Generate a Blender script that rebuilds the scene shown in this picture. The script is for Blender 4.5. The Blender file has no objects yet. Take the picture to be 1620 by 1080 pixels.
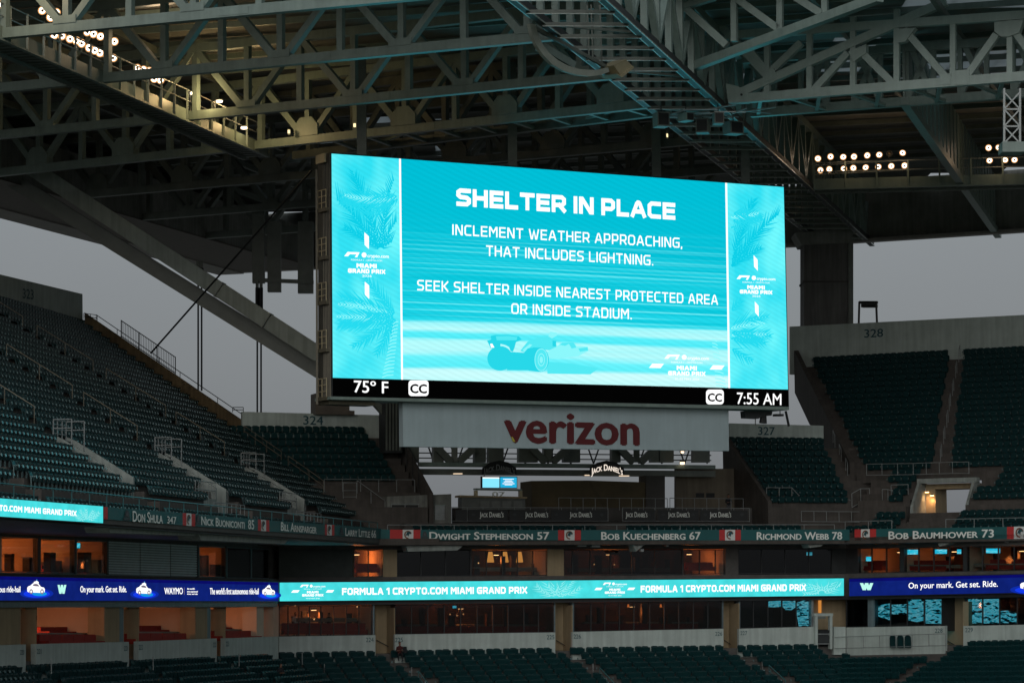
import bpy, math, random
from mathutils import Vector, Matrix
random.seed(7)
R_ = math.radians
sc = bpy.context.scene
# ------------------------------------------------------------------ camera, world, sun, exposure
FPX = 4472.0                                   # focal length in photo pixels (photo 1620 x 1080)
cam_d = bpy.data.cameras.new('camera'); cam = bpy.data.objects.new('camera', cam_d)
sc.collection.objects.link(cam); sc.camera = cam
CAM = Vector((0, 0, 13.0))
ROT = Matrix.Rotation(math.pi/2 + math.atan(397/FPX), 3, 'X') @ Matrix.Rotation(R_(-0.5), 3, 'Z')
cam.matrix_world = Matrix.Translation(CAM) @ ROT.to_4x4()
cam_d.sensor_width = 36; cam_d.lens = FPX*36/1620
cam_d.clip_start = 1; cam_d.clip_end = 5000
sc.view_settings.view_transform = 'Standard'; sc.view_settings.look = 'None'
sc.view_settings.exposure = 0; sc.view_settings.gamma = 1
SUN_EL, SUN_AZ = 19, 188                       # overcast: a weak, very soft sun behind the camera
world = bpy.data.worlds.new('World'); sc.world = world; world.use_nodes = True
wn, wl = world.node_tree.nodes, world.node_tree.links
wn.clear()
w_out = wn.new('ShaderNodeOutputWorld'); w_bg = wn.new('ShaderNodeBackground')
w_sky = wn.new('ShaderNodeTexSky'); w_sky.sky_type = 'NISHITA'; w_sky.sun_disc = False
w_sky.sun_elevation = R_(SUN_EL); w_sky.sun_rotation = R_(SUN_AZ); w_sky.air_density = 1.0; w_sky.dust_density = 4.0
w_hs = wn.new('ShaderNodeHueSaturation'); w_hs.inputs['Saturation'].default_value = 0.25; w_hs.inputs['Value'].default_value = 1.0
w_tc = wn.new('ShaderNodeTexCoord'); w_sep = wn.new('ShaderNodeSeparateXYZ'); w_cr = wn.new('ShaderNodeValToRGB')
w_no = wn.new('ShaderNodeTexNoise'); w_no.inputs['Scale'].default_value = 5; w_no.inputs['Detail'].default_value = 4
w_ad = wn.new('ShaderNodeMath'); w_ad.operation = 'MULTIPLY_ADD'; w_ad.inputs[1].default_value = 0.09
w_cr.color_ramp.elements[0].position = 0.0; w_cr.color_ramp.elements[0].color = (1.42, 1.49, 1.63, 1)
w_cr.color_ramp.elements[1].position = 1.0; w_cr.color_ramp.elements[1].color = (3.9, 4.6, 4.8, 1)
w_mx = wn.new('ShaderNodeMix'); w_mx.data_type = 'RGBA'; w_mx.inputs['Factor'].default_value = 0.8
wl.new(w_sky.outputs[0], w_hs.inputs['Color'])
wl.new(w_tc.outputs['Generated'], w_sep.inputs[0]); wl.new(w_tc.outputs['Generated'], w_no.inputs['Vector'])
wl.new(w_no.outputs['Fac'], w_ad.inputs[0]); wl.new(w_sep.outputs['Z'], w_ad.inputs[2])
wl.new(w_ad.outputs[0], w_cr.inputs[0])
wl.new(w_hs.outputs[0], w_mx.inputs['A']); wl.new(w_cr.outputs[0], w_mx.inputs['B'])
wl.new(w_mx.outputs['Result'], w_bg.inputs['Color']); wl.new(w_bg.outputs[0], w_out.inputs[0])
w_bg.inputs['Strength'].default_value = 0.112
sun_d = bpy.data.lights.new('sun', 'SUN'); sun_d.energy = 0.5; sun_d.angle = R_(50); sun_d.color = (.98, .98, .95)
sun = bpy.data.objects.new('sun', sun_d); sc.collection.objects.link(sun)
sun.location = (0, -50, 120)
sun.rotation_euler = Vector((0.12, 0.93, -0.33)).to_track_quat('-Z', 'Y').to_euler()
sc.cycles.max_bounces = 6; sc.cycles.diffuse_bounces = 3; sc.cycles.glossy_bounces = 3; sc.cycles.transparent_max_bounces = 12
sc.cycles.sample_clamp_indirect = 4.0

# ------------------------------------------------------------------ projection helpers (photo pixels -> places)
def ray(px, py): return ROT @ Vector(((px-810)/FPX, (540-py)/FPX, -1))
def W(px, py, Y):
    d = ray(px, py); return CAM + d*(Y/d.y)
def PZ(px, py, z):
    d = ray(px, py); return CAM + d*((z-CAM.z)/d.z)
def pj(P):
    d = ROT.transposed() @ (Vector(P)-CAM); return 810 + FPX*d.x/-d.z, 540 - FPX*d.y/-d.z
class Pl:
    """a vertical plane through two places on the ground plan; n points away from the camera"""
    def __init__(s, a, b):
        s.a = Vector((a[0], a[1])); s.b = Vector((b[0], b[1])); s.u = (s.b-s.a).normalized()
        n = Vector((-s.u.y, s.u.x))
        if n.dot(s.a) < 0: n = -n
        s.n = n; s.n3 = Vector((n.x, n.y, 0)); s.u3 = Vector((s.u.x, s.u.y, 0))
    def at(s, px, py, d=0.0):
        r = ray(px, py); a = s.a + s.n*d
        k = (a - CAM.xy).dot(s.n) / r.xy.dot(s.n)
        return CAM + r*k
    def st(s, sx, z, d=0.0):
        p = s.a + s.u*sx + s.n*d; return Vector((p.x, p.y, z))

# ------------------------------------------------------------------ mesh builder
COL = sc.collection
class MB:
    def __init__(s): s.v = []; s.f = []; s.uv = None
    def add(s, vs, fs):
        o = len(s.v); s.v += [Vector(p) for p in vs]; s.f += [tuple(i+o for i in f) for f in fs]; return s
    def box8(s, p):
        return s.add(p, [(0,3,2,1),(4,5,6,7),(0,1,5,4),(1,2,6,5),(2,3,7,6),(3,0,4,7)])
    def box(s, c, x, y, z, rot=0.0):
        cs, sn = math.cos(rot), math.sin(rot); P = []
        for dz in (-.5, .5):
            for dx, dy in ((-.5,-.5),(.5,-.5),(.5,.5),(-.5,.5)):
                a, b = dx*x, dy*y
                P.append(Vector((c[0]+a*cs-b*sn, c[1]+a*sn+b*cs, c[2]+dz*z)))
        return s.box8(P)
    def bar(s, p, q, w, h, up=(0,0,1)):
        p, q = Vector(p), Vector(q); d = (q-p).normalized(); up = Vector(up)
        if abs(d.dot(up)) > .98: up = Vector((1,0,0)) if abs(d.x) < .9 else Vector((0,1,0))
        x = d.cross(up).normalized()*(w/2); y = x.cross(d).normalized()*(h/2)
        return s.box8([p-x-y, p+x-y, p+x+y, p-x+y, q-x-y, q+x-y, q+x+y, q-x+y])
    def tube(s, p, q, r, n=6, r2=None):
        p, q = Vector(p), Vector(q); d = (q-p).normalized()
        up = Vector((0,0,1)) if abs(d.z) < .95 else Vector((1,0,0))
        x = d.cross(up).normalized(); y = x.cross(d); r2 = r if r2 is None else r2
        V = [p+(x*math.cos(a)+y*math.sin(a))*r for a in [2*math.pi*i/n for i in range(n)]]
        V += [q+(x*math.cos(a)+y*math.sin(a))*r2 for a in [2*math.pi*i/n for i in range(n)]]
        return s.add(V, [(i,(i+1)%n,n+(i+1)%n,n+i) for i in range(n)]+[tuple(range(n))[::-1], tuple(range(n,2*n))])
    def path(s, pts, r, n=6):
        for a, b in zip(pts, pts[1:]): s.tube(a, b, r, n)
        return s
    def prism(s, poly, vec):
        n = len(poly); vec = Vector(vec); poly = [Vector(p) for p in poly]
        return s.add(poly+[p+vec for p in poly], [tuple(range(n)), tuple(range(2*n-1, n-1, -1))]+[(i,n+i,n+(i+1)%n,(i+1)%n) for i in range(n)])
    def slab(s, pl, poly, d, th):
        return s.prism([pl.at(x, y, d) for x, y in poly], pl.n3*th)
    def rect(s, pl, x0, y0, x1, y1, d, th):
        return s.slab(pl, [(x0,y0),(x1,y0),(x1,y1),(x0,y1)], d, th)
    def quad(s, a, b, c, d): return s.add([a,b,c,d], [(0,1,2,3)])
    def build(s, name, m, parent=None, loc=None, smooth=False):
        me = bpy.data.meshes.new(name)
        if parent is not None:
            base = Vector(parent.get('_b', (0,0,0)))
        elif loc is not None: base = Vector(loc)
        else:
            if not s.v: base = Vector((0,0,0))
            else:
                lo = [min(v[i] for v in s.v) for i in range(3)]; hi = [max(v[i] for v in s.v) for i in range(3)]
                base = Vector(((lo[0]+hi[0])/2, (lo[1]+hi[1])/2, lo[2]))
        me.from_pydata([tuple(v-base) for v in s.v], [], s.f)
        if s.uv:
            lay = me.uv_layers.new(name='UVMap')
            for p in me.polygons:
                for li in p.loop_indices: lay.data[li].uv = s.uv[me.loops[li].vertex_index]
        if smooth:
            for p in me.polygons: p.use_smooth = True
        me.validate(); me.update()
        if m is not None: me.materials.append(m)
        o = bpy.data.objects.new(name, me); COL.objects.link(o)
        if parent is not None: o.parent = parent
        else: o.location = base
        o['_b'] = tuple(base)
        return o
def tag(o, label=None, cat=None, group=None, kind=None):
    if label: o['label'] = label
    if cat: o['category'] = cat
    if group: o['group'] = group
    if kind: o['kind'] = kind
    return o
def thing(name, label, cat, loc=(0,0,0), group=None, rotz=0):
    o = bpy.data.objects.new(name, None); COL.objects.link(o); o.location = loc; o.rotation_euler = (0,0,rotz)
    o.empty_display_size = .2; o['_b'] = tuple(loc)
    return tag(o, label, cat, group)
def copy_tree(o, parent=None):
    c = o.copy(); COL.objects.link(c); c.parent = parent
    for ch in list(o.children): copy_tree(ch, c)
    return c
ORD = ['first','second','third','fourth','fifth','sixth','seventh','eighth','ninth','tenth','eleventh','twelfth','thirteenth','fourteenth','fifteenth','sixteenth']

# ------------------------------------------------------------------ materials
def lin(c): return tuple(((x/255)/12.92 if x/255 <= .04045 else ((x/255+.055)/1.055)**2.4) for x in c)
MATS = {}
def mat(name, col, rough=.6, metal=0.0, var=.25, scale=1.5, bump=0.0, spec=.5, streak=0.0):
    if name in MATS: return MATS[name]
    m = bpy.data.materials.new(name); m.use_nodes = True; n, l = m.node_tree.nodes, m.node_tree.links
    b = n['Principled BSDF']; b.inputs['Roughness'].default_value = rough; b.inputs['Metallic'].default_value = metal
    b.inputs['Specular IOR Level'].default_value = spec
    tc = n.new('ShaderNodeTexCoord'); no = n.new('ShaderNodeTexNoise'); no.inputs['Scale'].default_value = scale
    no.inputs['Detail'].default_value = 6; no.inputs['Roughness'].default_value = .65
    l.new(tc.outputs['Object'], no.inputs['Vector'])
    cr = n.new('ShaderNodeValToRGB'); cr.color_ramp.elements[0].position = .3; cr.color_ramp.elements[1].position = .7
    cr.color_ramp.elements[0].color = tuple(x*(1-var) for x in col)+(1,); cr.color_ramp.elements[1].color = tuple(min(1, x*(1+var*.6)) for x in col)+(1,)
    l.new(no.outputs['Fac'], cr.inputs[0]); out = cr.outputs[0]
    if streak:                                   # rain streaks running down the face
        mp = n.new('ShaderNodeMapping'); mp.inputs['Scale'].default_value = (2.2, 2.2, .12); l.new(tc.outputs['Object'], mp.inputs[0])
        n2 = n.new('ShaderNodeTexNoise'); n2.inputs['Scale'].default_value = 1.6; n2.inputs['Detail'].default_value = 5; l.new(mp.outputs[0], n2.inputs['Vector'])
        r2 = n.new('ShaderNodeValToRGB'); r2.color_ramp.elements[0].position = .38; r2.color_ramp.elements[1].position = .62
        r2.color_ramp.elements[0].color = (1-streak,)*3+(1,); r2.color_ramp.elements[1].color = (1,1,1,1); l.new(n2.outputs['Fac'], r2.inputs[0])
        mx = n.new('ShaderNodeMix'); mx.data_type = 'RGBA'; mx.blend_type = 'MULTIPLY'; mx.inputs['Factor'].default_value = 1
        l.new(out, mx.inputs['A']); l.new(r2.outputs[0], mx.inputs['B']); out = mx.outputs['Result']
    l.new(out, b.inputs['Base Color'])
    rr = n.new('ShaderNodeMapRange'); rr.inputs['To Min'].default_value = max(.02, rough-.08); rr.inputs['To Max'].default_value = min(1, rough+.1)
    l.new(no.outputs['Fac'], rr.inputs[0]); l.new(rr.outputs[0], b.inputs['Roughness'])
    if bump:
        bp = n.new('ShaderNodeBump'); bp.inputs['Strength'].default_value = bump; bp.inputs['Distance'].default_value = .03
        n3 = n.new('ShaderNodeTexNoise'); n3.inputs['Scale'].default_value = scale*12; n3.inputs['Detail'].default_value = 4
        l.new(tc.outputs['Object'], n3.inputs['Vector']); l.new(n3.outputs['Fac'], bp.inputs['Height']); l.new(bp.outputs[0], b.inputs['Normal'])
    MATS[name] = m; return m
def ribbed(name, col, rough, per, axis, depth=.5, var=.2):
    m = mat(name, col, rough, var=var); n, l = m.node_tree.nodes, m.node_tree.links
    tc = n.new('ShaderNodeTexCoord'); wv = n.new('ShaderNodeTexWave'); wv.bands_direction = axis; wv.inputs['Scale'].default_value = .314/per*1.0
    bp = n.new('ShaderNodeBump'); bp.inputs['Strength'].default_value = depth; bp.inputs['Distance'].default_value = .12
    l.new(tc.outputs['Object'], wv.inputs['Vector']); l.new(wv.outputs['Fac'], bp.inputs['Height']); l.new(bp.outputs[0], n['Principled BSDF'].inputs['Normal'])
    return m
def glow(name, col, st=1.0):
    if name in MATS: return MATS[name]
    m = bpy.data.materials.new(name); m.use_nodes = True; n, l = m.node_tree.nodes, m.node_tree.links
    n.remove(n['Principled BSDF']); e = n.new('ShaderNodeEmission'); e.inputs[0].default_value = tuple(col)+(1,); e.inputs[1].default_value = st
    l.new(e.outputs[0], n['Material Output'].inputs[0]); MATS[name] = m; return m
def glass(name, tint=(.75,.8,.8), refl=.12):
    m = bpy.data.materials.new(name); m.use_nodes = True; n, l = m.node_tree.nodes, m.node_tree.links
    n.remove(n['Principled BSDF']); t = n.new('ShaderNodeBsdfTransparent'); t.inputs[0].default_value = tuple(tint)+(1,)
    g = n.new('ShaderNodeBsdfGlossy'); g.inputs['Roughness'].default_value = .02; mx = n.new('ShaderNodeMixShader')
    lw = n.new('ShaderNodeLayerWeight'); lw.inputs[0].default_value = .35; ad = n.new('ShaderNodeMath'); ad.operation = 'MULTIPLY_ADD'
    ad.inputs[1].default_value = .18; ad.inputs[2].default_value = refl*.15
    l.new(lw.outputs['Fresnel'], ad.inputs[0]); l.new(ad.outputs[0], mx.inputs[0]); l.new(t.outputs[0], mx.inputs[1]); l.new(g.outputs[0], mx.inputs[2])
    l.new(mx.outputs[0], n['Material Output'].inputs[0]); return m
STEEL = mat('painted_steel', (.225,.29,.265), .42, var=.2, scale=.8, streak=.10)
STEEL_LIT = mat('front_lit_steel', (.36,.44,.41), .42, var=.16, scale=.8, streak=.08)  # same steel, lightened for the light falling on the right trusses
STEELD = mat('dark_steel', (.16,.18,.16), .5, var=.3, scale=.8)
GALV = mat('galvanised_steel', (.30,.32,.32), .4, metal=.4, var=.2, scale=3)
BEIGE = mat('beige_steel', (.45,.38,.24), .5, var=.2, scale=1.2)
WHITEC = mat('white_concrete', (.48,.55,.52), .8, var=.14, scale=.7, bump=.15, streak=.16)
CONC = mat('concrete', (.088,.078,.07), .9, var=.3, scale=.9, bump=.3, streak=.2)
CONCD = mat('dark_concrete', (.085,.08,.075), .9, var=.3, scale=.7, bump=.3)
BROWNC = mat('brown_concrete', (.17,.12,.06), .9, var=.3, scale=.7, bump=.2, streak=.3)
TEALP = mat('teal_paint', (.008,.105,.11), .45, var=.12, scale=1.0)
TEALD = mat('teal_lettering', (.012,.075,.095), .6, var=.1)
SEATM = mat('teal_plastic', (.0025,.031,.034), .42, var=.25, scale=2.0, spec=.35)
ARMGLINT = mat('armrest_glint', (.22,.33,.34), .24, metal=.5, var=.1)  # armrests and their added glint plates
BLACK = mat('black_paint', (.012,.013,.014), .5, var=.3)
DARK = mat('dark_panel', (.03,.034,.036), .55, var=.3)
ROOFD = ribbed('roof_sheet_dark', (.20,.20,.185), .7, .35, 'Y')
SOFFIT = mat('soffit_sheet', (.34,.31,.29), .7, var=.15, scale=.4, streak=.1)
WARMW = mat('cream_wall', (.60,.47,.36), .8, var=.1, scale=.8)
TANW = mat('tan_wall', (.36,.28,.17), .8, var=.15, scale=.8, streak=.15)
REDF = mat('red_upholstery', (.30,.022,.014), .7, var=.25, scale=3)
REDP = mat('red_paint', (.55,.03,.03), .5, var=.12)
WHITEP = mat('white_paint', (.72,.74,.72), .5, var=.08)
LETW = mat('pale_lettering', (.84,.87,.83), .5, var=.05)
DKRED = mat('dark_red_lettering', (.105,.008,.01), .5, var=.08)
YEL = mat('yellow_accent', (.45,.40,.05), .5, var=.05)
GLASS = glass('window_glass'); GLASSD = glass('smoked_glass', (.5,.52,.52), .2)
SKINM = mat('skin', (.28,.15,.10), .55, var=.08)
HAIR = mat('dark_hair', (.012,.009,.008), .6)
NAVY = mat('dark_cloth', (.012,.014,.018), .85)
GREYC = mat('grey_cloth', (.10,.10,.11), .85)
WCLOTH = mat('white_cloth', (.6,.6,.6), .85)
RCLOTH = mat('red_cloth', (.25,.02,.02), .85)

# ------------------------------------------------------------------ lettering
_fc = {}
def glyphs(txt, bold=0.0, small_caps=False, space=1.0):
    """outline lettering: (points with x in 0..1 over the word, y in cap heights; faces)"""
    key = (txt, bold, small_caps, space)
    if key in _fc: return _fc[key]
    cu = bpy.data.curves.new('lettering', 'FONT'); cu.body = txt; cu.size = 1.0; cu.resolution_u = 3; cu.space_character = space
    if small_caps:
        cu.small_caps_scale = .76
        for f in cu.body_format: f.use_small_caps = True
    ob = bpy.data.objects.new('lettering', cu)
    me = bpy.data.meshes.new_from_object(ob)
    V = [(v.co.x, v.co.y) for v in me.vertices]; Fs = [tuple(p.vertices) for p in me.polygons]
    bpy.data.objects.remove(ob); bpy.data.meshes.remove(me); bpy.data.curves.remove(cu)
    x0, x1 = min(v[0] for v in V), max(v[0] for v in V)
    r = ([((x-x0)/(x1-x0), y/.727) for x, y in V], Fs, (x1-x0)/.727); _fc[key] = r; return r
STROKES = {  # squarish race lettering drawn as strokes, x 0..w, y 0..1
 'A': (1,["0,0 .38,.93 .45,1 .55,1 .62,.93 1,0", ".16,.3 .84,.3"]), 'B': (.9,["0,0 0,1 .72,1 .85,.9 .85,.62 .72,.53 .1,.53", ".1,.53 .76,.53 .9,.42 .9,.13 .76,0 0,0"]),
 'C': (.85,["1,1 .22,1 0,.84 0,.16 .22,0 1,0"]), 'D': (.92,["0,0 0,1 .75,1 1,.82 1,.18 .75,0 0,0"]), 'E': (.8,["1,1 0,1 0,0 1,0", ".05,.51 .92,.51"]),
 'F': (.78,["1,1 0,1 0,0", ".05,.5 .9,.5"]), 'G': (.95,["1,1 .22,1 0,.84 0,.16 .22,0 .95,0 1,.06 1,.5 .55,.5"]), 'H': (.9,["0,0 0,1", "1,0 1,1", ".06,.51 .94,.51"]),
 'I': (0.0,["0,0 0,1"]), 'K': (.85,["0,0 0,1", "1,1 .3,.52 .1,.52", ".3,.52 1,0"]), 'L': (.75,["0,1 0,0 1,0"]), 'M': (1.1,["0,0 0,1 .1,1 .5,.45 .9,1 1,1 1,0"]),
 'N': (.92,["0,0 0,1 .12,1 .88,0 1,0 1,1"]), 'O': (.95,["0,.5 0,.84 .22,1 .78,1 1,.84 1,.16 .78,0 .22,0 0,.16 0,.5"]), 'P': (.85,["0,0 0,1 .8,1 1,.86 1,.5 .8,.36 .08,.36"]),
 'R': (.87,["0,0 0,1 .8,1 1,.86 1,.55 .8,.4 .08,.4", ".55,.4 1,0"]), 'S': (.85,["1,1 .2,1 0,.88 0,.65 .2,.52 .8,.48 1,.36 1,.14 .8,0 0,0"]),
 'T': (.9,["0,1 1,1", ".5,.94 .5,0"]), 'U': (.9,["0,1 0,.16 .22,0 .78,0 1,.16 1,1"]), 'V': (.95,["0,1 .45,0 .55,0 1,1"]), 'W': (1.4,["0,1 .2,0 .3,0 .5,.9 .7,0 .8,0 1,1"]),
 'X': (.9,["0,1 1,0", "1,1 .56,.55", ".44,.45 0,0"]), 'Y': (.9,["0,1 .5,.5 .5,0", ".5,.5 1,1"]), '1': (.4,["0,.85 .5,1 1,1 1,0"]), '2': (.85,["0,1 .8,1 1,.88 1,.6 .1,.1 .1,0 1,0"]),
 '0': (.9,["0,.5 0,.84 .22,1 .78,1 1,.84 1,.16 .78,0 .22,0 0,.16 0,.5"]), '6': (.85,["1,1 .22,1 0,.84 0,.16 .22,0 .78,0 1,.12 1,.44 .8,.55 .05,.55"]), '3': (.8,["0,1 1,1 1,0 0,0","1,.5 .2,.5"]),
 '.': (0.0,["0,0 0,.06"]), ',': (0.0,["0,.05 -.1,-.16"]), '-': (.5,["0,.45 1,.45"])}
def race(txt, wt=.2, wide=.72, gap=.13, spw=.42):
    V, Fs, x = [], [], 0.0
    h = wt/2; layer = 0; Z = []
    for ch in txt:
        if ch == ' ': x += spw; continue
        w, sts = STROKES[ch]; w = w*wide
        for s_i, st in enumerate(sts):
            P = [Vector((x+h+float(a)*w if w else x+h+float(a), h+float(b)*(1-wt))) for a, b in (q.split(',') for q in st.split())]
            if ch == '.': P = [Vector((x+h,0)), Vector((x+h,wt))]
            if ch == ',': P = [Vector((x+h,wt)), Vector((x+h*.4,-wt*.8))]
            closed = (P[0]-P[-1]).length < 1e-6
            n = len(P); o = len(V)
            for i, p in enumerate(P):
                if closed: d0 = P[i]-P[i-1] if i else P[0]-P[-2]; d1 = P[i+1]-P[i] if i < n-1 else P[1]-P[0]
                else: d0 = P[i]-P[i-1] if i else P[1]-P[0]; d1 = P[i+1]-P[i] if i < n-1 else P[-1]-P[-2]
                d0, d1 = d0.normalized(), d1.normalized(); t = (d0+d1)
                t = d0 if t.length < .01 else t.normalized(); nn = Vector((-t.y, t.x)); k = h/max(.45, nn.dot(Vector((-d0.y, d0.x))))
                q = p
                if not closed and i == 0: q = p - d0*(h*.98)
                if not closed and i == n-1: q = p + d1*(h*.98)
                if len(P) == 2 and ch in '.,': q = p
                V += [q+nn*k, q-nn*k]; Z += [s_i, s_i]
            Fs += [(o+2*i, o+2*i+1, o+2*i+3, o+2*i+2) for i in range(n-1)]
        x += w + wt + gap
    x -= gap
    return [(v.x/x, v.y) for v in V], Fs, x, Z
def letter(pl, d, L, Rr, TL, txt, m, name='lettering', parent=None, style='font', arc=0.0, **kw):
    """letters on plane pl (in front by d): baseline from pixel L to pixel Rr, cap height up to pixel TL"""
    if style == 'race': V, Fs, asp, Z = race(txt, **kw)
    else:
        V, Fs, asp = glyphs(txt, **kw); Z = [0]*len(V); b = kw.get('bold', 0)/.727
        if b:                                  # heavier strokes: the same outline laid again a hair to each side
            n, V0, F0 = len(V), V, Fs; V, Fs, Z = [], [], []
            for k, (dx, dy) in enumerate(((0,0),(-b,0),(b,0),(0,b*.7),(0,-b*.7))):
                V = V+[(x+dx/asp, y+dy) for x, y in V0]; Fs = Fs+[tuple(i+n*k for i in f) for f in F0]; Z += [k*.8]*n
    a = pl.at(L[0], L[1], -d); b = pl.at(Rr[0], Rr[1], -d); t = pl.at(TL[0], TL[1], -d)
    ex, ey = b-a, t-a; mb = MB()
    mb.add([a+ex*x+ey*(y + arc*4*x*(1-x)) - pl.n3*(.004*z) for (x, y), z in zip(V, Z)], Fs)
    return mb.build(name, m, parent)
# ------------------------------------------------------------------ ground and field
def sheet(name, x0, y0, x1, y1, z, m):
    mb = MB().quad((x0,y0,z),(x1,y0,z),(x1,y1,z),(x0,y1,z)); o = mb.build(name, m, loc=(0,0,z)); tag(o, kind='structure'); return o
sheet('ground', -1500, -1500, 1500, 2500, -.05, mat('ground_concrete', (.16,.16,.15), .95, var=.3, scale=.05))
sheet('field', -14, -60, 160, 168, 0.0, mat('field_grass', (.03,.07,.02), .95, var=.4, scale=.3))

# ------------------------------------------------------------------ seating decks
r0 = W(165,812,134).xy; r1 = W(600,845,193).xy; r2 = W(1345,845,204).xy; r3 = W(1620,843,197.5).xy
RL, RC, RR = Pl(r0, r1), Pl(r1, r2), Pl(r2, r3)
ZB, ZT = 16.4, 17.18                          # lower and upper edge of the name band
SEATS = []                                     # (position, rotation about z, kind)
RUN = .85
class Deck:
    def __init__(s, pl, t1, z1, m, nrow, zf): s.pl, s.t1, s.z1, s.m, s.nrow, s.zf = pl, t1, z1, m, nrow, zf
    def P(s, sx, t, z): return s.pl.st(sx, z, t)
    def zrow(s, i): return s.z1 + s.m*RUN*i
    def zt(s, t): return s.z1 + s.m*(t-s.t1)
    def rotz(s): return math.atan2(s.pl.n.y, s.pl.n.x) - math.pi/2
    def xst(s, px, py):                        # photo pixel -> (s, t) on the raked surface
        d = ray(px, py); p = s.pl
        k = (s.z1-13 + s.m*((CAM.xy-p.a).dot(p.n)-s.t1))/(d.z-s.m*d.xy.dot(p.n)); P = CAM+d*k
        return (P.xy-p.a).dot(p.u), (P.xy-p.a).dot(p.n)
    def terrace(s, name, rows, parent, m, thick=.62):
        mb = MB()
        for i in range(s.nrow):
            t0, t1, z = s.t1+i*RUN, s.t1+(i+1)*RUN, s.zrow(i)
            th = thick if i else z-s.zf+.3
            for a, b in rows(i, t0):
                if b-a < .05: continue
                q = [s.P(a,t0,z-th), s.P(b,t0,z-th), s.P(b,t1+.02,z-th), s.P(a,t1+.02,z-th)]
                mb.box8(q+[Vector((p.x,p.y,z)) for p in q])
        return mb.build(name, m, parent)
    def seats(s, rows, pitch, kind, skip=lambda s_, t: False, pair=False):
        for i in range(s.nrow):
            t, z = s.t1+i*RUN+.42, s.zrow(i)
            for a, b in rows(i, s.t1+i*RUN):
                n = int((b-a)/pitch)
                for k in range(n):
                    sx = a+(b-a-n*pitch)/2+(k+.5)*pitch
                    if pair: sx += .07*(1 if k % 2 == 0 else -1)
                    if not skip(sx, t): SEATS.append((s.P(sx,t,z), s.rotz(), kind))
def minus(iv, holes):
    for h0, h1 in holes:
        out = []
        for a, b in iv:
            if h1 <= a or h0 >= b: out.append((a,b)); continue
            if h0 > a: out.append((a,h0))
            if h1 < b: out.append((h1,b))
        iv = out
    return iv

# --- the upper stand on the left
DL = Deck(RL, 1.8, 17.946, .62, 30, 16.75)
AISL = [13.6, 31.6, 50.6, -5.0]
def end_l(t): return 69.5 + (t-12.8)*.63
VOM = [(a-.95, a+1.25) for a in AISL]; LAND = [(a-5.5, a+1.9) for a in AISL[1:3]]
def rows_l(i, t):
    e = end_l(t) if t > 11 else 68.4-(11-t)*.5
    iv = [(-24.0, e)]
    if t < 6.5: iv = minus(iv, VOM)
    if t < 3.3: iv = minus(iv, LAND)
    return iv
def seats_l(i, t):
    iv = minus(rows_l(i, t), [(a-.6, a+.6) for a in AISL]+[(67.0, 68.6)] if t < 12 else [(a-.6, a+.6) for a in AISL])
    return [(a+.15, b-.15) for a, b in iv]
stand = thing('grandstand', 'upper tier on the left with rising rows of teal seats below the 323 wall', 'grandstand', DL.P(20, 5, 16.4))
DL.terrace('terrace', rows_l, stand, CONC)
mb = MB(); q = [DL.P(-24,0.0,16.3), DL.P(67.5,0.0,16.3), DL.P(67.5,4.2,16.3), DL.P(-24,4.2,16.3)]
mb.box8(q+[Vector((p.x,p.y,16.75)) for p in q]); mb.build('walkway', CONC, stand)
mb = MB(); mb.box8([DL.P(-24,-.05,16.4),DL.P(59.8,-.05,16.4),DL.P(59.8,.17,16.4),DL.P(-24,.17,16.4),DL.P(-24,-.05,17.2),DL.P(59.8,-.05,17.2),DL.P(59.8,.17,17.2),DL.P(-24,.17,17.2)])
mb.build('front_parapet', CONCD, stand)
# back wall with the section number and the raked end wall
tt = DL.t1+30*RUN; zt = DL.zrow(29)
ntop = DL.pl.st(0,0,tt).xy; PB = Pl(DL.pl.st(30,0,tt+.1).xy, DL.pl.st(80,0,tt+.1).xy)
mb = MB().slab(PB, [(-70,412),(0,434),(130.5,465),(131,516),(0,480),(-70,462)], 0, .5); bw = mb.build('back_wall', WHITEC, stand)
letter(PB, .03, (36,471.5),(53,473.5),(36,455.5), '323', TEALD, 'section_number', bw, bold=.012)
e0, e1 = 11.2, tt
mb = MB()
for k in range(12):
    ta, tb = e0+(e1-e0)*k/12, e0+(e1-e0)*(k+1)/12
    a, b = DL.P(end_l(ta)+.12, ta, 0), DL.P(end_l(tb)+.12, tb, 0); za, zb = DL.zt(ta)+1.2-.25*k/12, DL.zt(tb)+1.2-.25*(k+1)/12
    n3 = DL.pl.u3*.35
    mb.box8([Vector((a.x,a.y,za-2.6)), Vector((b.x,b.y,zb-2.6)), Vector((b.x,b.y,zb-2.6))+n3, Vector((a.x,a.y,za-2.6))+n3, Vector((a.x,a.y,za)), Vector((b.x,b.y,zb)), Vector((b.x,b.y,zb))+n3, Vector((a.x,a.y,za))+n3])
mb.build('raked_end_wall', BROWNC, stand)
DL.seats(seats_l, .6, 'left')
for k in range(int(90/.6)):                    # the single row along the front parapet
    sx = -23.5+k*.6
    if sx < 66 and not any(abs(sx-a) < .7 for a in AISL): SEATS.append((DL.P(sx, 1.15, 16.75), DL.rotz(), 'left'))
PALEC = mat('pale_concrete', (.29,.32,.30), .85, var=.2, bump=.2, streak=.2)
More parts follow.
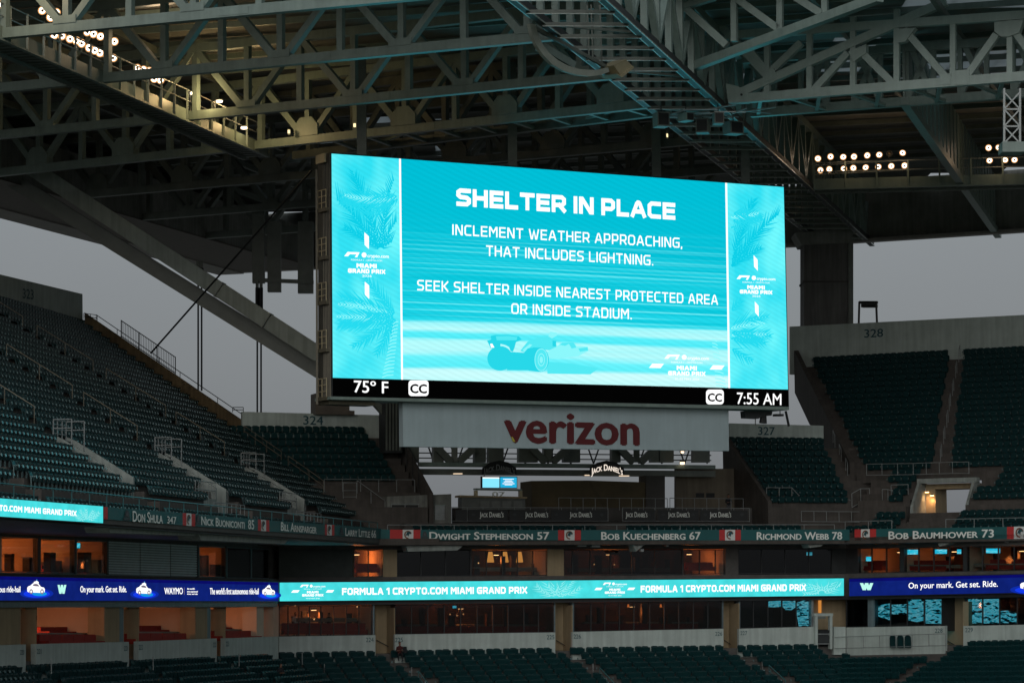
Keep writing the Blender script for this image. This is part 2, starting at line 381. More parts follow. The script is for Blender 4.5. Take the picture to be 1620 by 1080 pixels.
# vomitories: white side walls cut into the rake, dark passage, guard rail on top
for i, a in enumerate(AISL[:3]):
    v = thing('vomitory', ['stair entrance with white sloping side walls cut into the left stand above the leftmost name','stair entrance with white sloping side walls in the middle of the left stand','white walled stair entrance in the left stand, the one nearest the 324 seats'][i], 'stair entrance', DL.P(a,4,16.75), 'stair entrances of the left stand')
    for sx in (a-1.1, a+1.08):
        mb = MB(); w = DL.pl.u3*.22
        poly = [DL.P(sx,3.2,16.76), DL.P(sx,6.9,16.76), DL.P(sx,6.9,DL.zt(6.9)+.3), DL.P(sx,6.4,DL.zt(6.4)+.4), DL.P(sx,3.2,DL.zt(3.2)+.4)]
        mb.prism(poly, w); mb.build('side_wall', PALEC, v)
    mb = MB()
    q = [DL.P(a-.85,6.55,16.76),DL.P(a+1.05,6.55,16.76),DL.P(a+1.05,6.8,16.76),DL.P(a-.85,6.8,16.76)]; mb.box8(q+[Vector((p.x,p.y,DL.zt(6.4)+.35)) for p in q]); bwv = mb.build('rear_wall', CONCD, v)
    mb = MB(); q = [DL.P(a-.6,6.46,16.8),DL.P(a+.9,6.46,16.8),DL.P(a+.9,6.54,16.8),DL.P(a-.6,6.54,16.8)]; mb.box8(q+[Vector((p.x,p.y,18.9)) for p in q]); mb.build('doorway', BLACK, v)
    mb = MB(); zz = DL.zt(6.9)+.25
    for sx in (a-1.0, a-.35, a+.4, a+1.05): mb.tube(DL.P(sx,6.9,zz-.2), DL.P(sx,6.9,zz+0.86), .035)
    for dz in (.15,.38,.62,0.86): mb.tube(DL.P(a-1.0,6.9,zz+dz), DL.P(a+1.05,6.9,zz+dz), .03)
    for dz in (.4,0.86): mb.tube(DL.P(a-1.0,6.9,zz+dz), DL.P(a-1.0,5.9,zz+dz), .03); mb.tube(DL.P(a+1.05,6.9,zz+dz), DL.P(a+1.05,5.9,zz+dz), .03)
    for sx in (a-1.0, a+1.05): mb.tube(DL.P(sx,5.9,zz-.7), DL.P(sx,5.9,zz+0.86), .035)
    mb.build('guard_rail', GALV, v)
    mb = MB()
    for k in range(7):
        q = [DL.P(a-.85,3.4+k*.45,16.76),DL.P(a+.9,3.4+k*.45,16.76),DL.P(a+.9,3.9+k*.45,16.76),DL.P(a-.85,3.9+k*.45,16.76)]
        mb.box8(q+[Vector((p.x,p.y,16.95+k*.19)) for p in q])
    mb.build('steps', CONC, v)

# --- the centre-left block behind the 324 wall, and its twin 327 on the right
DC = Deck(RC, 3.5, 19.0, .62, 11, 16.75)
def lim(deck, pa, pb):                         # s as a linear function of t through two photo pixels on the rake
    (s0,t0),(s1,t1) = deck.xst(*pa), deck.xst(*pb); return lambda t: s0+(s1-s0)*(t-t0)/(t1-t0)
c_end = lim(DC, (612,683), (662,775)); c_seat = lim(DC, (583,690), (640,775)); c7a, c7b = lim(DC, (1150,697), (1212,790)), lim(DC, (1305,697), (1346,790))
c7end = lim(DC, (1322,697), (1368,790))
c4 = lambda i, t: [(-11.6, c_end(t))]
stand4 = thing('grandstand', 'small block of teal seats under the wall left of the hanging white sign', 'grandstand', DC.P(-5,4,16.4))
DC.terrace('terrace', c4, stand4, CONC)
tc_ = DC.t1+11*RUN+.1
PC4 = Pl(DC.pl.st(-10,0,tc_).xy, DC.pl.st(10,0,tc_).xy)
bw4 = MB().slab(PC4, [(383,651),(605,656.5),(603,705),(384,705)], 0, .4).build('back_wall', WHITEC, stand4)
letter(PC4, .03, (480,671),(511,672),(480,656.5), '324', TEALD, 'section_number', bw4, bold=.012)
mb = MB(); q = [DC.P(-11,-.2,16.3), DC.P(4.2,-.2,16.3), DC.P(4.2,3.6,16.3), DC.P(-11,3.6,16.3)]; mb.box8(q+[Vector((p.x,p.y,16.74)) for p in q]); mb.build('walkway', CONC, stand4)
s4 = lambda i, t: [(-11.2, c_seat(t))] if t > 5.2 else []
DC.seats(s4, .56, 'corner')
for row, (sa, sb, t, z) in enumerate([(-9,-1.2,1.1,16.75),(-9,-1.9,2.0,17.2),(-9,-2.5,2.9,17.65),(-9,-2.9,3.8,18.1)]):
    for k in range(int((sb-sa)/.56)): SEATS.append((DC.P(sa+.3+k*.56, t, z), DC.rotz(), 'corner'))
    mb = MB(); q = [DC.P(sa-.5,t-.45,16.75),DC.P(sb+.2,t-.45,16.75),DC.P(sb+.2,t+.45,16.75),DC.P(sa-.5,t+.45,16.75)]
    if row: mb.box8(q+[Vector((p.x,p.y,z)) for p in q]).build('step', CONC, stand4)
mb = MB()                                      # raked wall along the steps to the right of 324
pts = [(t, c_end(t)+.15) for t in (3.6, 6, 9, 13.0)]
for (ta, sa), (tb, sb) in zip(pts, pts[1:]):
    a, b = DC.P(sa,ta,0), DC.P(sb,tb,0); za, zb = DC.zt(ta)+.9, DC.zt(tb)+.9; n3 = DC.pl.u3*.3
    mb.box8([Vector((a.x,a.y,za-2.2)),Vector((b.x,b.y,zb-2.2)),Vector((b.x,b.y,zb-2.2))+n3,Vector((a.x,a.y,za-2.2))+n3,Vector((a.x,a.y,za)),Vector((b.x,b.y,zb)),Vector((b.x,b.y,zb))+n3,Vector((a.x,a.y,za))+n3])
mb.build('raked_end_wall', CONC, stand4)
stand7 = thing('grandstand', 'small block of teal seats under the wall right of the hanging white sign', 'grandstand', DC.P(30,4,16.4))
DC7 = Deck(RC, 3.5, 19.0, .62, 10, 16.75)
DC7.terrace('terrace', lambda i, t: [(c7a(t)-.2, c7end(t)+1.3)], stand7, CONC)
PC7 = Pl(DC.pl.st(20,0,DC7.t1+10*RUN+.1).xy, DC.pl.st(40,0,DC7.t1+10*RUN+.1).xy)
bw7 = MB().slab(PC7, [(1146,669),(1303,673),(1303,712),(1146,712)], 0, .4).build('back_wall', WHITEC, stand7)
letter(PC7, .03, (1199.5,687.5),(1225.5,688),(1199.5,674), '327', TEALD, 'section_number', bw7, bold=.012)
DC7.seats(lambda i, t: [(c7a(t), c7b(t))], .56, 'corner')
mb = MB()
for (ta), (tb) in zip((3.4,6,9),(6,9,12.2)):
    a, b = DC.P(c7a(ta)-.3,ta,0), DC.P(c7a(tb)-.3,tb,0); za, zb = DC.zt(ta)+.5, DC.zt(tb)+.5; n3 = DC.pl.u3*.3
    mb.box8([Vector((a.x,a.y,16.8)),Vector((b.x,b.y,16.8)),Vector((b.x,b.y,16.8))+n3,Vector((a.x,a.y,16.8))+n3,Vector((a.x,a.y,za)),Vector((b.x,b.y,zb)),Vector((b.x,b.y,zb))+n3,Vector((a.x,a.y,za))+n3])
mb.build('raked_side_wall', CONC, stand7)

# --- the upper stand on the right
DR = Deck(RR, 3.5, 19.0, .60, 25, 16.75)
rl_edge = lim(DR, (1254,550), (1345,730)); ra0, ra1 = lim(DR, (1504,547), (1474,740)), lim(DR, (1522,547), (1497,740))
r_seat0 = lim(DR, (1262,550), (1352,730))
HOLE = (DR.xst(1437,800)[0]-.2, DR.xst(1514,800)[0]+.6)
def rows_r(i, t):
    lo = rl_edge(t) if t > 7.5 else -1.2
    iv = [(lo, 22.0)]
    if t < 7.0 and t > 3.0: iv = minus(iv, [HOLE])
    return iv
def seats_r(i, t):
    lo = r_seat0(t) if t > 7.5 else (1.2 if t < 6 else 0.2)
    iv = minus([(lo, 21.5)], [(ra0(t), ra1(t))])
    if t < 7.6: iv = minus(iv, [(HOLE[0]-.3, HOLE[1]+1.2 if t > 5 else HOLE[1]+.1)])
    return iv
stand8 = thing('grandstand', 'upper tier on the right with rising rows of teal seats under the 328 wall', 'grandstand', DR.P(5,5,16.4))
DR.terrace('terrace', rows_r, stand8, CONC)
mb = MB(); q = [DR.P(-1.5,-.1,16.3), DR.P(22,-.1,16.3), DR.P(22,3.6,16.3), DR.P(-1.5,3.6,16.3)]; mb.box8(q+[Vector((p.x,p.y,16.75)) for p in q]); mb.build('walkway', CONC, stand8)
DR.seats(seats_r, .56, 'right')
for row, (t, z) in enumerate([(1.0,16.75),(1.9,17.25),(2.8,17.75)]):
    for a, b in minus([(-.9, 21)], [(HOLE[0]+.6, HOLE[1]-.2)]):
        if row and a < 0: a = .8
        for k in range(int((b-a)/.56)): SEATS.append((DR.P(a+.3+k*.56, t, z), DR.rotz(), 'right'))
        if row: q = [DR.P(a,t-.45,16.76),DR.P(b,t-.45,16.76),DR.P(b,t+.45,16.76),DR.P(a,t+.45,16.76)]; MB().box8(q+[Vector((p.x,p.y,z)) for p in q]).build('step', CONC, stand8)
PB8 = Pl(DR.pl.st(-20,0,DR.t1+25*RUN+.1).xy, DR.pl.st(22,0,DR.t1+25*RUN+.1).xy)
bw8 = MB().slab(PB8, [(1249,516.5),(1620,498),(1690,494.5),(1690,575),(1249,592)], 0, .5).build('back_wall', WHITEC, stand8)
letter(PB8, .03, (1367.5,534),(1397,532.5),(1367.5,520.5), '328', TEALD, 'section_number', bw8, bold=.012)
mb = MB()
ts = (8.0, 12, 16, 20, 24.8)
for ta, tb in zip(ts, ts[1:]):
    a, b = DR.P(rl_edge(ta)-.1,ta,0), DR.P(rl_edge(tb)-.1,tb,0); za, zb = DR.zt(ta)+.85, DR.zt(tb)+.95; n3 = DR.pl.u3*-.4
    mb.box8([Vector((a.x,a.y,za-3.5)),Vector((b.x,b.y,zb-3.5)),Vector((b.x,b.y,zb-3.5))+n3,Vector((a.x,a.y,za-3.5))+n3,Vector((a.x,a.y,za)),Vector((b.x,b.y,zb)),Vector((b.x,b.y,zb))+n3,Vector((a.x,a.y,za))+n3])
mb.build('raked_end_wall', CONC, stand8)
# the lit vomitory on the right with daylight at its far end
v = thing('vomitory', 'lit white framed stair entrance in the right stand with daylight at its far end', 'stair entrance', DR.P((HOLE[0]+HOLE[1])/2,4,16.75))
h0, h1 = HOLE[0]+.1, HOLE[1]-.1
zc = DR.zt(7.0)-.05
for sx, th in ((h0-.02,.2),(h1-.18,.2)):
    mb = MB(); mb.prism([DR.P(sx,4.2,17.6),DR.P(sx,6.7,17.6),DR.P(sx,6.7,zc),DR.P(sx,5.9,zc),DR.P(sx,4.2,19.0)], DR.pl.u3*th); mb.build('side_wall', PALEC, v)
mb = MB(); q = [DR.P(h0-.1,5.8,zc-.34),DR.P(h1+.1,5.8,zc-.34),DR.P(h1+.1,6.5,zc-.34),DR.P(h0-.1,6.5,zc-.34)]; mb.box8(q+[Vector((p.x,p.y,zc)) for p in q]); mb.build('lintel', PALEC, v)
mb = MB(); q = [DR.P(h0+.19,6.72,17.6),DR.P(h0+.95,6.72,17.6),DR.P(h0+.95,9.0,17.6),DR.P(h0+.19,9.0,17.6)]; mb.box8(q+[Vector((p.x,p.y,zc-.36)) for p in q]); q = [DR.P(h0+.96,6.72,zc-.75),DR.P(h1-.2,6.72,zc-.75),DR.P(h1-.2,9.0,zc-.75),DR.P(h0+.96,9.0,zc-.75)]; mb.box8(q+[Vector((p.x,p.y,zc-.36)) for p in q]); mb.build('passage_wall', TANW, v)
mb = MB(); q = [DR.P(h0,4.0,18.5),DR.P(h1,4.0,18.5),DR.P(h1,9.5,18.5),DR.P(h0,9.5,18.5)]; mb.box8([Vector((p.x,p.y,16.8)) for p in q]+q); mb.build('floor', CONC, v)
mb = MB()
for k in range(6):
    q = [DR.P(h0+.4,.9+k*.5,16.76),DR.P(h1-.3,.9+k*.5,16.76),DR.P(h1-.3,1.4+k*.5+.001,16.76),DR.P(h0+.4,1.4+k*.5+.001,16.76)]; mb.box8(q+[Vector((p.x,p.y,16.98+k*.28)) for p in q])
mb.build('steps', CONC, v)
for k, (px, py) in enumerate([(1456,765.5),(1466,773.5)]):
    l = thing('wall_lamp', ['hooded wall lamp shining down inside the lit stair entrance, the higher one','hooded wall lamp shining down inside the lit stair entrance, the lower one'][k], 'wall lamp', DR.P(h0+.42+k*.34, 6.42+k*.12, zc-.95-k*.25), 'lamps in the stair entrance')
    b = Vector(l['_b']); MB().tube(b+Vector((0,0,.1)), b, .06, 8, .2).build('hood', BLACK, l)
    MB().tube(b+Vector((0,0,-.0)), b+Vector((0,0,-.05)), .14, 8).build('bulb', glow('warm_bulb', (1,.55,.2), 9), l)
    ld = bpy.data.lights.new('lamp_light', 'SPOT'); ld.energy = 60; ld.color = (1,.5,.2); ld.spot_size = R_(100); ld.shadow_soft_size = .1
    lo = bpy.data.objects.new('lamp_light', ld); COL.objects.link(lo); lo.parent = l; lo.location = (0,0,-.12)

# --- the lower bowl at the foot of the picture
PLL = Pl(W(0,935,147), W(441,935,192)); PLC = Pl(W(441,935,192), W(1338,930,207)); PLR = Pl(W(1338,930,207), W(1620,927,197))
def interp(x, pts):
    for (x0,y0),(x1,y1) in zip(pts, pts[1:]):
        if x <= x1 or (x1,y1) == pts[-1]: return y0+(y1-y0)*(x-x0)/(x1-x0)
# lower bowl rows: one stepped terrace per side, walls above them
bowl = thing('grandstand', 'lower tier of teal seats along the foot of the picture, below the white numbered walls', 'grandstand', (0, 185, 6))
SIDES = [('L', PLL, -60, 439, [(0,1052),(441,1032)], [(50,1),(212,1),(350,1)], .6), ('C', PLC, 441, 1338, [(441,1030),(880,1022.5),(1290,1017)], [(612,1),(894,1),(1158,1),(1344,1)], .62), ('R', PLR, 1338, 1700, [(1338,1016),(1620,1010),(1700,1008)], [(1512,-.6)], .6)]
for key, pl, x0, x1, yl, gaps, pitch in SIDES:
    mb = MB(); nrow = 12
    s_of = lambda px: (pl.at(px, 1020, -1.0).xy-pl.a).dot(pl.u)
    def zf(sx):                               # floor of the top row from where the seat tops meet the wall in the photo
        p = pl.a + pl.u*sx - pl.n*1.0; px = pj((p.x,p.y,9.5))[0]; return pl.at(px, interp(px, yl), -1.0).z - .92
    S0, S1 = s_of(x0), s_of(x1)
    gs = [(s_of(g), k) for g, k in gaps]
    N = 16
    for i in range(nrow):
        ta, tb = -.5-i*.85, -.5-(i+1)*.85
        for k in range(N):
            a, b = S0+(S1-S0)*k/N, S0+(S1-S0)*(k+1)/N
            if key == 'L' and i > 0: b = min(b, S1-.2*i)
            q = [pl.st(a,0,tb),pl.st(b,0,tb),pl.st(b,0,ta+.03),pl.st(a,0,ta+.03)]; za, zb = zf(a)-.33*i, zf(b)-.33*i
            zz = [za,zb,zb,za]
            mb.box8([Vector((p.x,p.y,z-.5)) for p, z in zip(q,zz)]+[Vector((p.x,p.y,z)) for p, z in zip(q,zz)])
        n = int((S1-S0)/pitch); rz = math.atan2(pl.n.y, pl.n.x)-math.pi/2
        for k in range(n):
            sx = S0+(k+.5)*pitch
            if key == 'L' and sx > S1-.3: continue
            fw = .85*i
            if any(abs(sx-(g+kk*.36*fw)) < .62 for g, kk in gs): continue
            if key == 'C':
                sx += .055*(1 if k % 2 == 0 else -1)
                if s_of(1292) < sx and i < 2: continue
                if s_of(1292) < sx < s_of(1292)+1.2+i*.0 and i < 3: continue
            if key == 'R' and sx < s_of(1500) and i < 3: continue
            p = pl.st(sx, zf(sx)-.33*i, -.5-i*.85-.42); SEATS.append((p, rz, 'bowl'))
    mb.build('terrace_'+{'L':'west','C':'corner','R':'north'}[key] if False else 'terrace', CONCD, bowl)
# white numbered walls between bowl and suites, each wall its own thing
WALLS = [(PLL,-60,41,[(-60,1022),(41,1018.5)],None,('220',32,38.5,1035)),(PLL,57,204,[(57,1018),(204,1014.5)],('221',58.8,65.5,1033.5),('221',196.5,202.5,1028.5)),(PLL,219,343,[(219,1014),(343,1009)],('222',220,226,1026.8),('222',337,342,1023)),
  (PLL,356,440.5,[(356,1009),(440.5,1006)],('223',357.5,362.5,1021.5),None),(PLC,441.5,594,[(441,1006.3),(594,1004)],None,('224',579,591,1014.8)),(PLC,624.5,878.5,[(624,1003),(878,999.7)],('225',625,637.5,1015),('225',865,877,1010.5)),
  (PLC,905.5,1144.5,[(905,999),(1144,994)],('226',907.5,919,1009.3),('226',1131.5,1142.5,1005)),(PLC,1169,1288,[(1169,994),(1288,990.8)],('227',1171.5,1182,1003.8),None),(PLR,1339,1495,[(1339,992),(1495,989.3)],None,('228',1479,1491,1000.3)),(PLR,1524,1690,[(1524,989.5),(1690,986)],('229',1527,1539,999.3),None)]
wl_names = ['leftmost white wall panel marked 220 below the red lounges','white wall panel marked 221 under the two standing people','white wall panel marked 222 under the second lounge','white wall panel marked 223 under the third lounge','white wall panel marked 224 beneath the kitchen window','long white wall panel marked 225 behind the paired seats','long white wall panel marked 226 right of the 225 panel','white wall panel marked 227 left of the white doorway','white wall panel marked 228 below the cyan lit windows','white wall panel marked 229 at the right edge']
for (pl,xa,xb,tl,nl,nr), nm in zip(WALLS, wl_names):
    (xA,yA),(xB,yB) = tl
    mb = MB().slab(pl, [(xa,interp(xa,tl)),(xb,interp(xb,tl)),(xb,interp(xb,tl)+62),(xa,interp(xa,tl)+62)], -.5, .3)
    o = tag(mb.build('numbered_wall', WHITEC), nm, 'wall', 'white numbered walls')
    for nn, side in ((nl,'l'),(nr,'r')):
        if not nn: continue
        t, a, b, y = nn; sl = (yB-yA)/(xB-xA); h = (b-a)*.60 if pl is not PLL else 8.0
        letter(pl, .53, (a,y),(b,y+sl*(b-a)),(a,y-h), t, TEALD, 'section_number', o, bold=.0)
# passages between the walls
for i, (pl, xa, xb, y0, y1, d) in enumerate([(PLL,41,58,957,1062,1.2),(PLL,204,220,957,1056,1.2),(PLL,343,357,957,1048,1.2),(PLC,594,625,955,1050,1.5),(PLC,878,906,951,1044,1.5),(PLC,1144,1170,948,1040,1.5),(PLR,1495,1524.5,945,1020,2.2)]):
    w = thing('passage', ['tan walled passage beside the 220 panel','tan walled passage between the 221 and 222 panels','tan walled passage between the 222 and 223 panels','tan walled passage left of the 225 panel','tan walled passage between the 225 and 226 panels','tan walled passage between the 226 and 227 panels','tan walled passage left of the 229 panel'][i], 'passage', pl.at((xa+xb)/2, 1010, d), 'passages to the lower seats')
    MB().rect(pl, xa-.5, y0, xb+.5, y1, d, .2).build('back_wall', TANW, w)
    MB().rect(pl, xb-1.2, y0+6, xb-.2, y1, -.2, d+.18).build('side_wall', TANW, w)
    mb = MB(); a = pl.at(xa+2, 1012, d-.1); b = pl.at(xb-3, 1026, d-.5); mb.tube(a, b, .03); mb.build('handrail', DARK, w)
    mb = MB()
    for k in range(9):                          # steps down to the seats
        c = pl.at((xa+xb)/2+k*1.2*(1 if pl is not PLR else -.6), 1040, -.6-.42*k); z = pl.at((xa+xb)/2, interp((xa+xb)/2, [t for t in SIDES if t[1] is pl][0][4]), -1).z-.72-.165*k
        mb.box((c.x,c.y,z-.12), 1.1, .44, .2, math.atan2(pl.u.y,pl.u.x))
    mb.build('steps', CONCD, w)
# single row of seats along the middle name boards
clen = (RC.b-RC.a).length
for k in range(int((clen-5.5)/.56)):
    sx = 3.0+k*.56
    if abs(sx-17.2) > 1.0 and sx < clen-1.5: SEATS.append((RC.st(sx, 16.80, 1.0), math.atan2(RC.n.y, RC.n.x)-math.pi/2, 'corner'))
# ------------------------------------------------------------------ seats: the nearest 300 as things, the rest as one mass
def vis(p, m=70):
    x, y = pj(p); return -m < x < 1620+m and -m < y < 1080+m
def seat_back():
    mb = MB(); W2, H = .235, .50
    prof = [(-W2,.0),(W2,.0),(W2,H-.10),(W2-.05,H-.02),(W2-.12,H),(-W2+.12,H),(-W2+.05,H-.02),(-W2,H-.10)]
    n = len(prof); V = []
    for dy in (0,.05):
        for x, z in prof: V.append((x, .20+dy+.16*z/H-.06*(1-(x/W2)**2)*(-1), z+.38))
    return mb.add(V, [tuple(range(n)), tuple(range(2*n-1,n-1,-1))]+[(i,n+i,n+(i+1)%n,(i+1)%n) for i in range(n)])
def seat_pan():                                # folded up against the back
    mb = MB(); W2 = .22; prof = [(.12,.40),(.19,.42),(.10,.80),(.04,.79)]
    V = [(x, y, z) for x in (-W2, W2) for y, z in prof]
    return mb.add(V, [(0,1,2,3),(7,6,5,4),(0,4,5,1),(1,5,6,2),(2,6,7,3),(3,7,4,0)])
def glint_plate(x): return MB().box8([(x-.03,-.05,.53),(x+.03,-.05,.53),(x+.03,-.01,.53),(x-.03,-.01,.53),(x-.03,-.015,.66),(x+.03,-.015,.66),(x+.03,.03,.66),(x-.03,.03,.66)])  # tilted glossy plate added at the armrest front to glint turquoise
def seat_arm(x): return glint_plate(x).box((x,.14,.62), .045, .30, .035).box((x,.24,.29), .04, .05, .58)
vs = [s for s in SEATS if vis(s[0])]
vs.sort(key=lambda s: (s[0]-CAM).length)
occ = lambda s: s[2] == 'left' and pj(s[0]+Vector((0,0,.6)))[1] > interp(pj(s[0])[0], [(0,786),(165,800),(600,834)])
vs = [s for s in vs if s[2] != 'bowl' or pj(s[0]+Vector((0,0,.8)))[1] < 1090]
near = [s for s in vs if not occ(s)][:300]; nid = set(id(s) for s in near)
rest = [s for s in vs if id(s) not in nid]
proto = thing('stadium_seat', 'x', 'seat')
seat_back().build('backrest', SEATM, proto); seat_pan().build('seat_pan', SEATM, proto); [seat_arm(x).build('armrest', ARMGLINT, proto) for x in (-.255,.255)]
first = True
LB = {'left':('folded teal plastic seat in the near rows of the left upper stand','near seats of the left upper stand'), 'bowl':('folded teal plastic seat in the rows below the white numbered walls','near seats of the lower tier')}
for p, rz, k in near:
    o = proto if first else copy_tree(proto); first = False
    o.location = p; o.rotation_euler = (0,0,rz); tag(o, LB.get(k, LB['left'])[0], 'seat', LB.get(k, LB['left'])[1])
B_, P_ = seat_back(), seat_pan(); A_ = glint_plate(-.27)
big = MB(); proto_v = B_.v+P_.v+A_.v; nb = len(B_.v); na = nb+len(P_.v); proto_f = B_.f+[tuple(i+nb for i in f) for f in P_.f]+[tuple(i+na for i in f) for f in A_.f]; nf = len(B_.f)+len(P_.f)
for p, rz, k in rest:
    c, s = math.cos(rz+random.uniform(-.02,.02)), math.sin(rz); o = len(big.v); dz = random.uniform(-.015,.015)
    w = 1.16 if k == 'bowl' else 1.0
    big.v += [Vector((p.x+v.x*w*c-v.y*s, p.y+v.x*w*s+v.y*c, p.z+v.z+dz-(.5 if j >= na and k == 'bowl' else 0))) for j, v in enumerate(proto_v)]
    big.f += [tuple(i+o for i in f) for f in proto_f]
so = big.build('stadium_seats', SEATM, loc=(0,190,10)); so.data.materials.append(ARMGLINT)
for i, p in enumerate(so.data.polygons): p.material_index = 1 if i % len(proto_f) >= nf else 0
tag(so, 'row upon row of folded teal plastic seats in the far parts of the stands', 'seats', kind='stuff')
# ------------------------------------------------------------------ suites: two storeys behind the ribbon boards
ST = {}
for key, lab, pl in (('L','two storeys of suites on the left, behind the dark blue ribbon board',PLL),('C','two storeys of glazed suites in the middle, behind the long turquoise ribbon board',PLC),('R','two storeys of glazed suites at the right, behind the short blue ribbon board',PLR)):
    ST[key] = thing('suite_building', lab, 'building', tuple(pl.at({'L':300,'C':900,'R':1500}[key], 1000, 2.0)))
RAIL_D = .9
def beam(key, pl, poly, d, th, m, name='beam'): return MB().slab(pl, poly, d, th).build(name, m, ST[key])
SLABM = mat('slab_concrete', (.10,.095,.09), .9, var=.3)
FASC = mat('blue_grey_fascia', (.16,.22,.24), .5, var=.2, streak=.2)
beam('L', PLL, [(-60,838),(441,851),(441,868.5),(-60,845)], .8, 8, SLABM, 'upper_slab')
beam('C', PLC, [(441,851),(1338,853),(1338,867),(441,869.5)], .8, 8, SLABM, 'upper_slab')
beam('R', PLR, [(1338,853),(1690,848),(1690,861),(1338,867)], .8, 8, SLABM, 'upper_slab')
beam('L', PLL, [(-60,905),(441,915.5),(441,956),(-60,956)], 0.12, 8.6, SLABM, 'floor_slab')
beam('C', PLC, [(441,913),(1338,907.5),(1338,944),(441,955.5)], 0.12, 8.6, SLABM, 'floor_slab')
beam('R', PLR, [(1338,907),(1690,901),(1690,938.5),(1338,944)], 0.12, 8.6, SLABM, 'floor_slab')
beam('L', PLL, [(-60,951),(439,951),(439,959.3),(-60,960.5)], -.2, .3, FASC, 'fascia')
beam('C', PLC, [(441,951.5),(1338,942.5),(1338,947.5),(441,957.5)], -.1, .2, DARK, 'fascia')
beam('R', PLR, [(1338,943.5),(1690,937),(1690,942.5),(1338,947.5)], -.1, .2, DARK, 'fascia')
for key, pl, xa, xb in (('L',PLL,-60,441),('C',PLC,441,1338),('R',PLR,1338,1690)):
    ya, yb = {'L':(1048,1036),'C':(1036,1022),'R':(1022,1018)}[key]
    beam(key, pl, [(xa,ya),(xb,yb),(xb,yb+14),(xa,ya+14)], -.15, 8.8, SLABM, 'lower_floor')
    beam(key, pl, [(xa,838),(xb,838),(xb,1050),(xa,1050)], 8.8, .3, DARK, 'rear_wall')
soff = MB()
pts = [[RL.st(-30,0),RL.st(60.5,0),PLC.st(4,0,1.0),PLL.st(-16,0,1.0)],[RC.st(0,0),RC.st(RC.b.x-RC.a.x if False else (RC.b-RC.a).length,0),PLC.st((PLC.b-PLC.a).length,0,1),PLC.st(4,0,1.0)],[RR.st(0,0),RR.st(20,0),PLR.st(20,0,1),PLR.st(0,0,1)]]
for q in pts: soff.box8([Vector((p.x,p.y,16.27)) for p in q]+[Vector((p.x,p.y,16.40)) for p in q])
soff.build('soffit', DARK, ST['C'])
# raker beam ends under the left overhang
for i, (xa, xb, y) in enumerate([(168,322,(825,830,851,836)),(312,464,(841,845,864,848)),(640,738,(858,858,870,866)),(1000,1030,(855,855,864,866)),(1275,1312,(855,855,864,860)),(1480,1512,(853,853,861,858))]):
    pl = RL if xb < 600 else (RC if xb < 1345 else RR)
    w = tag(MB().slab(pl, [(xa,y[0]),(xb,y[1]),(xb-14,y[2] if xb > 600 else y[2]-4),(xa+6,y[3]+6)], .3, 1.2).build('raker_beam', PALEC), ['large tapered concrete beam end under the leftmost name','large tapered concrete beam end under the left stand beside the dark glazing','pale tapered beam end below the middle name board','small beam end beneath the fourth name board','small beam end beneath the third emblem','small beam end under the last name board'][i], 'beam', 'beam ends below the name band')
def room(key, pl, xa, xb, ya, yb, depth, m, lit=0, col=(1,.22,.045), floor=None, lp=None, d0=.9):
    q = [pl.at(x,y,d0)+pl.n3*depth for x, y in ((xa-1,ya-3),(xb+1,ya-3),(xb+1,yb+8),(xa-1,yb+8))]; MB().prism(q, pl.n3*.15).build('room_wall', BROWNW if (yb < 920 and m is WARMW) else m, ST[key])
    MB().rect(pl, xb-.4, ya-2, xb+.6, yb+8, d0+.06, depth-.1).build('partition', m, ST[key])
    MB().rect(pl, xa-.6, ya-2, xa+.4, yb+8, d0+.06, depth-.1).build('partition', m, ST[key])
    if lit:
        p = pl.at((xa+xb)/2 if lp is None else lp, ya+5, d0)+pl.n3*depth*.45; p.z -= .05; lit = lit*LK
        l = thing('ceiling_light', 'x', 'ceiling light', tuple(p), 'ceiling lights inside the suites')
        MB().tube(p+Vector((0,0,.1)), p, .22, 10).build('rim', DARK, l); MB().tube(p-Vector((0,0,.01)), p-Vector((0,0,.04)), .19, 10).build('diffuser', glow('warm_lamp', (1,.5,.2), 5), l)
        ld = bpy.data.lights.new('room_light', 'POINT'); ld.energy = lit; ld.color = col; ld.shadow_soft_size = .3
        lo = bpy.data.objects.new('room_light', ld); COL.objects.link(lo); lo.parent = l; lo.location = (0,0,-.35); LIGHTS.append(l)
BROWNW = mat('brown_wall', (.11,.065,.045), .8, var=.5, scale=1.2)
LIGHTS = []; LK = 3.3
def glaze(key, pl, xs, yt, yb, gm, d=.9, fw=1.3, fm=None):
    fm = fm or DARK
    X0, X1 = xs[0], xs[-1]; T = lambda x: yt[0]+(yt[1]-yt[0])*(x-X0)/(X1-X0); B = lambda x: yb[0]+(yb[1]-yb[0])*(x-X0)/(X1-X0)
    for a, b in zip(xs, xs[1:]):
        a2, b2 = a+.04, b-.04
        fr = MB(); f = fw/2
        fr.slab(pl, [(a2,T(a)),(a2+f,T(a)),(a2+f,B(a)),(a2,B(a))], d, .12); fr.slab(pl, [(b2-f,T(b)),(b2,T(b)),(b2,B(b)),(b2-f,B(b))], d, .12)
        fr.slab(pl, [(a2+f,T(a)),(b2-f,T(b)),(b2-f,T(b)+fw*.8),(a2+f,T(a)+fw*.8)], d+.005, .11); fr.slab(pl, [(a2+f,B(a)-fw),(b2-f,B(b)-fw),(b2-f,B(b)),(a2+f,B(a))], d+.005, .11)
        w = fr.build('window', fm, ST[key])
        MB().slab(pl, [(a2+f,T(a)+fw*.8),(b2-f,T(b)+fw*.8),(b2-f,B(b)-fw),(a2+f,B(a)-fw)], d+.05, .02).build('pane', gm, w)
def pier(key, pl, xa, xb, ya, yb, d, th, m, name='pier'): return MB().rect(pl, xa, ya, xb, yb, d, th).build(name, m, ST[key])
yt = lambda x: 847+.05*x
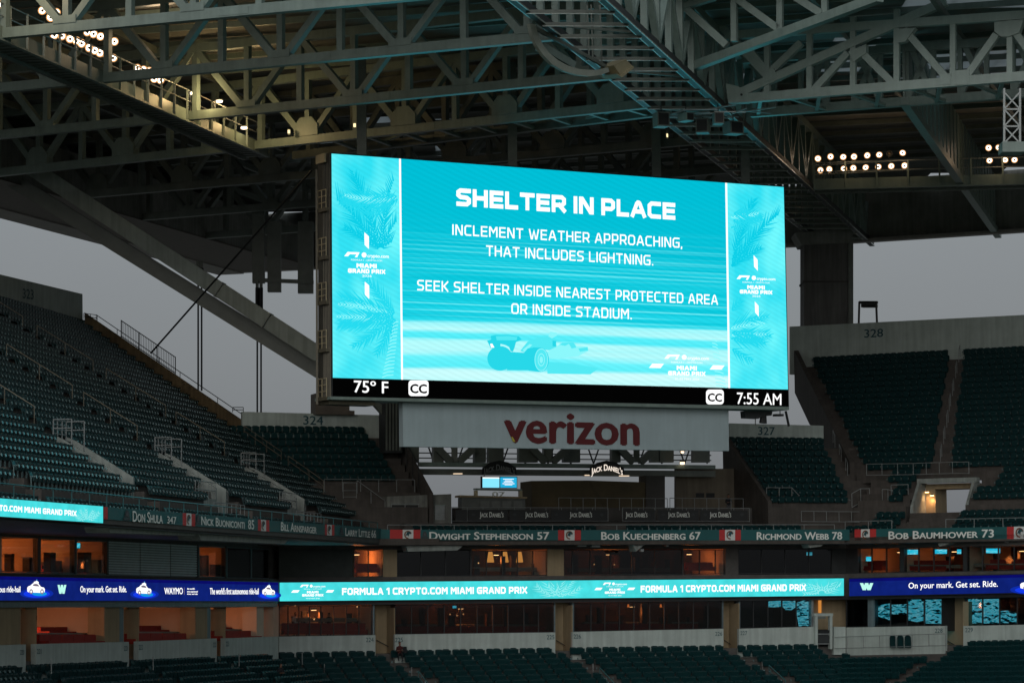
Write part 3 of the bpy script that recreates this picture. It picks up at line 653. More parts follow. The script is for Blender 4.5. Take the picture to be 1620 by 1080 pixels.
yb_ = lambda x: 904+.027*x
# upper storey, left
for xa, xb, lit in ((2,60,70),(64,118,60),(121,169.5,28),(315,357,26)):
    glaze('L', PLL, [xa,xb], (yt(xa),yt(xb)), (yb_(xa),yb_(xb)), GLASS, .8, 1.6, FASC); room('L', PLL, xa, xb, yt(xa), yb_(xb), 5.5, WARMW, lit)
glaze('L', PLL, [359,398,428], (865,868), (914,915), GLASSD, .8, 1.4, FASC)
for xa, xb in ((60,64),(118,121),(169.5,172),(313,315),(357,359)): pier('L', PLL, xa, xb, yt(xa)-2, 918, .75, .3, DARK)
pier('L', PLL, 428, 441.5, 860, 916, .7, .5, SLABM)
SHUT = mat('shutter_metal', (.66,.72,.74), .5, var=.12)
for k, (xa, xb) in enumerate(((172,221),(222.5,269),(270.5,313))):
    mb = MB(); n = 13
    for j in range(n):
        y = lambda x, q: yt(x)+(yb_(x)-yt(x))*q
        mb.slab(PLL, [(xa,y(xa,j/n)),(xb,y(xb,j/n)),(xb,y(xb,(j+.72)/n)),(xa,y(xa,(j+.6)/n))], .80, .07)
    rs_ = mb.build('roller_shutter', SHUT, ST['L']); MB().slab(PLL, [(xa,yt(xa)),(xb,yt(xb)),(xb,yb_(xb)),(xa,yb_(xa))], .88, .05).build('backing_sheet', mat('shutter_backing_grey', (.3,.33,.34), .6), rs_)  # darker grey sheet behind the slats
# sill strip above the ribbon on the left
beam('L', PLL, [(-60,903),(430,915.5),(430,919.5),(-60,910)], .3, .5, FASC, 'sill')
# upper storey, middle
pier('C', PLC, 441.5, 558, 868, 914, .8, .4, mat('dark_green_panel', (.05,.06,.055), .7, var=.3), 'wall_panel')
U = [([560,583,606],(869.5,870),(912.5,912),GLASS,42,WARMW),([628,666,705,744],(870,870),(912,911),GLASSD,0,DARK),([746,770,795,819,843,866],(870,870),(911,910),GLASS,26,WARMW),
     ([892,906,934,966,1000,1036,1079],(869.5,869),(909.5,908.5),GLASSD,30,BROWNW),([1081,1107,1132,1148],(869,869),(908.5,907.7),GLASS,24,WARMW),([1168,1205,1242,1280,1316],(868,867.5),(907.5,907),GLASSD,0,DARK)]
for xs, t, b, gm, lit, wm in U:
    glaze('C', PLC, xs, t, b, gm, .9, 1.2); room('C', PLC, xs[0], xs[-1], t[0], b[0], 6.0, wm, lit)
for xa, xb, m in ((606,628,TANW),(744,746,DARK),(866,892,TANW),(1079,1081,DARK),(1148,1168,SLABM),(1316,1338,DARK)): pier('C', PLC, xa, xb, 866, 914, .85, .4, m)
U = [([1357,1379,1402,1424],(866.5,865.5),(906.5,905.5),GLASS,17,WARMW),([1430,1453,1477,1502,1524],(865.5,864.5),(905.5,904),GLASS,19,WARMW),([1529,1554,1579,1604,1640],(864.5,862.5),(904,902),GLASS,17,WARMW)]
for xs, t, b, gm, lit, wm in U:
    glaze('R', PLR, xs, t, b, gm, .9, 1.2); room('R', PLR, xs[0], xs[-1], t[0], b[0], 6.0, wm, lit)
for xa, xb in ((1338,1357),(1424,1430),(1524,1529)): pier('R', PLR, xa, xb, 862, 910, .85, .4, DARK)
# lower storey, left: open fronted lounges
for xa, xb, lit in ((32,165,75),(195.5,309,48),(333,406,56)):
    room('L', PLL, xa, xb, 962, 1022, 6.0, WARMW, lit, (1,.35,.15), d0=.3)
for xa, xb, m in ((-60,32,TANW),(165,189,TANW),(189,195.5,FASC),(309,328,TANW),(328,333,FASC),(406,417,WARMW),(432.5,441,WARMW)): pier('L', PLL, xa, xb, 958, 1052, .1, 1.0, m, 'column')
room('L', PLL, 417, 432, 960, 1010, 5, WARMW, 12, d0=.6)
# lower storey, middle and right
Lw = [('C',PLC,[441.5,456,473,490,508,528,548,568,590],(958,957),(1006.2,1004),GLASS,30,WARMW),('C',PLC,[625,651,677,703,729,755,780,804,829,852,877],(956,953.5),(1003.2,1000),GLASSD,62,BROWNW),
      ('C',PLC,[908,935,957,980,1003,1028,1051,1074,1097,1120,1143],(953,949.5),(999,994),GLASSD,52,BROWNW),('C',PLC,[1171,1192,1215,1237,1260,1284],(949,947.8),(993.7,991),GLASSD,0,DARK)]
for key, pl, xs, t, b, gm, lit, wm in Lw:
    glaze(key, pl, xs, t, b, gm, .4, 1.2); room(key, pl, xs[0], xs[-1], t[0], b[0], 6.5, wm, lit, d0=.5)
for xa, xb, m in ((590,592.5,FASC),(877,878.5,FASC),(905.5,908,FASC),(1143,1144.5,FASC),(1169,1171,FASC),(1284,1287,GALV)): pier('C', PLC, xa, xb, 948, 1010, .3, .5, m)
glaze('R', PLR, [1339,1373], (947.5,947), (992,991), GLASSD, .4); room('R', PLR, 1339, 1373, 947, 991, 6, DARK, 0, d0=.5)
pier('R', PLR, 1373, 1382, 944, 992, .3, .6, FASC, 'column')
for xs in ([1382,1408.5,1435,1462,1490],[1527,1554,1581,1609,1640]):
    glaze('R', PLR, xs, (947-(xs[0]-1382)*.012,945-(xs[0]-1382)*.012), (991.5,989), GLASSD, .4); room('R', PLR, xs[0], xs[-1], 946, 990, 6, DARK, 0, d0=.5)
pier('C', PLC, 1287, 1338, 945, 995, 1.8, .3, TANW, 'recess_wall')
for i, l in enumerate(LIGHTS):
    x = pj(l.location)[0]; up = pj(l.location)[1] < 915
    near = 'suite' if up else 'lounge'
    l['label'] = ORD[i % 16] + f" ceiling light along the {'upper' if up else 'lower'} row of {near} windows" if i < 16 else 'ceiling light far back in the ' + ['upper suite at the right','lower glazed room','dim room behind the paired seats','last glazed room','kitchen'][i % 5]
# ------------------------------------------------------------------ LED ribbon boards
def led(name, col, st=1.0, var=.06, scale=(6,6,6)):
    m = bpy.data.materials.new(name); m.use_nodes = True; n, l = m.node_tree.nodes, m.node_tree.links
    n.remove(n['Principled BSDF']); e = n.new('ShaderNodeEmission'); e.inputs[1].default_value = st
    tc = n.new('ShaderNodeTexCoord'); no = n.new('ShaderNodeTexNoise'); no.inputs['Scale'].default_value = 1.4; no.inputs['Detail'].default_value = 3
    cr = n.new('ShaderNodeValToRGB'); cr.color_ramp.elements[0].position = .3; cr.color_ramp.elements[1].position = .7
    cr.color_ramp.elements[0].color = tuple(c*(1-var) for c in col)+(1,); cr.color_ramp.elements[1].color = tuple(c*(1+var) for c in col)+(1,)
    l.new(tc.outputs['Object'], no.inputs['Vector']); l.new(no.outputs['Fac'], cr.inputs[0]); l.new(cr.outputs[0], e.inputs[0]); l.new(e.outputs[0], n['Material Output'].inputs[0]); return m
TURQ = led('turquoise_led', lin((72,222,226)), 1.0, .1); NAVYL = led('navy_led', lin((14,32,112)), 1.0, .15)
NAVYT = led('deep_navy_led', lin((10,12,100)), 1.0, .1)
LEDW = glow('white_led', (1,1,1), 1.15); LEDP = glow('pale_led', lin((150,240,240)), 1.0); LEDB = glow('blue_glow_led', lin((20,60,235)), 1.0); LEDB2 = glow('blue_halo_led', lin((14,44,165)), 1.0); LEDT = glow('teal_glow_led', lin((20,150,225)), 1.0)
LEDC = glow('mint_led', lin((190,255,240)), 1.0); LEDK = glow('led_black', (.001,.001,.001), 1.0); LEDG = glow('grey_led', lin((120,110,125)), 1.0)
def poly(pl, pts, d, m, name, parent, th=None):
    return MB().add([pl.at(x,y,-d) for x, y in pts], [tuple(range(len(pts)))]).build(name, m, parent)
def ell(cx, cy, rx, ry, n=20, rot=0): return [(cx+rx*math.cos(2*math.pi*i/n)*math.cos(rot)-ry*math.sin(2*math.pi*i/n)*math.sin(rot), cy+rx*math.cos(2*math.pi*i/n)*math.sin(rot)+ry*math.sin(2*math.pi*i/n)*math.cos(rot)) for i in range(n)]
def fronds(pl, d, cx, cy, spec, m, name, parent, clip, wd=1.1, wob=0):
    """palm leaves drawn as thin leaflets: spec = (angle, length, bend, leaflet length)"""
    rnd = random.Random(int(cx*7+cy)); mb = MB(); k = 0
    inside = lambda p: clip[0] < p[0] < clip[2] and clip[1] < p[1]+wob*(p[0]-clip[0]) and p[1] < clip[3]+wob*(p[0]-clip[0])
    for ang, L, bend, ll in spec:
        x, y, a = cx, cy, R_(ang); n = max(7, int(L/4.6))
        for i in range(n):
            nx, ny = x+math.cos(a)*L/n, y+math.sin(a)*L/n
            for sg in (-1, 1):
                q = math.sin(math.pi*min(1,(i+2)/(n+1)))**.6; le = ll*q*rnd.uniform(.75,1.15); b = a+sg*R_(rnd.uniform(24,40))
                tip = (nx+math.cos(b)*le, ny+math.sin(b)*le); w = wd*.55
                p1 = (nx-math.sin(b)*w, ny+math.cos(b)*w); p2 = (nx+math.sin(b)*w, ny-math.cos(b)*w)
                if inside(tip) and inside(p1) and inside(p2):
                    k += 1; mb.add([pl.at(p[0],p[1],-d-.0006*(k % 40)) for p in (p1,p2,tip)], [(0,1,2)])
            x, y = nx, ny; a += R_(bend)/n
    return mb.build(name, m, parent) if mb.v else None
def event_logo(pl, d, cx, cy, k, parent, slope=0.0, dates=True, bars=True, m=None):
    m = m or LEDW
    q = lambda x, y: (cx+x*k, cy+y*k+slope*x*k)
    P = lambda pts, nm: poly(pl, [q(*p) for p in pts], d, m, nm, parent)
    P([(-36,-14),(-30.5,-21),(-11.5,-21),(-15.5,-13),(-19,-13),(-16.5,-17.5),(-27,-17.5),(-30,-14)], 'slanted_logo')
    P(ell(-4.5,-17,4,4.2,10), 'round_logo')
    T = lambda s, x0, x1, y, h, **kw: letter(pl, d+.004, q(x0,y), q(x1,y), q(x0,y-h), s, m, 'event_lettering', parent, **kw)
    T('crypto.com', .8, 34.5, -13.5, 5.6, bold=.015); T('FORMULA 1 - CRYPTO.COM', -25, 24, -7.5, 2.6)
    T('MIAMI', -16.5, 15.5, 3.5, 7, style='race', wt=.3); T('GRAND PRIX', -30, 29, 12, 7, style='race', wt=.3)
    T('01-03 MAY 2026' if dates else '2026', -19 if dates else -7.5, 19 if dates else 7.5, 19 if dates else 17.5, 3.4)
    if bars:
        P([(-60.5,1),(-55,-6),(-36.5,-6),(-42,1)], 'slanted_bar'); P([(35.5,1.5),(41,-5.5),(59.5,-5.5),(54,1.5)], 'slanted_bar')
def led_car(pl, d, cx, cy, w, h, parent):
    poly(pl, ell(cx+1,cy+h*.32,w*.95,h*.3,20), d, LEDB2, 'floor_halo', parent); poly(pl, ell(cx+1,cy+h*.34,w*.75,h*.22,20), d+.004, LEDB, 'floor_glow', parent); poly(pl, ell(cx+w*.2,cy+h*.34,w*.42,h*.13,16), d+.008, LEDT, 'floor_glow', parent)
    q = lambda pts: [(cx+x*w/2, cy+y*h/2) for x, y in pts]
    poly(pl, q([(-.98,.42),(-1,-.02),(-.9,-.18),(-.62,-.30),(-.42,-.52),(-.1,-.6),(.3,-.5),(.55,-.14),(.9,-.06),(1,.15),(.96,.5),(.5,.56),(-.8,.5)]), d+.012, LEDW, 'car_body', parent)
    poly(pl, q([(-.3,-.58),(-.22,-.74),(0,-.8),(.08,-.98),(.16,-.8),(.3,-.7),(.3,-.52)]), d+.013, LEDW, 'roof_sensor', parent)
    poly(pl, q([(-.38,-.28),(-.28,-.45),(-.05,-.50),(.22,-.43),(.38,-.18),(-.1,-.22)]), d+.016, LEDG, 'car_window', parent)
    for x in (-.55, .68): poly(pl, [(cx+x*w/2+a, cy+.42*h/2+b) for a, b in ell(0,0,w*.1,h*.15,12)], d+.017, LEDG, 'car_wheel', parent); poly(pl, [(cx+x*w/2+a, cy+.42*h/2+b) for a, b in ell(0,0,w*.05,h*.08,10)], d+.02, LEDW, 'wheel_hub', parent)
    poly(pl, [(cx+.02*w, cy-.5*h),(cx+.07*w,cy-.5*h),(cx+.055*w,cy-.39*h),(cx+.035*w,cy-.39*h)], d+.02, LEDT, 'roof_beacon', parent)
def wmark(pl, d, x0, x1, y0, y1, parent):
    mb = MB(); w = (x1-x0)*.13
    for i, (a, b) in enumerate([((0,1),(.27,0)),((.27,0),(.5,1)),((.5,1),(.73,0)),((.73,0),(1,1))]):
        A = (x0+(x1-x0)*(.1+a[0]*.8), y1-(y1-y0)*a[1]); B = (x0+(x1-x0)*(.1+b[0]*.8), y1-(y1-y0)*b[1])
        mb.add([pl.at(A[0]-w,A[1],-d-.003*i),pl.at(A[0]+w,A[1],-d-.003*i),pl.at(B[0]+w,B[1],-d-.003*i),pl.at(B[0]-w,B[1],-d-.003*i)], [(0,1,2,3)])
    mb.build('letter_mark', LEDC, parent)
def ribbon(lab, pl, quad_, m, base=(0,0)):
    t = thing('ribbon_board', lab, 'LED board', tuple(pl.at((quad_[0][0]+quad_[1][0])/2, quad_[2][1], 0)), 'LED ribbon boards')
    (a,b,c,d_) = quad_
    MB().slab(pl, [(a[0]-.8,a[1]-1.2),(b[0]+.8,b[1]-1.2),(c[0]+.8,c[1]+1.2),(d_[0]-.8,d_[1]+1.2)], -.42, .4).build('housing', BLACK, t)
    poly(pl, quad_, .44, m, 'screen', t); return t
D_ = .45
rb = ribbon('long turquoise ribbon board with white race lettering running across the middle', PLC, [(442.5,921),(1335,914.3),(1335,941.6),(442.5,950.3)], TURQ)
sl = -.0085
for L, Rr, TL in (((541,940.6),(834,938.2),(541,929.4)),((1013.5,936.7),(1275,934.1),(1013.5,925.6))): letter(PLC, D_+.01, L, Rr, TL, 'FORMULA 1 CRYPTO.COM MIAMI GRAND PRIX', LEDW, 'race_lettering', rb, 'race', wt=.25)
event_logo(PLC, D_, 495, 936, .57, rb, sl); event_logo(PLC, D_, 973, 932, .54, rb, sl)
for cx, cy, s in ((880,946,1),(1300,938,.9)):
    fronds(PLC, D_-.006, cx, cy, [(-160,40*s,30,16),(-130,36*s,20,15),(-100,34*s,0,15),(-70,34*s,0,15),(-40,40*s,-20,15),(-15,44*s,-20,14),(170,34*s,20,12)], LEDP, 'palm_pattern', rb, (cx-60,917-.0,min(cx+62,1334),944), 1.5, .0075)
rl_ = ribbon('dark blue ribbon board with white taxi pictures on the left side', PLL, [(-60,909.5),(440.5,920.7),(440.5,950.3),(-60,949)], NAVYL)
MB().add([PLL.at(x,y,-.444) for x, y in [(-60,909.5),(440.5,920.7),(440.5,925),(-60,915)]], [(0,1,2,3)]).build('screen_band', NAVYT, rl_)
for t, L, Rr, TL, bd in (("The world's first autonomous ride-hail",(-78,936.5),(32,936),(-78,926),.012),('On your mark. Get set. Ride.',(127,936.2),(200,936),(127,925.8),.012),("The world's first autonomous ride-hail",(332,939.4),(409,939.2),(332,929),.012),('WAYMO',(260,939.2),(289,939),(260,928.6),.02),('the world\'s',(296,931.8),(308,931.9),(296,929.2),.01),('most experienced',(296,936.2),(312.5,936.3),(296,933.6),.01),('driver and ride',(296,939.9),(312.5,940),(296,937.6),.01)):
    letter(PLL, D_+.01, L, Rr, TL, t, LEDW, 'advert_lettering', rl_, bold=bd)
poly(PLL, [(291.2,928.5),(292,928.5),(292,940),(291.2,940)], D_+.01, LEDG, 'divider', rl_)
for cx, cy, w, h in ((57,929.5,28,27),(227.5,931.5,24,25),(425,934,20,22)): led_car(PLL, D_, cx, cy, w, h, rl_)
wmark(PLL, D_+.01, 91.5, 104.5, 924.5, 938.5, rl_)
rr_ = ribbon('dark blue ribbon board with white slogan lettering on the right side', PLR, [(1343.5,915),(1690,906.3),(1690,935.5),(1343.5,942.3)], NAVYL)
MB().add([PLR.at(x,y,-.444) for x, y in [(1343.5,915),(1690,906.3),(1690,911),(1343.5,919.7)]], [(0,1,2,3)]).build('screen_band', NAVYT, rr_)
wmark(PLR, D_+.01, 1361, 1381, 921.6, 932.8, rr_)
letter(PLR, D_+.01, (1437.5,930.2),(1578.5,927.3),(1437.5,920.6), 'On your mark. Get set. Ride.', LEDW, 'advert_lettering', rr_, bold=.014)
led_car(PLR, D_, 1633, 924, 38, 26, rr_)
rt = ribbon('short turquoise ribbon board with white race lettering at the left edge, above the suites', RL, [(-60,783),(163,800.6),(163,827),(-60,812.5)], TURQ)
letter(RL, D_+.01, (-29,805.4),(121,816.2),(-29,795.6), 'CRYPTO.COM MIAMI GRAND PRIX', LEDW, 'race_lettering', rt, 'race', wt=.25)
fronds(RL, D_-.006, 138, 828, [(-150,26,20,9),(-120,26,10,9),(-95,24,0,9),(-65,24,0,9),(-40,28,-10,9)], LEDP, 'palm_pattern', rt, (112,796,162,826), 1.4, -.07)
# ------------------------------------------------------------------ band of names under the upper stands
topL = [(163,801),(290,811),(440,823.7),(529,830),(606,835.8)]; botL = [(163,820.5),(290,830.5),(440,841.3),(529,846.8),(606,851.8)]
topC = [(606,837.3),(900,838),(1345,837)]; botC = [(606,852.6),(680,854),(1345,854.3)]; topR = [(1345,837),(1700,831)]; botR = [(1345,854.3),(1700,851)]
def band(pl, xa, xb, m, d=.10, th=.1):
    t, b = (topL, botL) if pl is RL else ((topC, botC) if pl is RC else (topR, botR))
    return MB().slab(pl, [(xa,interp(xa,t)),(xb,interp(xb,t)),(xb,interp(xb,b)),(xa,interp(xa,b))], -d, th)
NAMES = [(RL,171,289,'Don Shula',(210,824.2),(257,827.4),(210,806.8),'347',(264.5,827.2),(278.5,828.4),(264.5,815.5),(201,814,6,9)),(RL,309,408,'Nick Buoniconti',(318.5,829.6),(386.5,835.4),(318.5,815.5),'85',(392.5,836),(401.8,836.8),(392.5,820.8),(313.5,821.5,4.5,9)),
 (RL,426,514,'Bill Arnsparger',(444.5,838.6),(500.5,843.4),(444.5,824.6),None,0,0,0,None),(RL,529,604,'Larry Little 66',(546.5,846.8),(594.5,850.2),(546.5,833.8),None,0,0,0,(540.5,839.5,4,7)),
 (RC,665,883,'Dwight Stephenson 57',(679.5,852.8),(868.5,852.8),(679.5,840.3),None,0,0,0,(672,845.5,5.5,6)),(RC,919,1138,'Bob Kuechenberg 67',(951.5,853),(1108,852.8),(951.5,840.4),None,0,0,0,None),
 (RC,1172,1344,'Richmond Webb 78',(1197.5,853),(1332,852.7),(1197.5,840.6),None,0,0,0,None),(RR,1386,1593,'Bob Baumhower 73',(1406,852.3),(1572,849.2),(1406,839.6),None,0,0,0,None)]
BRONZE = mat('dark_bronze', (.05,.06,.065), .6, var=.3)
for i, (pl,xa,xb,nm,L,Rr,TL,num,nL,nR,nT,em) in enumerate(NAMES):
    lab = ['teal board with a pale name and a three figure number, beside the turquoise ribbon','teal board with a pale name ending in 85','teal board with a pale name and no number','short teal board with a pale name in the corner of the stand','teal board with a pale name and the number 57, first in the middle','teal board with a pale name ending in the number 67','teal board with a pale name ending in the number 78','teal board with a pale name ending in 73, at the right'][i]
    t = tag(band(pl,xa,xb,TEALP).build('name_board', TEALP), lab, 'name board', 'boards of the name band')
    letter(pl, .13, L, Rr, TL, nm, LETW, 'lettering', t, small_caps=True, bold=.026, space=1.0)
    if num: letter(pl, .13, nL, nR, nT, num, LETW, 'number', t, bold=.02)
    if em:
        x, y, rx, ry = em; poly(pl, [(x-rx*.7,y+ry*.4),(x-rx*.5,y-ry*.6),(x,y-ry),(x+rx*.5,y-ry*.6),(x+rx*.7,y+ry*.4)], .13, BRONZE, 'shield', t)
        poly(pl, ell(x,y-ry*.1,rx*.3,ry*.4,10), .15, GREYC, 'shield_figure', t); poly(pl, [(x-rx,y+ry*.5),(x+rx,y+ry*.5),(x+rx*.9,y+ry*.9),(x-rx*.9,y+ry*.9)], .14, BRONZE, 'shield_scroll', t)
EMB = [(RL,163.5,165,165,171),(RL,289,295,303,309),(RL,408,413,421,426),(RL,514,517.5,525,529),(RL,604.2,605,606,607),(RC,617,637,654,665),(RC,883,893,909,919),(RC,1138,1147,1163,1172),(RR,1352,1362,1376,1386),(RR,1593,1604,1622,1633)]
EMB = [e for k, e in enumerate(EMB) if k not in (0,4)]
for i, (pl,a,b,c,d) in enumerate(EMB):
    t = thing('emblem_panel', ['red and white emblem panel right of the first name','red and white emblem panel left of the board without a number','red and white emblem panel right of the board without a number','wide red and white emblem panel at the corner, left of the 57 board','red and white emblem panel between the 57 and 67 boards','red and white emblem panel between the 67 and 78 boards','red and white emblem panel between the 78 and 73 boards','red and white emblem panel at the right edge'][i], 'emblem panel', tuple(pl.at((a+d)/2, 850)), 'emblem panels of the name band')
    if a == 1593: pass
    band(pl,a,b,REDP).build('red_field', REDP, t); band(pl,c,d,REDP).build('red_field', REDP, t); band(pl,b,c,WHITEP).build('white_field', WHITEP, t)
    cx = (b+c)/2; tt_, bb_ = ((topL,botL) if pl is RL else ((topC,botC) if pl is RC else (topR,botR))); cy = (interp(cx,tt_)+interp(cx,bb_))/2; w = (c-b)/2; h = (interp(cx,bb_)-interp(cx,tt_))/2
    ring = ell(cx,cy,w*.72,h*.82,18); mb = MB()
    inn = ell(cx,cy,w*.48,h*.58,18)
    for k in range(4,17): mb.add([pl.at(*ring[k],-.13),pl.at(*ring[(k+1)%18],-.13),pl.at(*inn[(k+1)%18],-.13),pl.at(*inn[k],-.13)], [(0,1,2,3)])
    mb.build('emblem_ring', mat('orange_brown_paint', (.20,.07,.03), .5), t)
    poly(pl, [(cx-w*.45,cy+h*.15),(cx-w*.15,cy-h*.55),(cx+w*.35,cy-h*.65),(cx+w*.6,cy-h*.1),(cx+w*.25,cy-h*.2),(cx+w*.1,cy+h*.35),(cx-w*.1,cy+h*.1)], .14, TEALD, 'emblem_leap', t)
MB().slab(RL, [(604,835.6),(612,836),(612,852.4),(604,851.8)], -.09, .1)
end = tag(band(RL,163.5,170.5,REDP).build('red_end_panel', REDP), 'narrow plain red panel between turquoise ribbon and the first name board', 'panel')
filler = tag(MB().slab(RC, [(600.5,836.6),(617,837.2),(617,852.8),(600.5,852.4)], -.1, .1).build('name_board', TEALP), 'plain teal filler board in the corner without any name', 'name board')
# ------------------------------------------------------------------ the video board
BD = Pl(W(524,400,174), W(1244,400,193))
vb = thing('video_board', 'huge turquoise LED video board hanging in the corner with a white shelter warning', 'video board', tuple(BD.at(885, 640)))
N3, U3 = BD.n3, BD.u3
MB().slab(BD, [(523,241.2),(1241,294.2),(1248.3,644.5),(525.2,628.3)], -.26, 1.0).build('housing', DARK, vb)
MB().slab(BD, [(522.6,626.9),(1248.3,643.3),(1248.4,648.3),(522.6,631.6)], -.5, 2.0).build('bottom_ledge', STEEL, vb)
S0 = .30
def mapx(p, q, t): return (p[0]+(q[0]-p[0])*t, p[1]+(q[1]-p[1])*t)
def scr_mat(name, main):
    m = bpy.data.materials.new(name); m.use_nodes = True; n, l = m.node_tree.nodes, m.node_tree.links
    n.remove(n['Principled BSDF']); e = n.new('ShaderNodeEmission'); l.new(e.outputs[0], n['Material Output'].inputs[0])
    uv = n.new('ShaderNodeUVMap'); uv.uv_map = 'UVMap'; sp = n.new('ShaderNodeSeparateXYZ'); l.new(uv.outputs[0], sp.inputs[0])
    def ramp(stops, src):
        r = n.new('ShaderNodeValToRGB'); el = r.color_ramp.elements
        for k, (p, c) in enumerate(stops):
            q = el[k] if k < 2 else el.new(p); q.position = p; q.color = tuple(c)+(1,)
        l.new(src, r.inputs[0]); return r
    def noise(sx, sy, det=3, rough=.6):
        mp = n.new('ShaderNodeMapping'); mp.inputs['Scale'].default_value = (sx, sy, 1); l.new(uv.outputs[0], mp.inputs[0])
        no = n.new('ShaderNodeTexNoise'); no.noise_dimensions = '2D'; no.inputs['Scale'].default_value = 1; no.inputs['Detail'].default_value = det; no.inputs['Roughness'].default_value = rough
        l.new(mp.outputs[0], no.inputs['Vector']); return no.outputs['Fac']
    def math_(op, a, b):
        k = n.new('ShaderNodeMath'); k.operation = op
        for i, v in enumerate((a, b)):
            if isinstance(v, (int, float)): k.inputs[i].default_value = v
            else: l.new(v, k.inputs[i])
        return k.outputs[0]
    def mix(f, a, b, bt='MIX'):
        x = n.new('ShaderNodeMix'); x.data_type = 'RGBA'; x.blend_type = bt
        for i, v in (('Factor', f), ('A', a), ('B', b)):
            if isinstance(v, (int, float)): x.inputs[i].default_value = v
            elif isinstance(v, tuple): x.inputs[i].default_value = v
            else: l.new(v, x.inputs[i])
        return x.outputs['Result']
    L = lambda *c: lin(c)
    if main:
        wob = math_('ADD', sp.outputs['Y'], math_('MULTIPLY', math_('SUBTRACT', noise(.9, 9), .5), .05))
        base = ramp([(0, L(200,255,255)), (.05, L(205,255,255)), (.064, L(90,240,250)), (.105, L(110,246,255)), (.13, L(190,255,255)), (.175, L(184,255,255)), (.19, L(80,238,250)), (.215, L(95,242,252)), (.235, L(190,255,255)), (.262, L(170,252,255)), (.275, L(45,222,238)), (.30, L(10,202,222)), (.44, L(10,200,220)), (.62, L(4,194,216)), (1, L(0,191,215))], wob)
        st = ramp([(.40, (0,0,0)), (.62, (1,1,1))], noise(.7, 46, 4, .7)).outputs[0]
        fine = ramp([(.60, (0,0,0)), (.70, (1,1,1))], noise(.55, 95, 2, .5)).outputs[0]
        msk = ramp([(0, (.10,)*3), (.26, (.2,)*3), (.32, (.65,)*3), (.5, (.5,)*3), (.68, (.22,)*3), (.74, (.02,)*3), (1, (.0,)*3)], sp.outputs['Y']).outputs[0]
        c = mix(math_('MULTIPLY', st, msk), base.outputs[0], L(40,222,240)+(1,))
        c = mix(math_('MULTIPLY', math_('MULTIPLY', fine, msk), 1.1), c, L(120,246,255)+(1,))
    else:
        base = ramp([(.3, L(50,226,244)), (.7, L(112,250,255))], noise(1.6, 2.6, 2))
        c = base.outputs[0]
    wv = n.new('ShaderNodeTexWave'); wv.wave_type = 'BANDS'; wv.bands_direction = 'DIAGONAL'; wv.inputs['Scale'].default_value = 1; wv.inputs['Distortion'].default_value = .6
    mp = n.new('ShaderNodeMapping'); mp.inputs['Scale'].default_value = (16 if main else 4, 26, 1) ; mp.inputs['Location'].default_value = (.3, .1, 0); l.new(uv.outputs[0], mp.inputs[0]); l.new(mp.outputs[0], wv.inputs['Vector'])
    k = math_('ADD', math_('MULTIPLY', wv.outputs['Fac'], .07), .95)
    v = n.new('ShaderNodeVectorMath'); v.operation = 'SCALE'; l.new(c, v.inputs[0]); l.new(k, v.inputs['Scale'])
    l.new(v.outputs[0], e.inputs[0]); e.inputs[1].default_value = 1.0; return m
SCM, SCS = scr_mat('led_main_screen', True), scr_mat('led_side_screen', False)
def uvquad(q, d, m, name, parent):
    mb = MB(); V, uv = [], []; n = 6
    for j in range(n+1):
        for i in range(n+1):
            a, b = mapx(q[3], q[2], i/n), mapx(q[0], q[1], i/n); p = mapx(a, b, j/n); V.append(BD.at(p[0], p[1], -d)); uv.append((i/n, j/n))
    mb.add(V, [(j*(n+1)+i, j*(n+1)+i+1, (j+1)*(n+1)+i+1, (j+1)*(n+1)+i) for j in range(n) for i in range(n)]); mb.uv = uv
    return mb.build(name, m, parent)
uvquad([(634,251.3),(1149,289.4),(1153.5,613.4),(636.5,600.2)], S0, SCM, 'main_screen', vb)
uvquad([(524.6,243.2),(632,251.1),(635,600.1),(526.6,597.3)], S0, SCS, 'side_screen', vb)
uvquad([(1150.3,289.5),(1239.8,296.1),(1246.6,615.9),(1154.6,613.5)], S0, SCS, 'side_screen', vb)
poly(BD, [(631.2,251),(634.3,251.2),(637.6,600.4),(634.6,600.3)], S0+.012, LEDW, 'white_divider', vb)
poly(BD, [(1147.3,289.2),(1150.4,289.5),(1155.2,613.7),(1152.3,613.6)], S0+.012, LEDW, 'white_divider', vb)
poly(BD, [(526.6,597.3),(1246.6,615.9),(1247.4,642.6),(526.7,626.6)], S0+.004, LEDK, 'black_strip', vb)
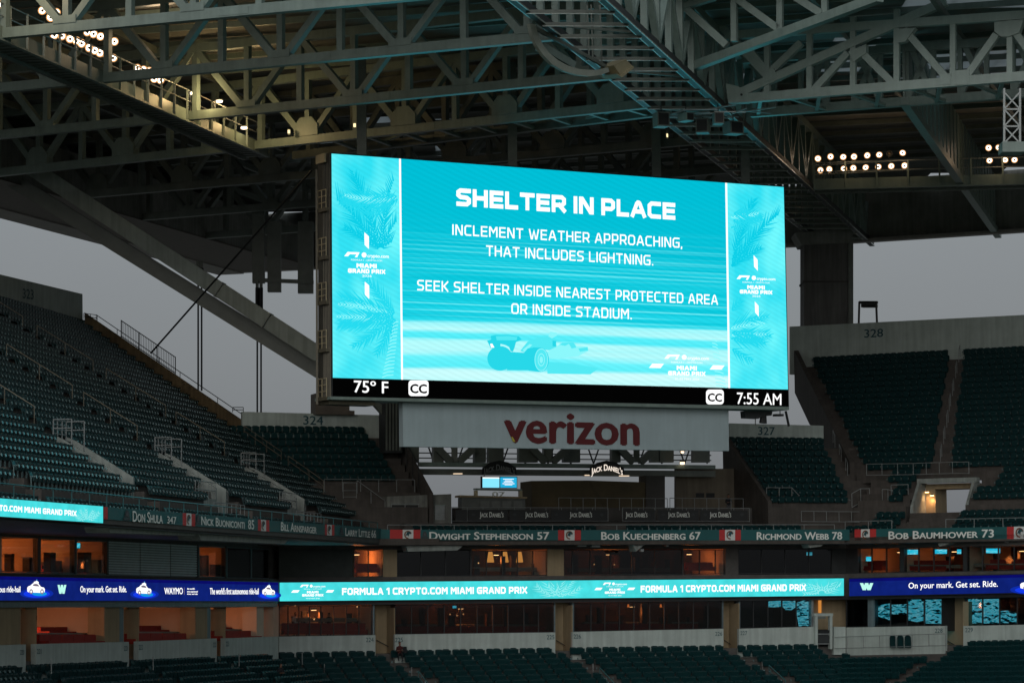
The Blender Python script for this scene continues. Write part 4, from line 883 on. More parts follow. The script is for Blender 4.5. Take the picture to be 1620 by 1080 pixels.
# palm trees on the side panels
PD = glow('palm_dark_led', lin((14,208,232))); PL_ = glow('palm_light_led', lin((150,253,255))); PM = glow('palm_mid_led', lin((38,220,240)))
for cx0, mirror, clip in ((560,1,(527,262,630,596)),(1196,-1,(1156,306,1238,612))):
    X = lambda x: cx0+mirror*(x-560)
    A = lambda a: a if mirror > 0 else 180-a
    cl = clip; wb = -.07
    k = .88 if mirror < 0 else 1
    for cx, cy, sp_, m in ((602,396,[(-124,160,-22,34),(-106,140,-8,30),(-86,130,16,30),(-66,120,24,26),(-142,70,-12,26),(-40,50,20,24)],PD),
                          (626,500,[(-176,96,-30,34),(-152,104,-22,30),(-124,80,-12,26),(160,90,25,30),(136,86,20,26),(184,104,-12,32),(112,70,10,24)],PM),
                          (626,500,[(176,96,8,15),(-160,96,-18,14)],PL_),(632,312,[(160,96,34,30),(142,60,20,24),(188,96,-24,30)],PM),(632,312,[(170,90,26,14)],PL_)):
        fronds(BD, S0+.008+.03*(m is PL_)+.02*(m is PM), X(cx), cy+(28 if mirror < 0 else 0), [(A(a), L*k, b*mirror, ll*k) for a, L, b, ll in sp_], m, 'palm_leaves', vb, cl, 2.7 if m is not PL_ else 1.4, wb)
    mb = MB()
    for j in range(17):                        # ringed trunk at the foot
        y = 508+j*5.6; w = 5+j*.42; c = 627-j*.75
        y2 = y+(28 if mirror < 0 else 0)
        if y2 > 594+(16 if mirror < 0 else 0): break
        mb.add([BD.at(X(c+a), y2+b, -S0-.06) for a, b in ((-w,3.6),(-w*.3,.8),(w*.6,0),(w*.6,1.4),(-w*.3,2.4),(-w,5.2))], [(0,1,2,3,4,5)])
    mb.build('palm_trunk', PL_, vb)
# the marks and event logos
for q in ([(576.4,367.4),(583.6,374),(583.6,394),(576.8,387.4)],[(577,445.4),(584,451.5),(584.2,473),(577.2,466)],[(1192.2,403.7),(1198.5,410.6),(1199,428.6),(1193,422)],[(1194,476.7),(1200,483.5),(1200.5,501),(1194.6,494.2)]): poly(BD, q, S0+.1, LEDW, 'white_mark', vb)
event_logo(BD, S0+.1, 580.5, 420.5, 1.0, vb, .035, False, False); event_logo(BD, S0+.1, 1196.5, 454.5, .87, vb, .03, False, False); event_logo(BD, S0+.1, 1087, 582, 1.0, vb, .022)
# racing car picture
CD, CM_, CL = glow('car_dark_led', lin((40,216,233))), glow('car_mid_led', lin((84,234,244))), glow('car_light_led', lin((140,248,252)))
zc_ = lambda pts: [(740+x/6.75, 480+y/6.75) for x, y in pts]
for pts, d, m, nm in (([(850,620),(1100,640),(1290,672),(1400,690),(1310,755),(850,748)],.02,CM_,'car_shadow'),([(950,460),(1000,415),(1130,410),(1165,455),(1280,460),(1290,505),(1180,560),(900,590),(840,520)],.03,CL,'car_nose'),
   ([(980,440),(1010,418),(1130,412),(1160,470),(1110,480),(1080,430),(1040,452)],.035,CM_,'car_cockpit'),([(1180,480),(1280,466),(1285,500),(1200,515)],.035,CM_,'front_wing'),([(560,505),(640,405),(780,355),(935,372),(950,460),(870,500),(700,470),(620,525)],.04,CM_,'engine_cover'),([(585,495),(660,432),(690,440),(610,522)],.045,CL,'side_flash'),
   ([(430,515),(600,525),(640,478),(720,468),(720,715),(640,712),(420,712)],.05,CD,'car_floor'),([(a,b) for a, b in ell(345,585,136,132,28)],.06,CD,'rear_wheel'),([(a,b) for a, b in ell(775,600,92,130,28)],.06,CD,'rear_wheel'),([(640,500),(700,468),(775,470),(760,730),(650,715)],.055,CD,'wheel_tread'),
   ([(205,395),(250,385),(245,345),(300,335),(440,335),(545,350),(578,385),(545,400),(515,412),(500,470),(482,515),(458,507),(440,462),(400,442),(350,430),(345,470),(285,482),(245,475)],.07,CD,'rear_wing'),([(880,300),(950,310),(955,340),(900,372),(860,350)],.05,CL,'helmet'),([(238,430),(262,428),(285,470),(250,472)],.08,LEDW,'tail_light'),([(300,348),(440,345),(530,358),(520,392),(310,392)],.075,CM_,'wing_panel'),([(905,395),(945,400),(940,460),(905,455)],.06,CD,'mirror')):
    poly(BD, zc_(pts), S0+d, m, nm, vb)
for rx, ry, c in ((72,122,CL),(64,112,CM_),(38,70,CL),(30,58,CM_),(18,36,CL)): poly(BD, zc_(ell(785,600,rx,ry,24)), S0+.08+.004*(72-rx), c, 'wheel_rim', vb)
# the warning text
for t, L, Rr, TL, kw in (('SHELTER IN PLACE',(722,325.6),(1068.5,348),(722,297.6),dict(wt=.245,wide=.80,gap=.12,spw=.40)),('INCLEMENT WEATHER APPROACHING,',(715.5,371.6),(1079.5,392.4),(715.5,354.8),dict(wt=.145,wide=.66,gap=.17,spw=.42)),
    ('THAT INCLUDES LIGHTNING.',(769,404.7),(1033.5,420),(769,388),dict(wt=.145,wide=.66,gap=.17,spw=.42)),('SEEK SHELTER INSIDE NEAREST PROTECTED AREA',(660,459.3),(1135.8,482.2),(660,442.4),dict(wt=.145,wide=.66,gap=.17,spw=.42)),('OR INSIDE STADIUM.',(809,496.2),(999.5,505),(809,479.4),dict(wt=.145,wide=.66,gap=.17,spw=.42))):
    letter(BD, S0+.12, L, Rr, TL, t, LEDW, 'warning_lettering', vb, 'race', **kw)
letter(BD, S0+.06, (560,620.2),(614,622),(560,600.6), '75º F', LEDW, 'temperature', vb, bold=.01)
letter(BD, S0+.06, (1166,638.6),(1236,640.4),(1166,619.6), '7:55 AM', LEDW, 'clock_time', vb, bold=.006)
for x0, y0, x1, y1 in ((646.3,601.4,678,626.2),(1117,616,1145,639.4)):
    r = 5; P = []
    for (cx, cy, a0) in ((x1-r,y0+r,-90),(x1-r,y1-r,0),(x0+r,y1-r,90),(x0+r,y0+r,180)):
        P += [(cx+r*math.cos(R_(a0+k*22.5)), cy+r*math.sin(R_(a0+k*22.5))) for k in range(5)]
    poly(BD, P, S0+.05, LEDW, 'caption_badge', vb)
    letter(BD, S0+.07, (x0+3.2,y1-5.2),(x1-3.2,y1-4.6),(x0+3.2,y0+5.4), 'CC', LEDK, 'caption_letters', vb, bold=.045)
# steel maintenance side at the left end of the board
cn = lambda u, n, z: Vector((BD.a.x, BD.a.y, z)) + U3*u + N3*n
zt0, zb0 = BD.at(524,243).z, BD.at(526,628).z
sb = MB()
for k in range(5): sb.bar(cn(-.12,-.1+k*.2,zb0-.2), cn(-.12,-.1+k*.2,zt0), .09, .12)
sb.build('cladding_rib', mat('shaded_beige_steel', (.13,.115,.08), .55, var=.25, scale=1.2), vb)
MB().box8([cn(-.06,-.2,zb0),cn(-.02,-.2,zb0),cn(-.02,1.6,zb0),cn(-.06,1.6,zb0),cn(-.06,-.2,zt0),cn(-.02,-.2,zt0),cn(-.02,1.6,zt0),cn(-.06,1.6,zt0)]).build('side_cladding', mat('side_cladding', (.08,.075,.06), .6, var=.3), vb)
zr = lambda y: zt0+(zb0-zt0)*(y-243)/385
BEIGE_SHADE = mat('shaded_beige_steel', (.085,.08,.06), .55, var=.25, scale=1.2)  # same beige steel, darkened where the board side lies unlit
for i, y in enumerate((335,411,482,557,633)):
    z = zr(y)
    MB().box8([cn(-.42,-.1,z),cn(-.13,-.1,z),cn(-.13,1.0,z),cn(-.42,1.0,z),cn(-.42,-.1,z+.25),cn(-.13,-.1,z+.25),cn(-.13,1.0,z+.25),cn(-.42,1.0,z+.25)]).build('catwalk', BEIGE_SHADE, vb)
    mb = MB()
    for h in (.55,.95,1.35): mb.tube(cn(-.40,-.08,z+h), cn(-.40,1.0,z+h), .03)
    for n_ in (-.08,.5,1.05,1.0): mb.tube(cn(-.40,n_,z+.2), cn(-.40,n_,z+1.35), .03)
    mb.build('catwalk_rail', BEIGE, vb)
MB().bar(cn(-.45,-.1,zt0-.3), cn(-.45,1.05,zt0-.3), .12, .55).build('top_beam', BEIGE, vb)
MB().bar(cn(-.48,1.0,zb0-.4), cn(-.48,1.0,zt0-.9), .12, .12).build('corner_post', BEIGE_SHADE, vb)
MB().box8([cn(-.1,.2,zb0-.42),cn(3.2,.2,zb0-.42),cn(3.2,1.5,zb0-.42),cn(-.1,1.5,zb0-.42),cn(-.1,.2,zb0-.2),cn(3.2,.2,zb0-.2),cn(3.2,1.5,zb0-.2),cn(-.1,1.5,zb0-.2)]).build('underside_box', BEIGE_SHADE, vb)
for u in (3.2,14.5,26,33.5): MB().bar(cn(u,1.8,zt0-.6), cn(u,1.8,47.6), .5, .6).build('hanger', STEELD, vb)
# the sponsor sign slung below it
sg = thing('sponsor_sign', 'long off white sign with dark red lettering hanging under the video board', 'sign', tuple(BD.at(895, 712, 1.0)))
MB().slab(BD, [(637,636.5),(1152.6,648),(1153.2,713),(638,706)], .4, .5).build('panel', mat('sign_white', (.40,.49,.52), .55, var=.08, scale=.5, streak=.06), sg)
letter(BD, -.37, (799,698.2),(1010,703.4),(799,645.5), 'verizon', DKRED, 'lettering', sg, bold=.032)
poly(BD, [(811,690.5),(815.5,698.4),(811.5,698.4),(808.6,691)], -.34, YEL, 'yellow_corner', sg)
# ------------------------------------------------------------------ the bar terrace under the sign
RT = lambda d: Pl((RC.a+RC.n*d), (RC.b+RC.n*d))
ter = thing('bar_terrace', 'dark open terrace deck beneath the hanging white sign', 'terrace', RC.st(17,16.4,5))
clen = (RC.b-RC.a).length
q = [RC.st(2.5,0,-.1),RC.st(clen-.5,0,-.1),RC.st(clen-.5,0,2.4),RC.st(2.5,0,2.4)]; MB().box8([Vector((p.x,p.y,16.3)) for p in q]+[Vector((p.x,p.y,16.55)) for p in q]).build('seat_step', CONC, ter)
q = [RC.st(2.5,0,2.42),RC.st(26.5,0,2.42),RC.st(26.5,0,12),RC.st(2.5,0,12)]; MB().box8([Vector((p.x,p.y,16.3)) for p in q]+[Vector((p.x,p.y,17.85)) for p in q]).build('deck', CONCD, ter)
q = [RC.st(11,0,6.0),RC.st(25.0,0,6.0),RC.st(25.0,0,11.9),RC.st(11,0,11.9)]; MB().box8([Vector((p.x,p.y,17.86)) for p in q]+[Vector((p.x,p.y,18.45)) for p in q]).build('raised_deck', CONCD, ter)
P5, P7, P9, P11 = RT(5), RT(7), RT(9), RT(11)
MB().rect(RT(5.9), 716, 803, 1190, 832, 0, .2).build('knee_wall', CONCD, ter)
# counter with two television screens
bc = thing('bar_counter', 'long grey panelled bar counter below two small screens', 'bar counter', tuple(P5.at(780,803)))
MB().slab(P5, [(731,786.5),(831,788.5),(831,806),(731,806)], 0, 1.0).build('counter_front', mat('counter_grey', (.12,.13,.12), .6, var=.3), bc)
MB().slab(P5, [(728,782.8),(834,785.6),(834,788.3),(728,785.8)], -.15, 1.3).build('counter_top', TANW, bc)
for k in range(4): MB().rect(P5, 760+k*17.5, 792, 774+k*17.5, 802, -.04, .03).build('front_panel', mat('panel_grey', (.17,.18,.17), .6), bc)
sh = thing('screen_shelf', 'pale shelf frame carrying two small screens above the bar counter', 'shelf', tuple(P5.at(789,784,.4)))
MB().slab(P5, [(752,771.8),(826,773.2),(826,776),(752,774.6)], .3, .5).build('shelf_board', STEEL, sh)
for x in (752,822.5): MB().rect(P5, x, 775.4, x+4, 785.5, .35, .4).build('post', BEIGE, sh)
letter(P5, -.42, (779,785.2),(798,785.6),(779,777), '07', LETW, 'lettering', sh, bold=.03)
for k, (xa, xb, nm) in enumerate(((763.5,790,'left hand small screen above the bar showing pale blue'),(791.5,817.5,'right hand small screen above the bar repeating the warning picture'))):
    tv = thing('television', nm, 'screen', tuple(P5.at((xa+xb)/2, 771.8, .4)), 'screens above the bar')
    MB().slab(P5, [(xa-(2.6 if k == 0 else .8),753),(xb+.8,753.4),(xb+.8,772.2),(xa-(2.6 if k == 0 else .8),771.7)], .42, .12).build('case', BLACK, tv)
    MB().slab(P5, [(xa,754.4),(xb,754.6),(xb,771),(xa,770.8)], .40, .015).build('screen', glow('tv_blue' if k == 0 else 'tv_teal', lin((130,225,250) if k == 0 else (35,170,215)), 1.1), tv)
    if k == 0: MB().slab(P5, [(xa,754.4),(xb,754.6),(xb,756.4),(xa,756.2)], .385, .01).build('title_bar', LEDW, tv)
    else:
        for y, w in ((757.5,17),(760,11),(761.8,15),(764.6,19),(766.4,12)): MB().rect(P5, (xa+xb)/2-w/2, y-.5, (xa+xb)/2+w/2, y+.5, .385, .01).build('text_line', LEDW, tv)
# tarpaulin covered stage, walls beside it
tp = thing('covered_stall', 'large bar stall shrouded in a dull olive brown cover, right of the counter', 'stall', tuple(P7.at(945,803)))
MB().slab(P7, [(841,760.2),(930,759.5),(1021,762.4),(1021,808),(841,808)], 0, 2.6).build('cover', mat('olive_tarpaulin', (.10,.078,.042), .85, var=.3, scale=.6, bump=.4), tp)
MB().rect(P7, 1022, 752, 1052, 808, -.1, 1.5).build('end_pillar', CONCD, tp)
MB().slab(P7, [(930,761),(934,761),(962,806),(956,806)], -.03, .03).build('cover_fold', mat('olive_fold', (.085,.066,.036), .85), tp)
w = tag(MB().slab(P11, [(1069,741),(1185,741),(1185,812),(1069,812)], -1, .3).build('side_wall', mat('dull_plaster', (.20,.17,.13), .9, var=.2, scale=.6, streak=.2)), 'dull plaster wall with two dark vents right of the covered stall', 'wall')
for x in (1101,1117.5): MB().rect(P11, x, 779.5, x+13, 786.5, -1.04, .04).build('vent', BLACK, w)
lb = thing('concrete_block', 'square concrete block with a barred hatch left of the bar terrace', 'wall', tuple(P5.at(680,825)))
MB().slab(P5, [(612,785),(714,781),(714,830),(612,830)], -1.0, 3).build('block', mat('grey_block', (.24,.25,.23), .85, var=.3, streak=.3), lb)
MB().rect(P5, 619, 799, 663, 823, -1.05, .04).build('hatch_opening', BLACK, lb)
mb = MB()
for x in (619.5,641,662.5): mb.rect(P5, x-.5, 797, x+.5, 824, -1.12, .06)
for y in (797,803.5,823.5): mb.rect(P5, 619, y-.5, 663, y+.5, -1.19, .06)
mb.build('hatch_bars', GALV, lb)
dr = thing('service_door', 'small grey metal door in the block beside the bar terrace', 'door', tuple(P5.at(695,823,-1))); MB().rect(P5, 688, 799, 703.5, 822, -1.1, .06).build('leaf', GALV, dr); MB().rect(P5, 686.8, 797.8, 704.7, 799, -1.1, .1).build('frame', STEEL, dr)
# black bar banners hung on the terrace rail
RP = RT(2.35)
for i, (xa, xb, ta, tb) in enumerate(((721,739,0,0),(741,803,759,796.5),(806,869,831,867),(872,961,901.5,936.5),(987,1036,990,1024),(1041,1105,1057,1091),(1108,1183,1123,1156.5))):
    b = tag(MB().slab(RP, [(xa,806.3),(xb,806.5),(xb,823.4),(xa,823.2)], -.05, .03).build('rail_banner', BLACK), [ 'short black banner without clear lettering at the left end of the terrace rail','black lettered banner on the terrace rail, straight below the two small screens','black lettered banner on the terrace rail, right of the one under the screens','black lettered banner ending at the gap in the terrace rail','black lettered banner just right of the gap in the terrace rail','middle one of three black banners right of the rail gap','rightmost black lettered banner on the terrace rail'][i], 'banner', 'banners on the terrace rail')
    if ta: letter(RP, .08, (ta,817.4),(tb,817.5),(ta,809), "Jack Daniel's", LETW, 'lettering', b, small_caps=True, bold=.02)
    for x in (xa+8, xb-9) if xb-xa > 45 else (): MB().add([RP.at(*p,-.075) for p in ell(x,813.5,3,2.4,10)], [tuple(range(10))]).build('bottle_picture', DARK, b)
# truss, beam and lamps that carry the sign
tr = thing('sign_truss', 'dark steel truss and long beam behind the foot of the hanging sign', 'truss', tuple(P9.at(900,750)))
MB().slab(P9, [(664,730.5),(1132,735.5),(1132,741.5),(664,737.5)], -.4, .5).build('beam', STEEL, tr)
MB().slab(P9, [(664,741),(1132,744.5),(1132,754),(664,750)], -.1, .6).build('beam', STEELD, tr)
for cx in (719, 868, 1007):
    for xa, xb in ((cx-27,cx-5),(cx+30,cx+6)): MB().bar(P9.at(xa,709,.3), P9.at(xb,731,.3), .42, .5).build('diagonal', STEELD, tr)
    MB().bar(P9.at(cx,708,.35), P9.at(cx,731,.35), .35, .45).build('upright', STEELD, tr)
for x, w_ in ((653,20),(785,24),(836,30),(1055,22),(1110,26),(694,16),(760,18),(868,14),(905,26),(1036,12),(975,14)): MB().rect(P9, x-w_/2, 703, x+w_/2, 731, .6, .5).build('cladding_box', STEELD, tr)
lat = MB()
for k in range(26):
    x = 660+k*18; lat.bar(P11.at(x,707,1.5), P11.at(x+(9 if k % 2 else -9),733,1.5), .09, .09)
for y in (716,724): lat.bar(P11.at(655,y,1.5), P11.at(1125,y+4,1.5), .08, .08)
lat.build('lattice', BLACK, tr)
for cx, nm, m in ((789.5,'unlit dark arched lettering sign above the two small screens',mat('dull_metal_letters',(.3,.32,.32),.5)),(960,'glowing white arched lettering sign under the beam, right of the middle',glow('white_letters',lin((255,240,225)),1.0))):
    s = thing('arched_sign', nm, 'sign', tuple(P9.at(cx,752,-.6)))
    lo, hi = ((cx-28,752),(cx+29,752)); P = [(cx-27,751),(cx-26,740),(cx-15,731.5),(cx,728),(cx+15,731),(cx+27,740),(cx+28,751),(cx+16,744),(cx,741.5),(cx-14,744)]
    MB().slab(P9, P, -.75, .12).build('backing', BLACK, s)
    letter(P9, .80, (cx-24.5,750.6),(cx+25,751.5),(cx-24.5,740.5), "Jack Daniel's", m, 'lettering', s, small_caps=True, bold=.022, arc=.72)
for i, (xa, xb, y) in enumerate(((718,732,749),(926,933.5,751.5),(980.5,996,752.5),(1020,1027,755))):
    l = thing('strip_lamp', ['lit strip lamp under the beam left of the screens','short lit strip lamp left of the glowing arched sign','lit strip lamp right of the glowing arched sign','short lit strip lamp farthest right under the beam'][i], 'lamp', tuple(P9.at((xa+xb)/2,y)), 'strip lamps under the beam')
    MB().rect(P9, xa, y-2.2, xb, y-.9, -.5, .3).build('casing', GALV, l); MB().rect(P9, xa+.4, y-.85, xb-.4, y+.5, -.48, .22).build('tube', glow('strip_warm', lin((255,225,190)), 1.0), l)
for i, y in enumerate((713.5,730.5)):
    l = thing('round_lamp', ['small warm round lamp high under the sign edge','larger warm round lamp on the beam under the sign'][i], 'lamp', tuple(P9.at(1079.5,y,-.6)))
    p = Vector(l['_b']); MB().tube(p+Vector((0,0,.16)), p, .2, 10).build('hood', DARK, l); MB().tube(p-Vector((0,0,.01)), p-Vector((0,.04,.09+i*.04)), .12+.05*i, 10).build('bulb', glow('lamp_peach', (1,.72,.45), 2.5), l)
# ------------------------------------------------------------------ the canopy roof
ZC = 43.3
def L2(p): return Vector((p[0], p[1]))
LADL = Pl((0.4,143.1), (17.5,208.5)); LADR = Pl((5.3,144.4), (22.5,211.1))
def meet(a, d, pl):                            # where a plan line meets a plan plane
    k = (pl.a-a).dot(pl.n)/d.dot(pl.n); return a+d*k
def truss(name, label, cat, a, b, node, pitch, h=4.3, z=ZC, cw=.55, m=None, gus=False, grp=None, bottom=True, xs=None):
    """flat truss: bottom chord a-b, V diagonals meeting at nodes, uprights every panel"""
    m = m or STEEL; a, b = L2(a), L2(b); u = (b-a).normalized(); L = (b-a).length
    P = lambda s, zz: Vector((a.x+u.x*s, a.y+u.y*s, zz))
    t = thing(name, label, cat, tuple(P(L/2, z)), grp)
    if bottom: MB().bar(P(0,z), P(L,z), cw*.9, cw).build('bottom_chord', m, t)
    MB().bar(P(0,z+h), P(L,z+h), cw*.9, cw).build('top_chord', m, t)
    s0 = (L2(node)-a).dot(u); k0 = -int(s0//pitch)-1; k = k0
    while s0+k*pitch < L:
        s = s0+k*pitch
        if s > 0.2:
            MB().bar(P(s,z+cw*.5), P(s,z+h-cw*.5), .36, .40, tuple((-u.y,u.x,0))).build('upright', m, t)
            if k % 2 == 0:
                for e in (-1, 1):
                    s2 = s+e*pitch
                    if 0 < s2 < L: MB().bar(P(s+e*.35,z+cw*.5), P(s2-e*.2,z+h-cw*.45), .40-.03*e, .46, tuple((-u.y,u.x,0))).build('diagonal', m, t)
                if gus:
                    w = .34; n = Vector((-u.y,u.x,0))*w
                    pl = [P(s-.95,z+.25)-n, P(s+.95,z+.25)-n, P(s+.95,z+.95)-n, P(s+.45,z+1.5)-n, P(s-.45,z+1.5)-n, P(s-.95,z+.95)-n]; MB().prism(pl, n*2).build('gusset_plate', m, t)
                else:
                    w = .30; n = Vector((-u.y,u.x,0))*w; MB().prism([P(s-.7,z+.2)-n, P(s+.7,z+.2)-n, P(s+.7,z+.62)-n, P(s-.7,z+.62)-n], n*2).build('gusset_plate', m, t)
        k += 1
    for s in (L*.38, L*.72):                   # bolted splice plates on the chord
        n = Vector((-u.y,u.x,0))*(cw*.5); MB().prism([P(s-.9,z-.2)-n, P(s+.9,z-.2)-n, P(s+.9,z+.2)-n, P(s-.9,z+.2)-n], n*2).build('splice_plate', m, t)
    return t
def xt(p, q, x): return (x, p[1]+(q[1]-p[1])*(x-p[0])/(q[0]-p[0]))
LINES = {'A':((-27.1,150.6),(-8.6,143.2)),'B':((-23.5,164.0),(1.1,153.1)),'C':((-19.9,177.4),(3.5,165.7)),'D':((-17.1,189.5),(9.2,174.2)),'D2':((-10.7,191.3),(10.1,177.1)),'E':((-15,203.5),(11,190)),'F':((-12,216.5),(14.5,203)),'G':((-9,229.5),(18,216.5))}
NOD = {'A':(106,40),'B':(260,116),'C':(392,176),'D':(488,224),'D2':(560,235),'E':(430,270),'F':(300,300),'G':(420,340)}
LAB = {'A':'nearest steel roof truss, warm lit, crossing the top left corner','B':'second steel roof truss on the left, reaching the lamp catwalk below the glowing floodlights','C':'third steel roof truss on the left, ending by the curved trough','D':'fourth steel roof truss with pointed gusset plates, just above the video board','D2':'dark companion truss behind the one above the video board','E':'dim roof truss far back behind the upper left of the video board','F':'dim roof truss farther back over the sloping strut','G':'dim roof truss at the outer roof edge on the left'}
for k, (p, q) in LINES.items():
    d = L2(q)-L2(p); e = meet(L2(p), d, LADL); st_ = xt(p, q, {'A':-50,'B':-46,'C':-44,'D':-42,'D2':-15,'E':-40,'F':-35,'G':-31}[k])
    pl = Pl(p, q); nd = pl.at(*NOD[k]).xy; nx2 = None
    pit = 3.85
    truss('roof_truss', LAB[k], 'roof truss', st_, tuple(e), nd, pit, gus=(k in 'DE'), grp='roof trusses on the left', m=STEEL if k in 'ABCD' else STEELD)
# plan bracing between the last pair
br = thing('roof_bracing', 'zigzag flat bracing under the truss pair above the video board', 'bracing', (-2,185,ZC))
dp, dq = LINES['D']; ep, eq = LINES['D2']
for i in range(9):
    x = -12+i*2.4; a = xt(dp,dq,x); b = xt(ep,eq,x+1.6)
    MB().bar((a[0],a[1],ZC-.1), (b[0],b[1],ZC-.1), .26, .2).build('brace', STEEL, br)
for i in range(4):
    x = -9+i*4.6; a = xt(dp,dq,x+3.2); b = xt(ep,eq,x); MB().bar((a[0],a[1],ZC+.12), (b[0],b[1],ZC+.12), .22, .18).build('brace', STEEL, br)
# box truss that runs away over the board (its underside looks like a ladder)
EDGE_HIGHLIGHT = mat('edge_highlight_strip', (.42,.45,.42), .25, metal=.2, var=.1)  # for thin strips added as bright highlights along the truss edges
lad = thing('box_truss', 'long box truss seen from below like a ladder, lit turquoise, running over the board', 'roof truss', tuple(LADL.st(30,ZC,0)))
def endp(pl, s): p = pl.a+pl.u*s; return (p.x, p.y)
for nm, pl in (('left', LADL), ('right', LADR)):
    MB().bar(pl.st(-14,ZC), pl.st(106,ZC), .34, .5).build('bottom_chord', DARK, lad); [MB().bar(pl.st(-14,ZC-.21,dd), pl.st(106,ZC-.21,dd), .05, .08).build('flange_highlight', EDGE_HIGHLIGHT, lad) for dd in (-.2,.2)]
    MB().bar(pl.st(-14,ZC+4.4), pl.st(106,ZC+4.4), .5, .5).build('top_chord', STEEL, lad)
    for k in range(34):
        s = -12+k*3.4
        MB().bar(pl.st(s,ZC+.25), pl.st(s,ZC+4.2), .42, .36, tuple(pl.n3)).build('upright', STEEL, lad)
        if pl is LADR: MB().bar(pl.st(s+(0 if k % 2 else 3.4),ZC+.25), pl.st(s+(3.4 if k % 2 else 0),ZC+4.2), .34, .38, tuple(pl.n3)).build('diagonal', STEEL, lad)
for k in range(34):
    s = -12+k*3.4; a, b = LADL.st(s+.3,ZC-.22), LADR.st(s-.8,ZC-.22)
    MB().bar(a, b, .12, .16).build('rung', STEELD, lad); MB().bar(a-Vector((0,0,.11)), b-Vector((0,0,.11)), .05, .05).build('rung_highlight', EDGE_HIGHLIGHT, lad)
    if k % 4 == 1: c = LADR.st(s+2.6,ZC-.05); MB().bar(a, c, .16, .14).build('plan_brace', STEELD, lad)
# cyan lit equipment slung under it
for i, (px, py, w, h, r) in enumerate(((1046,190,.8,.9,.3),(1112,200,.8,.9,-.2),(1160,203,1.0,.8,.5),(1136,188,.6,.7,.1),(1085,186,.6,.5,.6))):
    p = PZ(px, py, ZC-1.1); t = thing('loudspeaker', ['black loudspeaker under the ladder truss, leftmost of the cluster','dark loudspeaker under the ladder truss, second from the right','wide dark loudspeaker at the right of the cluster','small dark loudspeaker high in the middle of the cluster','small grey loudspeaker box in the cluster above the board'][i], 'loudspeaker', tuple(p), 'loudspeakers under the ladder truss')
    MB().box((p.x,p.y,p.z), w, .9, h, r).build('cabinet', STEELD if i != 4 else STEEL, t); MB().box((p.x+.46*math.sin(r),p.y-.47*math.cos(r),p.z), w*.8, .04, h*.8, r).build('grille', BLACK, t)
    MB().tube((p.x,p.y,p.z+h/2), (p.x,p.y,ZC-.2), .04).build('hanger', DARK, t)
cab = MB(); rnd = random.Random(5)
for i in range(16):
    a = PZ(1035+i*9.5, 172+rnd.uniform(0,14), ZC-.6+rnd.uniform(-.3,.3)); cab.bar(a, a+Vector((rnd.uniform(.8,2.2),rnd.uniform(-1,1),rnd.uniform(-.2,.25))), .07, .07)
tag(cab.build('cable_tangle', GALV), 'tangle of cables and brackets over the loudspeaker cluster', 'cables', kind='stuff')
# curved trough and the beige box by it
TRP = Pl(W(838,60,150), W(968,60,157))
ct = thing('curved_trough', 'large curved steel cable trough hanging left of the ladder truss', 'cable trough', tuple(TRP.at(900,130)))
arc = [(838,38),(842,55),(849,72),(860,88),(875,103),(893,113),(913,119),(933,121),(950,119),(964,114)]
inn = [(847,38),(851,54),(858,69),(868,83),(882,95),(898,104),(915,109),(933,111),(949,110),(962,107)]
for i in range(len(arc)-1):
    MB().slab(TRP, [arc[i],arc[i+1],inn[i+1],inn[i]], -.5, 1.1).build('trough_segment', STEEL, ct) if False else None
mb = MB()
for i in range(len(arc)-1): mb.slab(TRP, [arc[i],arc[i+1],inn[i+1],inn[i]], -.9, .2); mb.slab(TRP, [arc[i],arc[i+1],inn[i+1],inn[i]], .45, .16)
mb.build('trough_side', mat('trough_grey', (.36,.38,.33), .5, var=.2), ct)
mb = MB()
for i in range(len(arc)-1): mb.quad(TRP.at(*arc[i],-.7), TRP.at(*arc[i+1],-.7), TRP.at(*arc[i+1],.5), TRP.at(*arc[i],.5))
mb.build('trough_bottom', STEEL, ct)
MB().bar(TRP.at(838,40,-.35), TRP.at(966,110,-.35), .16, .2).build('chord_bar', STEELD, ct)
for i in range(5):
    t = i/5; x, y = 866+t*50, 68+t*30
    MB().slab(TRP, [(x-4,y),(x+6,y+6),(x+3,y+16),(x-8,y+10)], -.25, .5).build('vane', STEEL, ct)
for x in (858,932,938,952): MB().bar(TRP.at(x,interp(x,[(838,40),(966,110)]),-.2), TRP.at(x-3,8,-.2), .09, .09).build('hanger', STEELD, ct)
cb = thing('camera_housing', 'beige box shaped camera housing hung at the right end of the curved trough', 'camera', tuple(TRP.at(987,122,-.6)))
MB().slab(TRP, [(971,104),(990,94),(1002,106),(983,121)], -1.0, .9).build('case', BEIGE, cb); MB().slab(TRP, [(975,117),(984,123),(1003,108),(1002,104.5),(983,119.5)], -1.1, 1.1).build('hood', BEIGE, cb)
MB().bar(TRP.at(966,112,-.4), TRP.at(974,108,-.6), .15, .15).build('bracket', STEELD, cb)
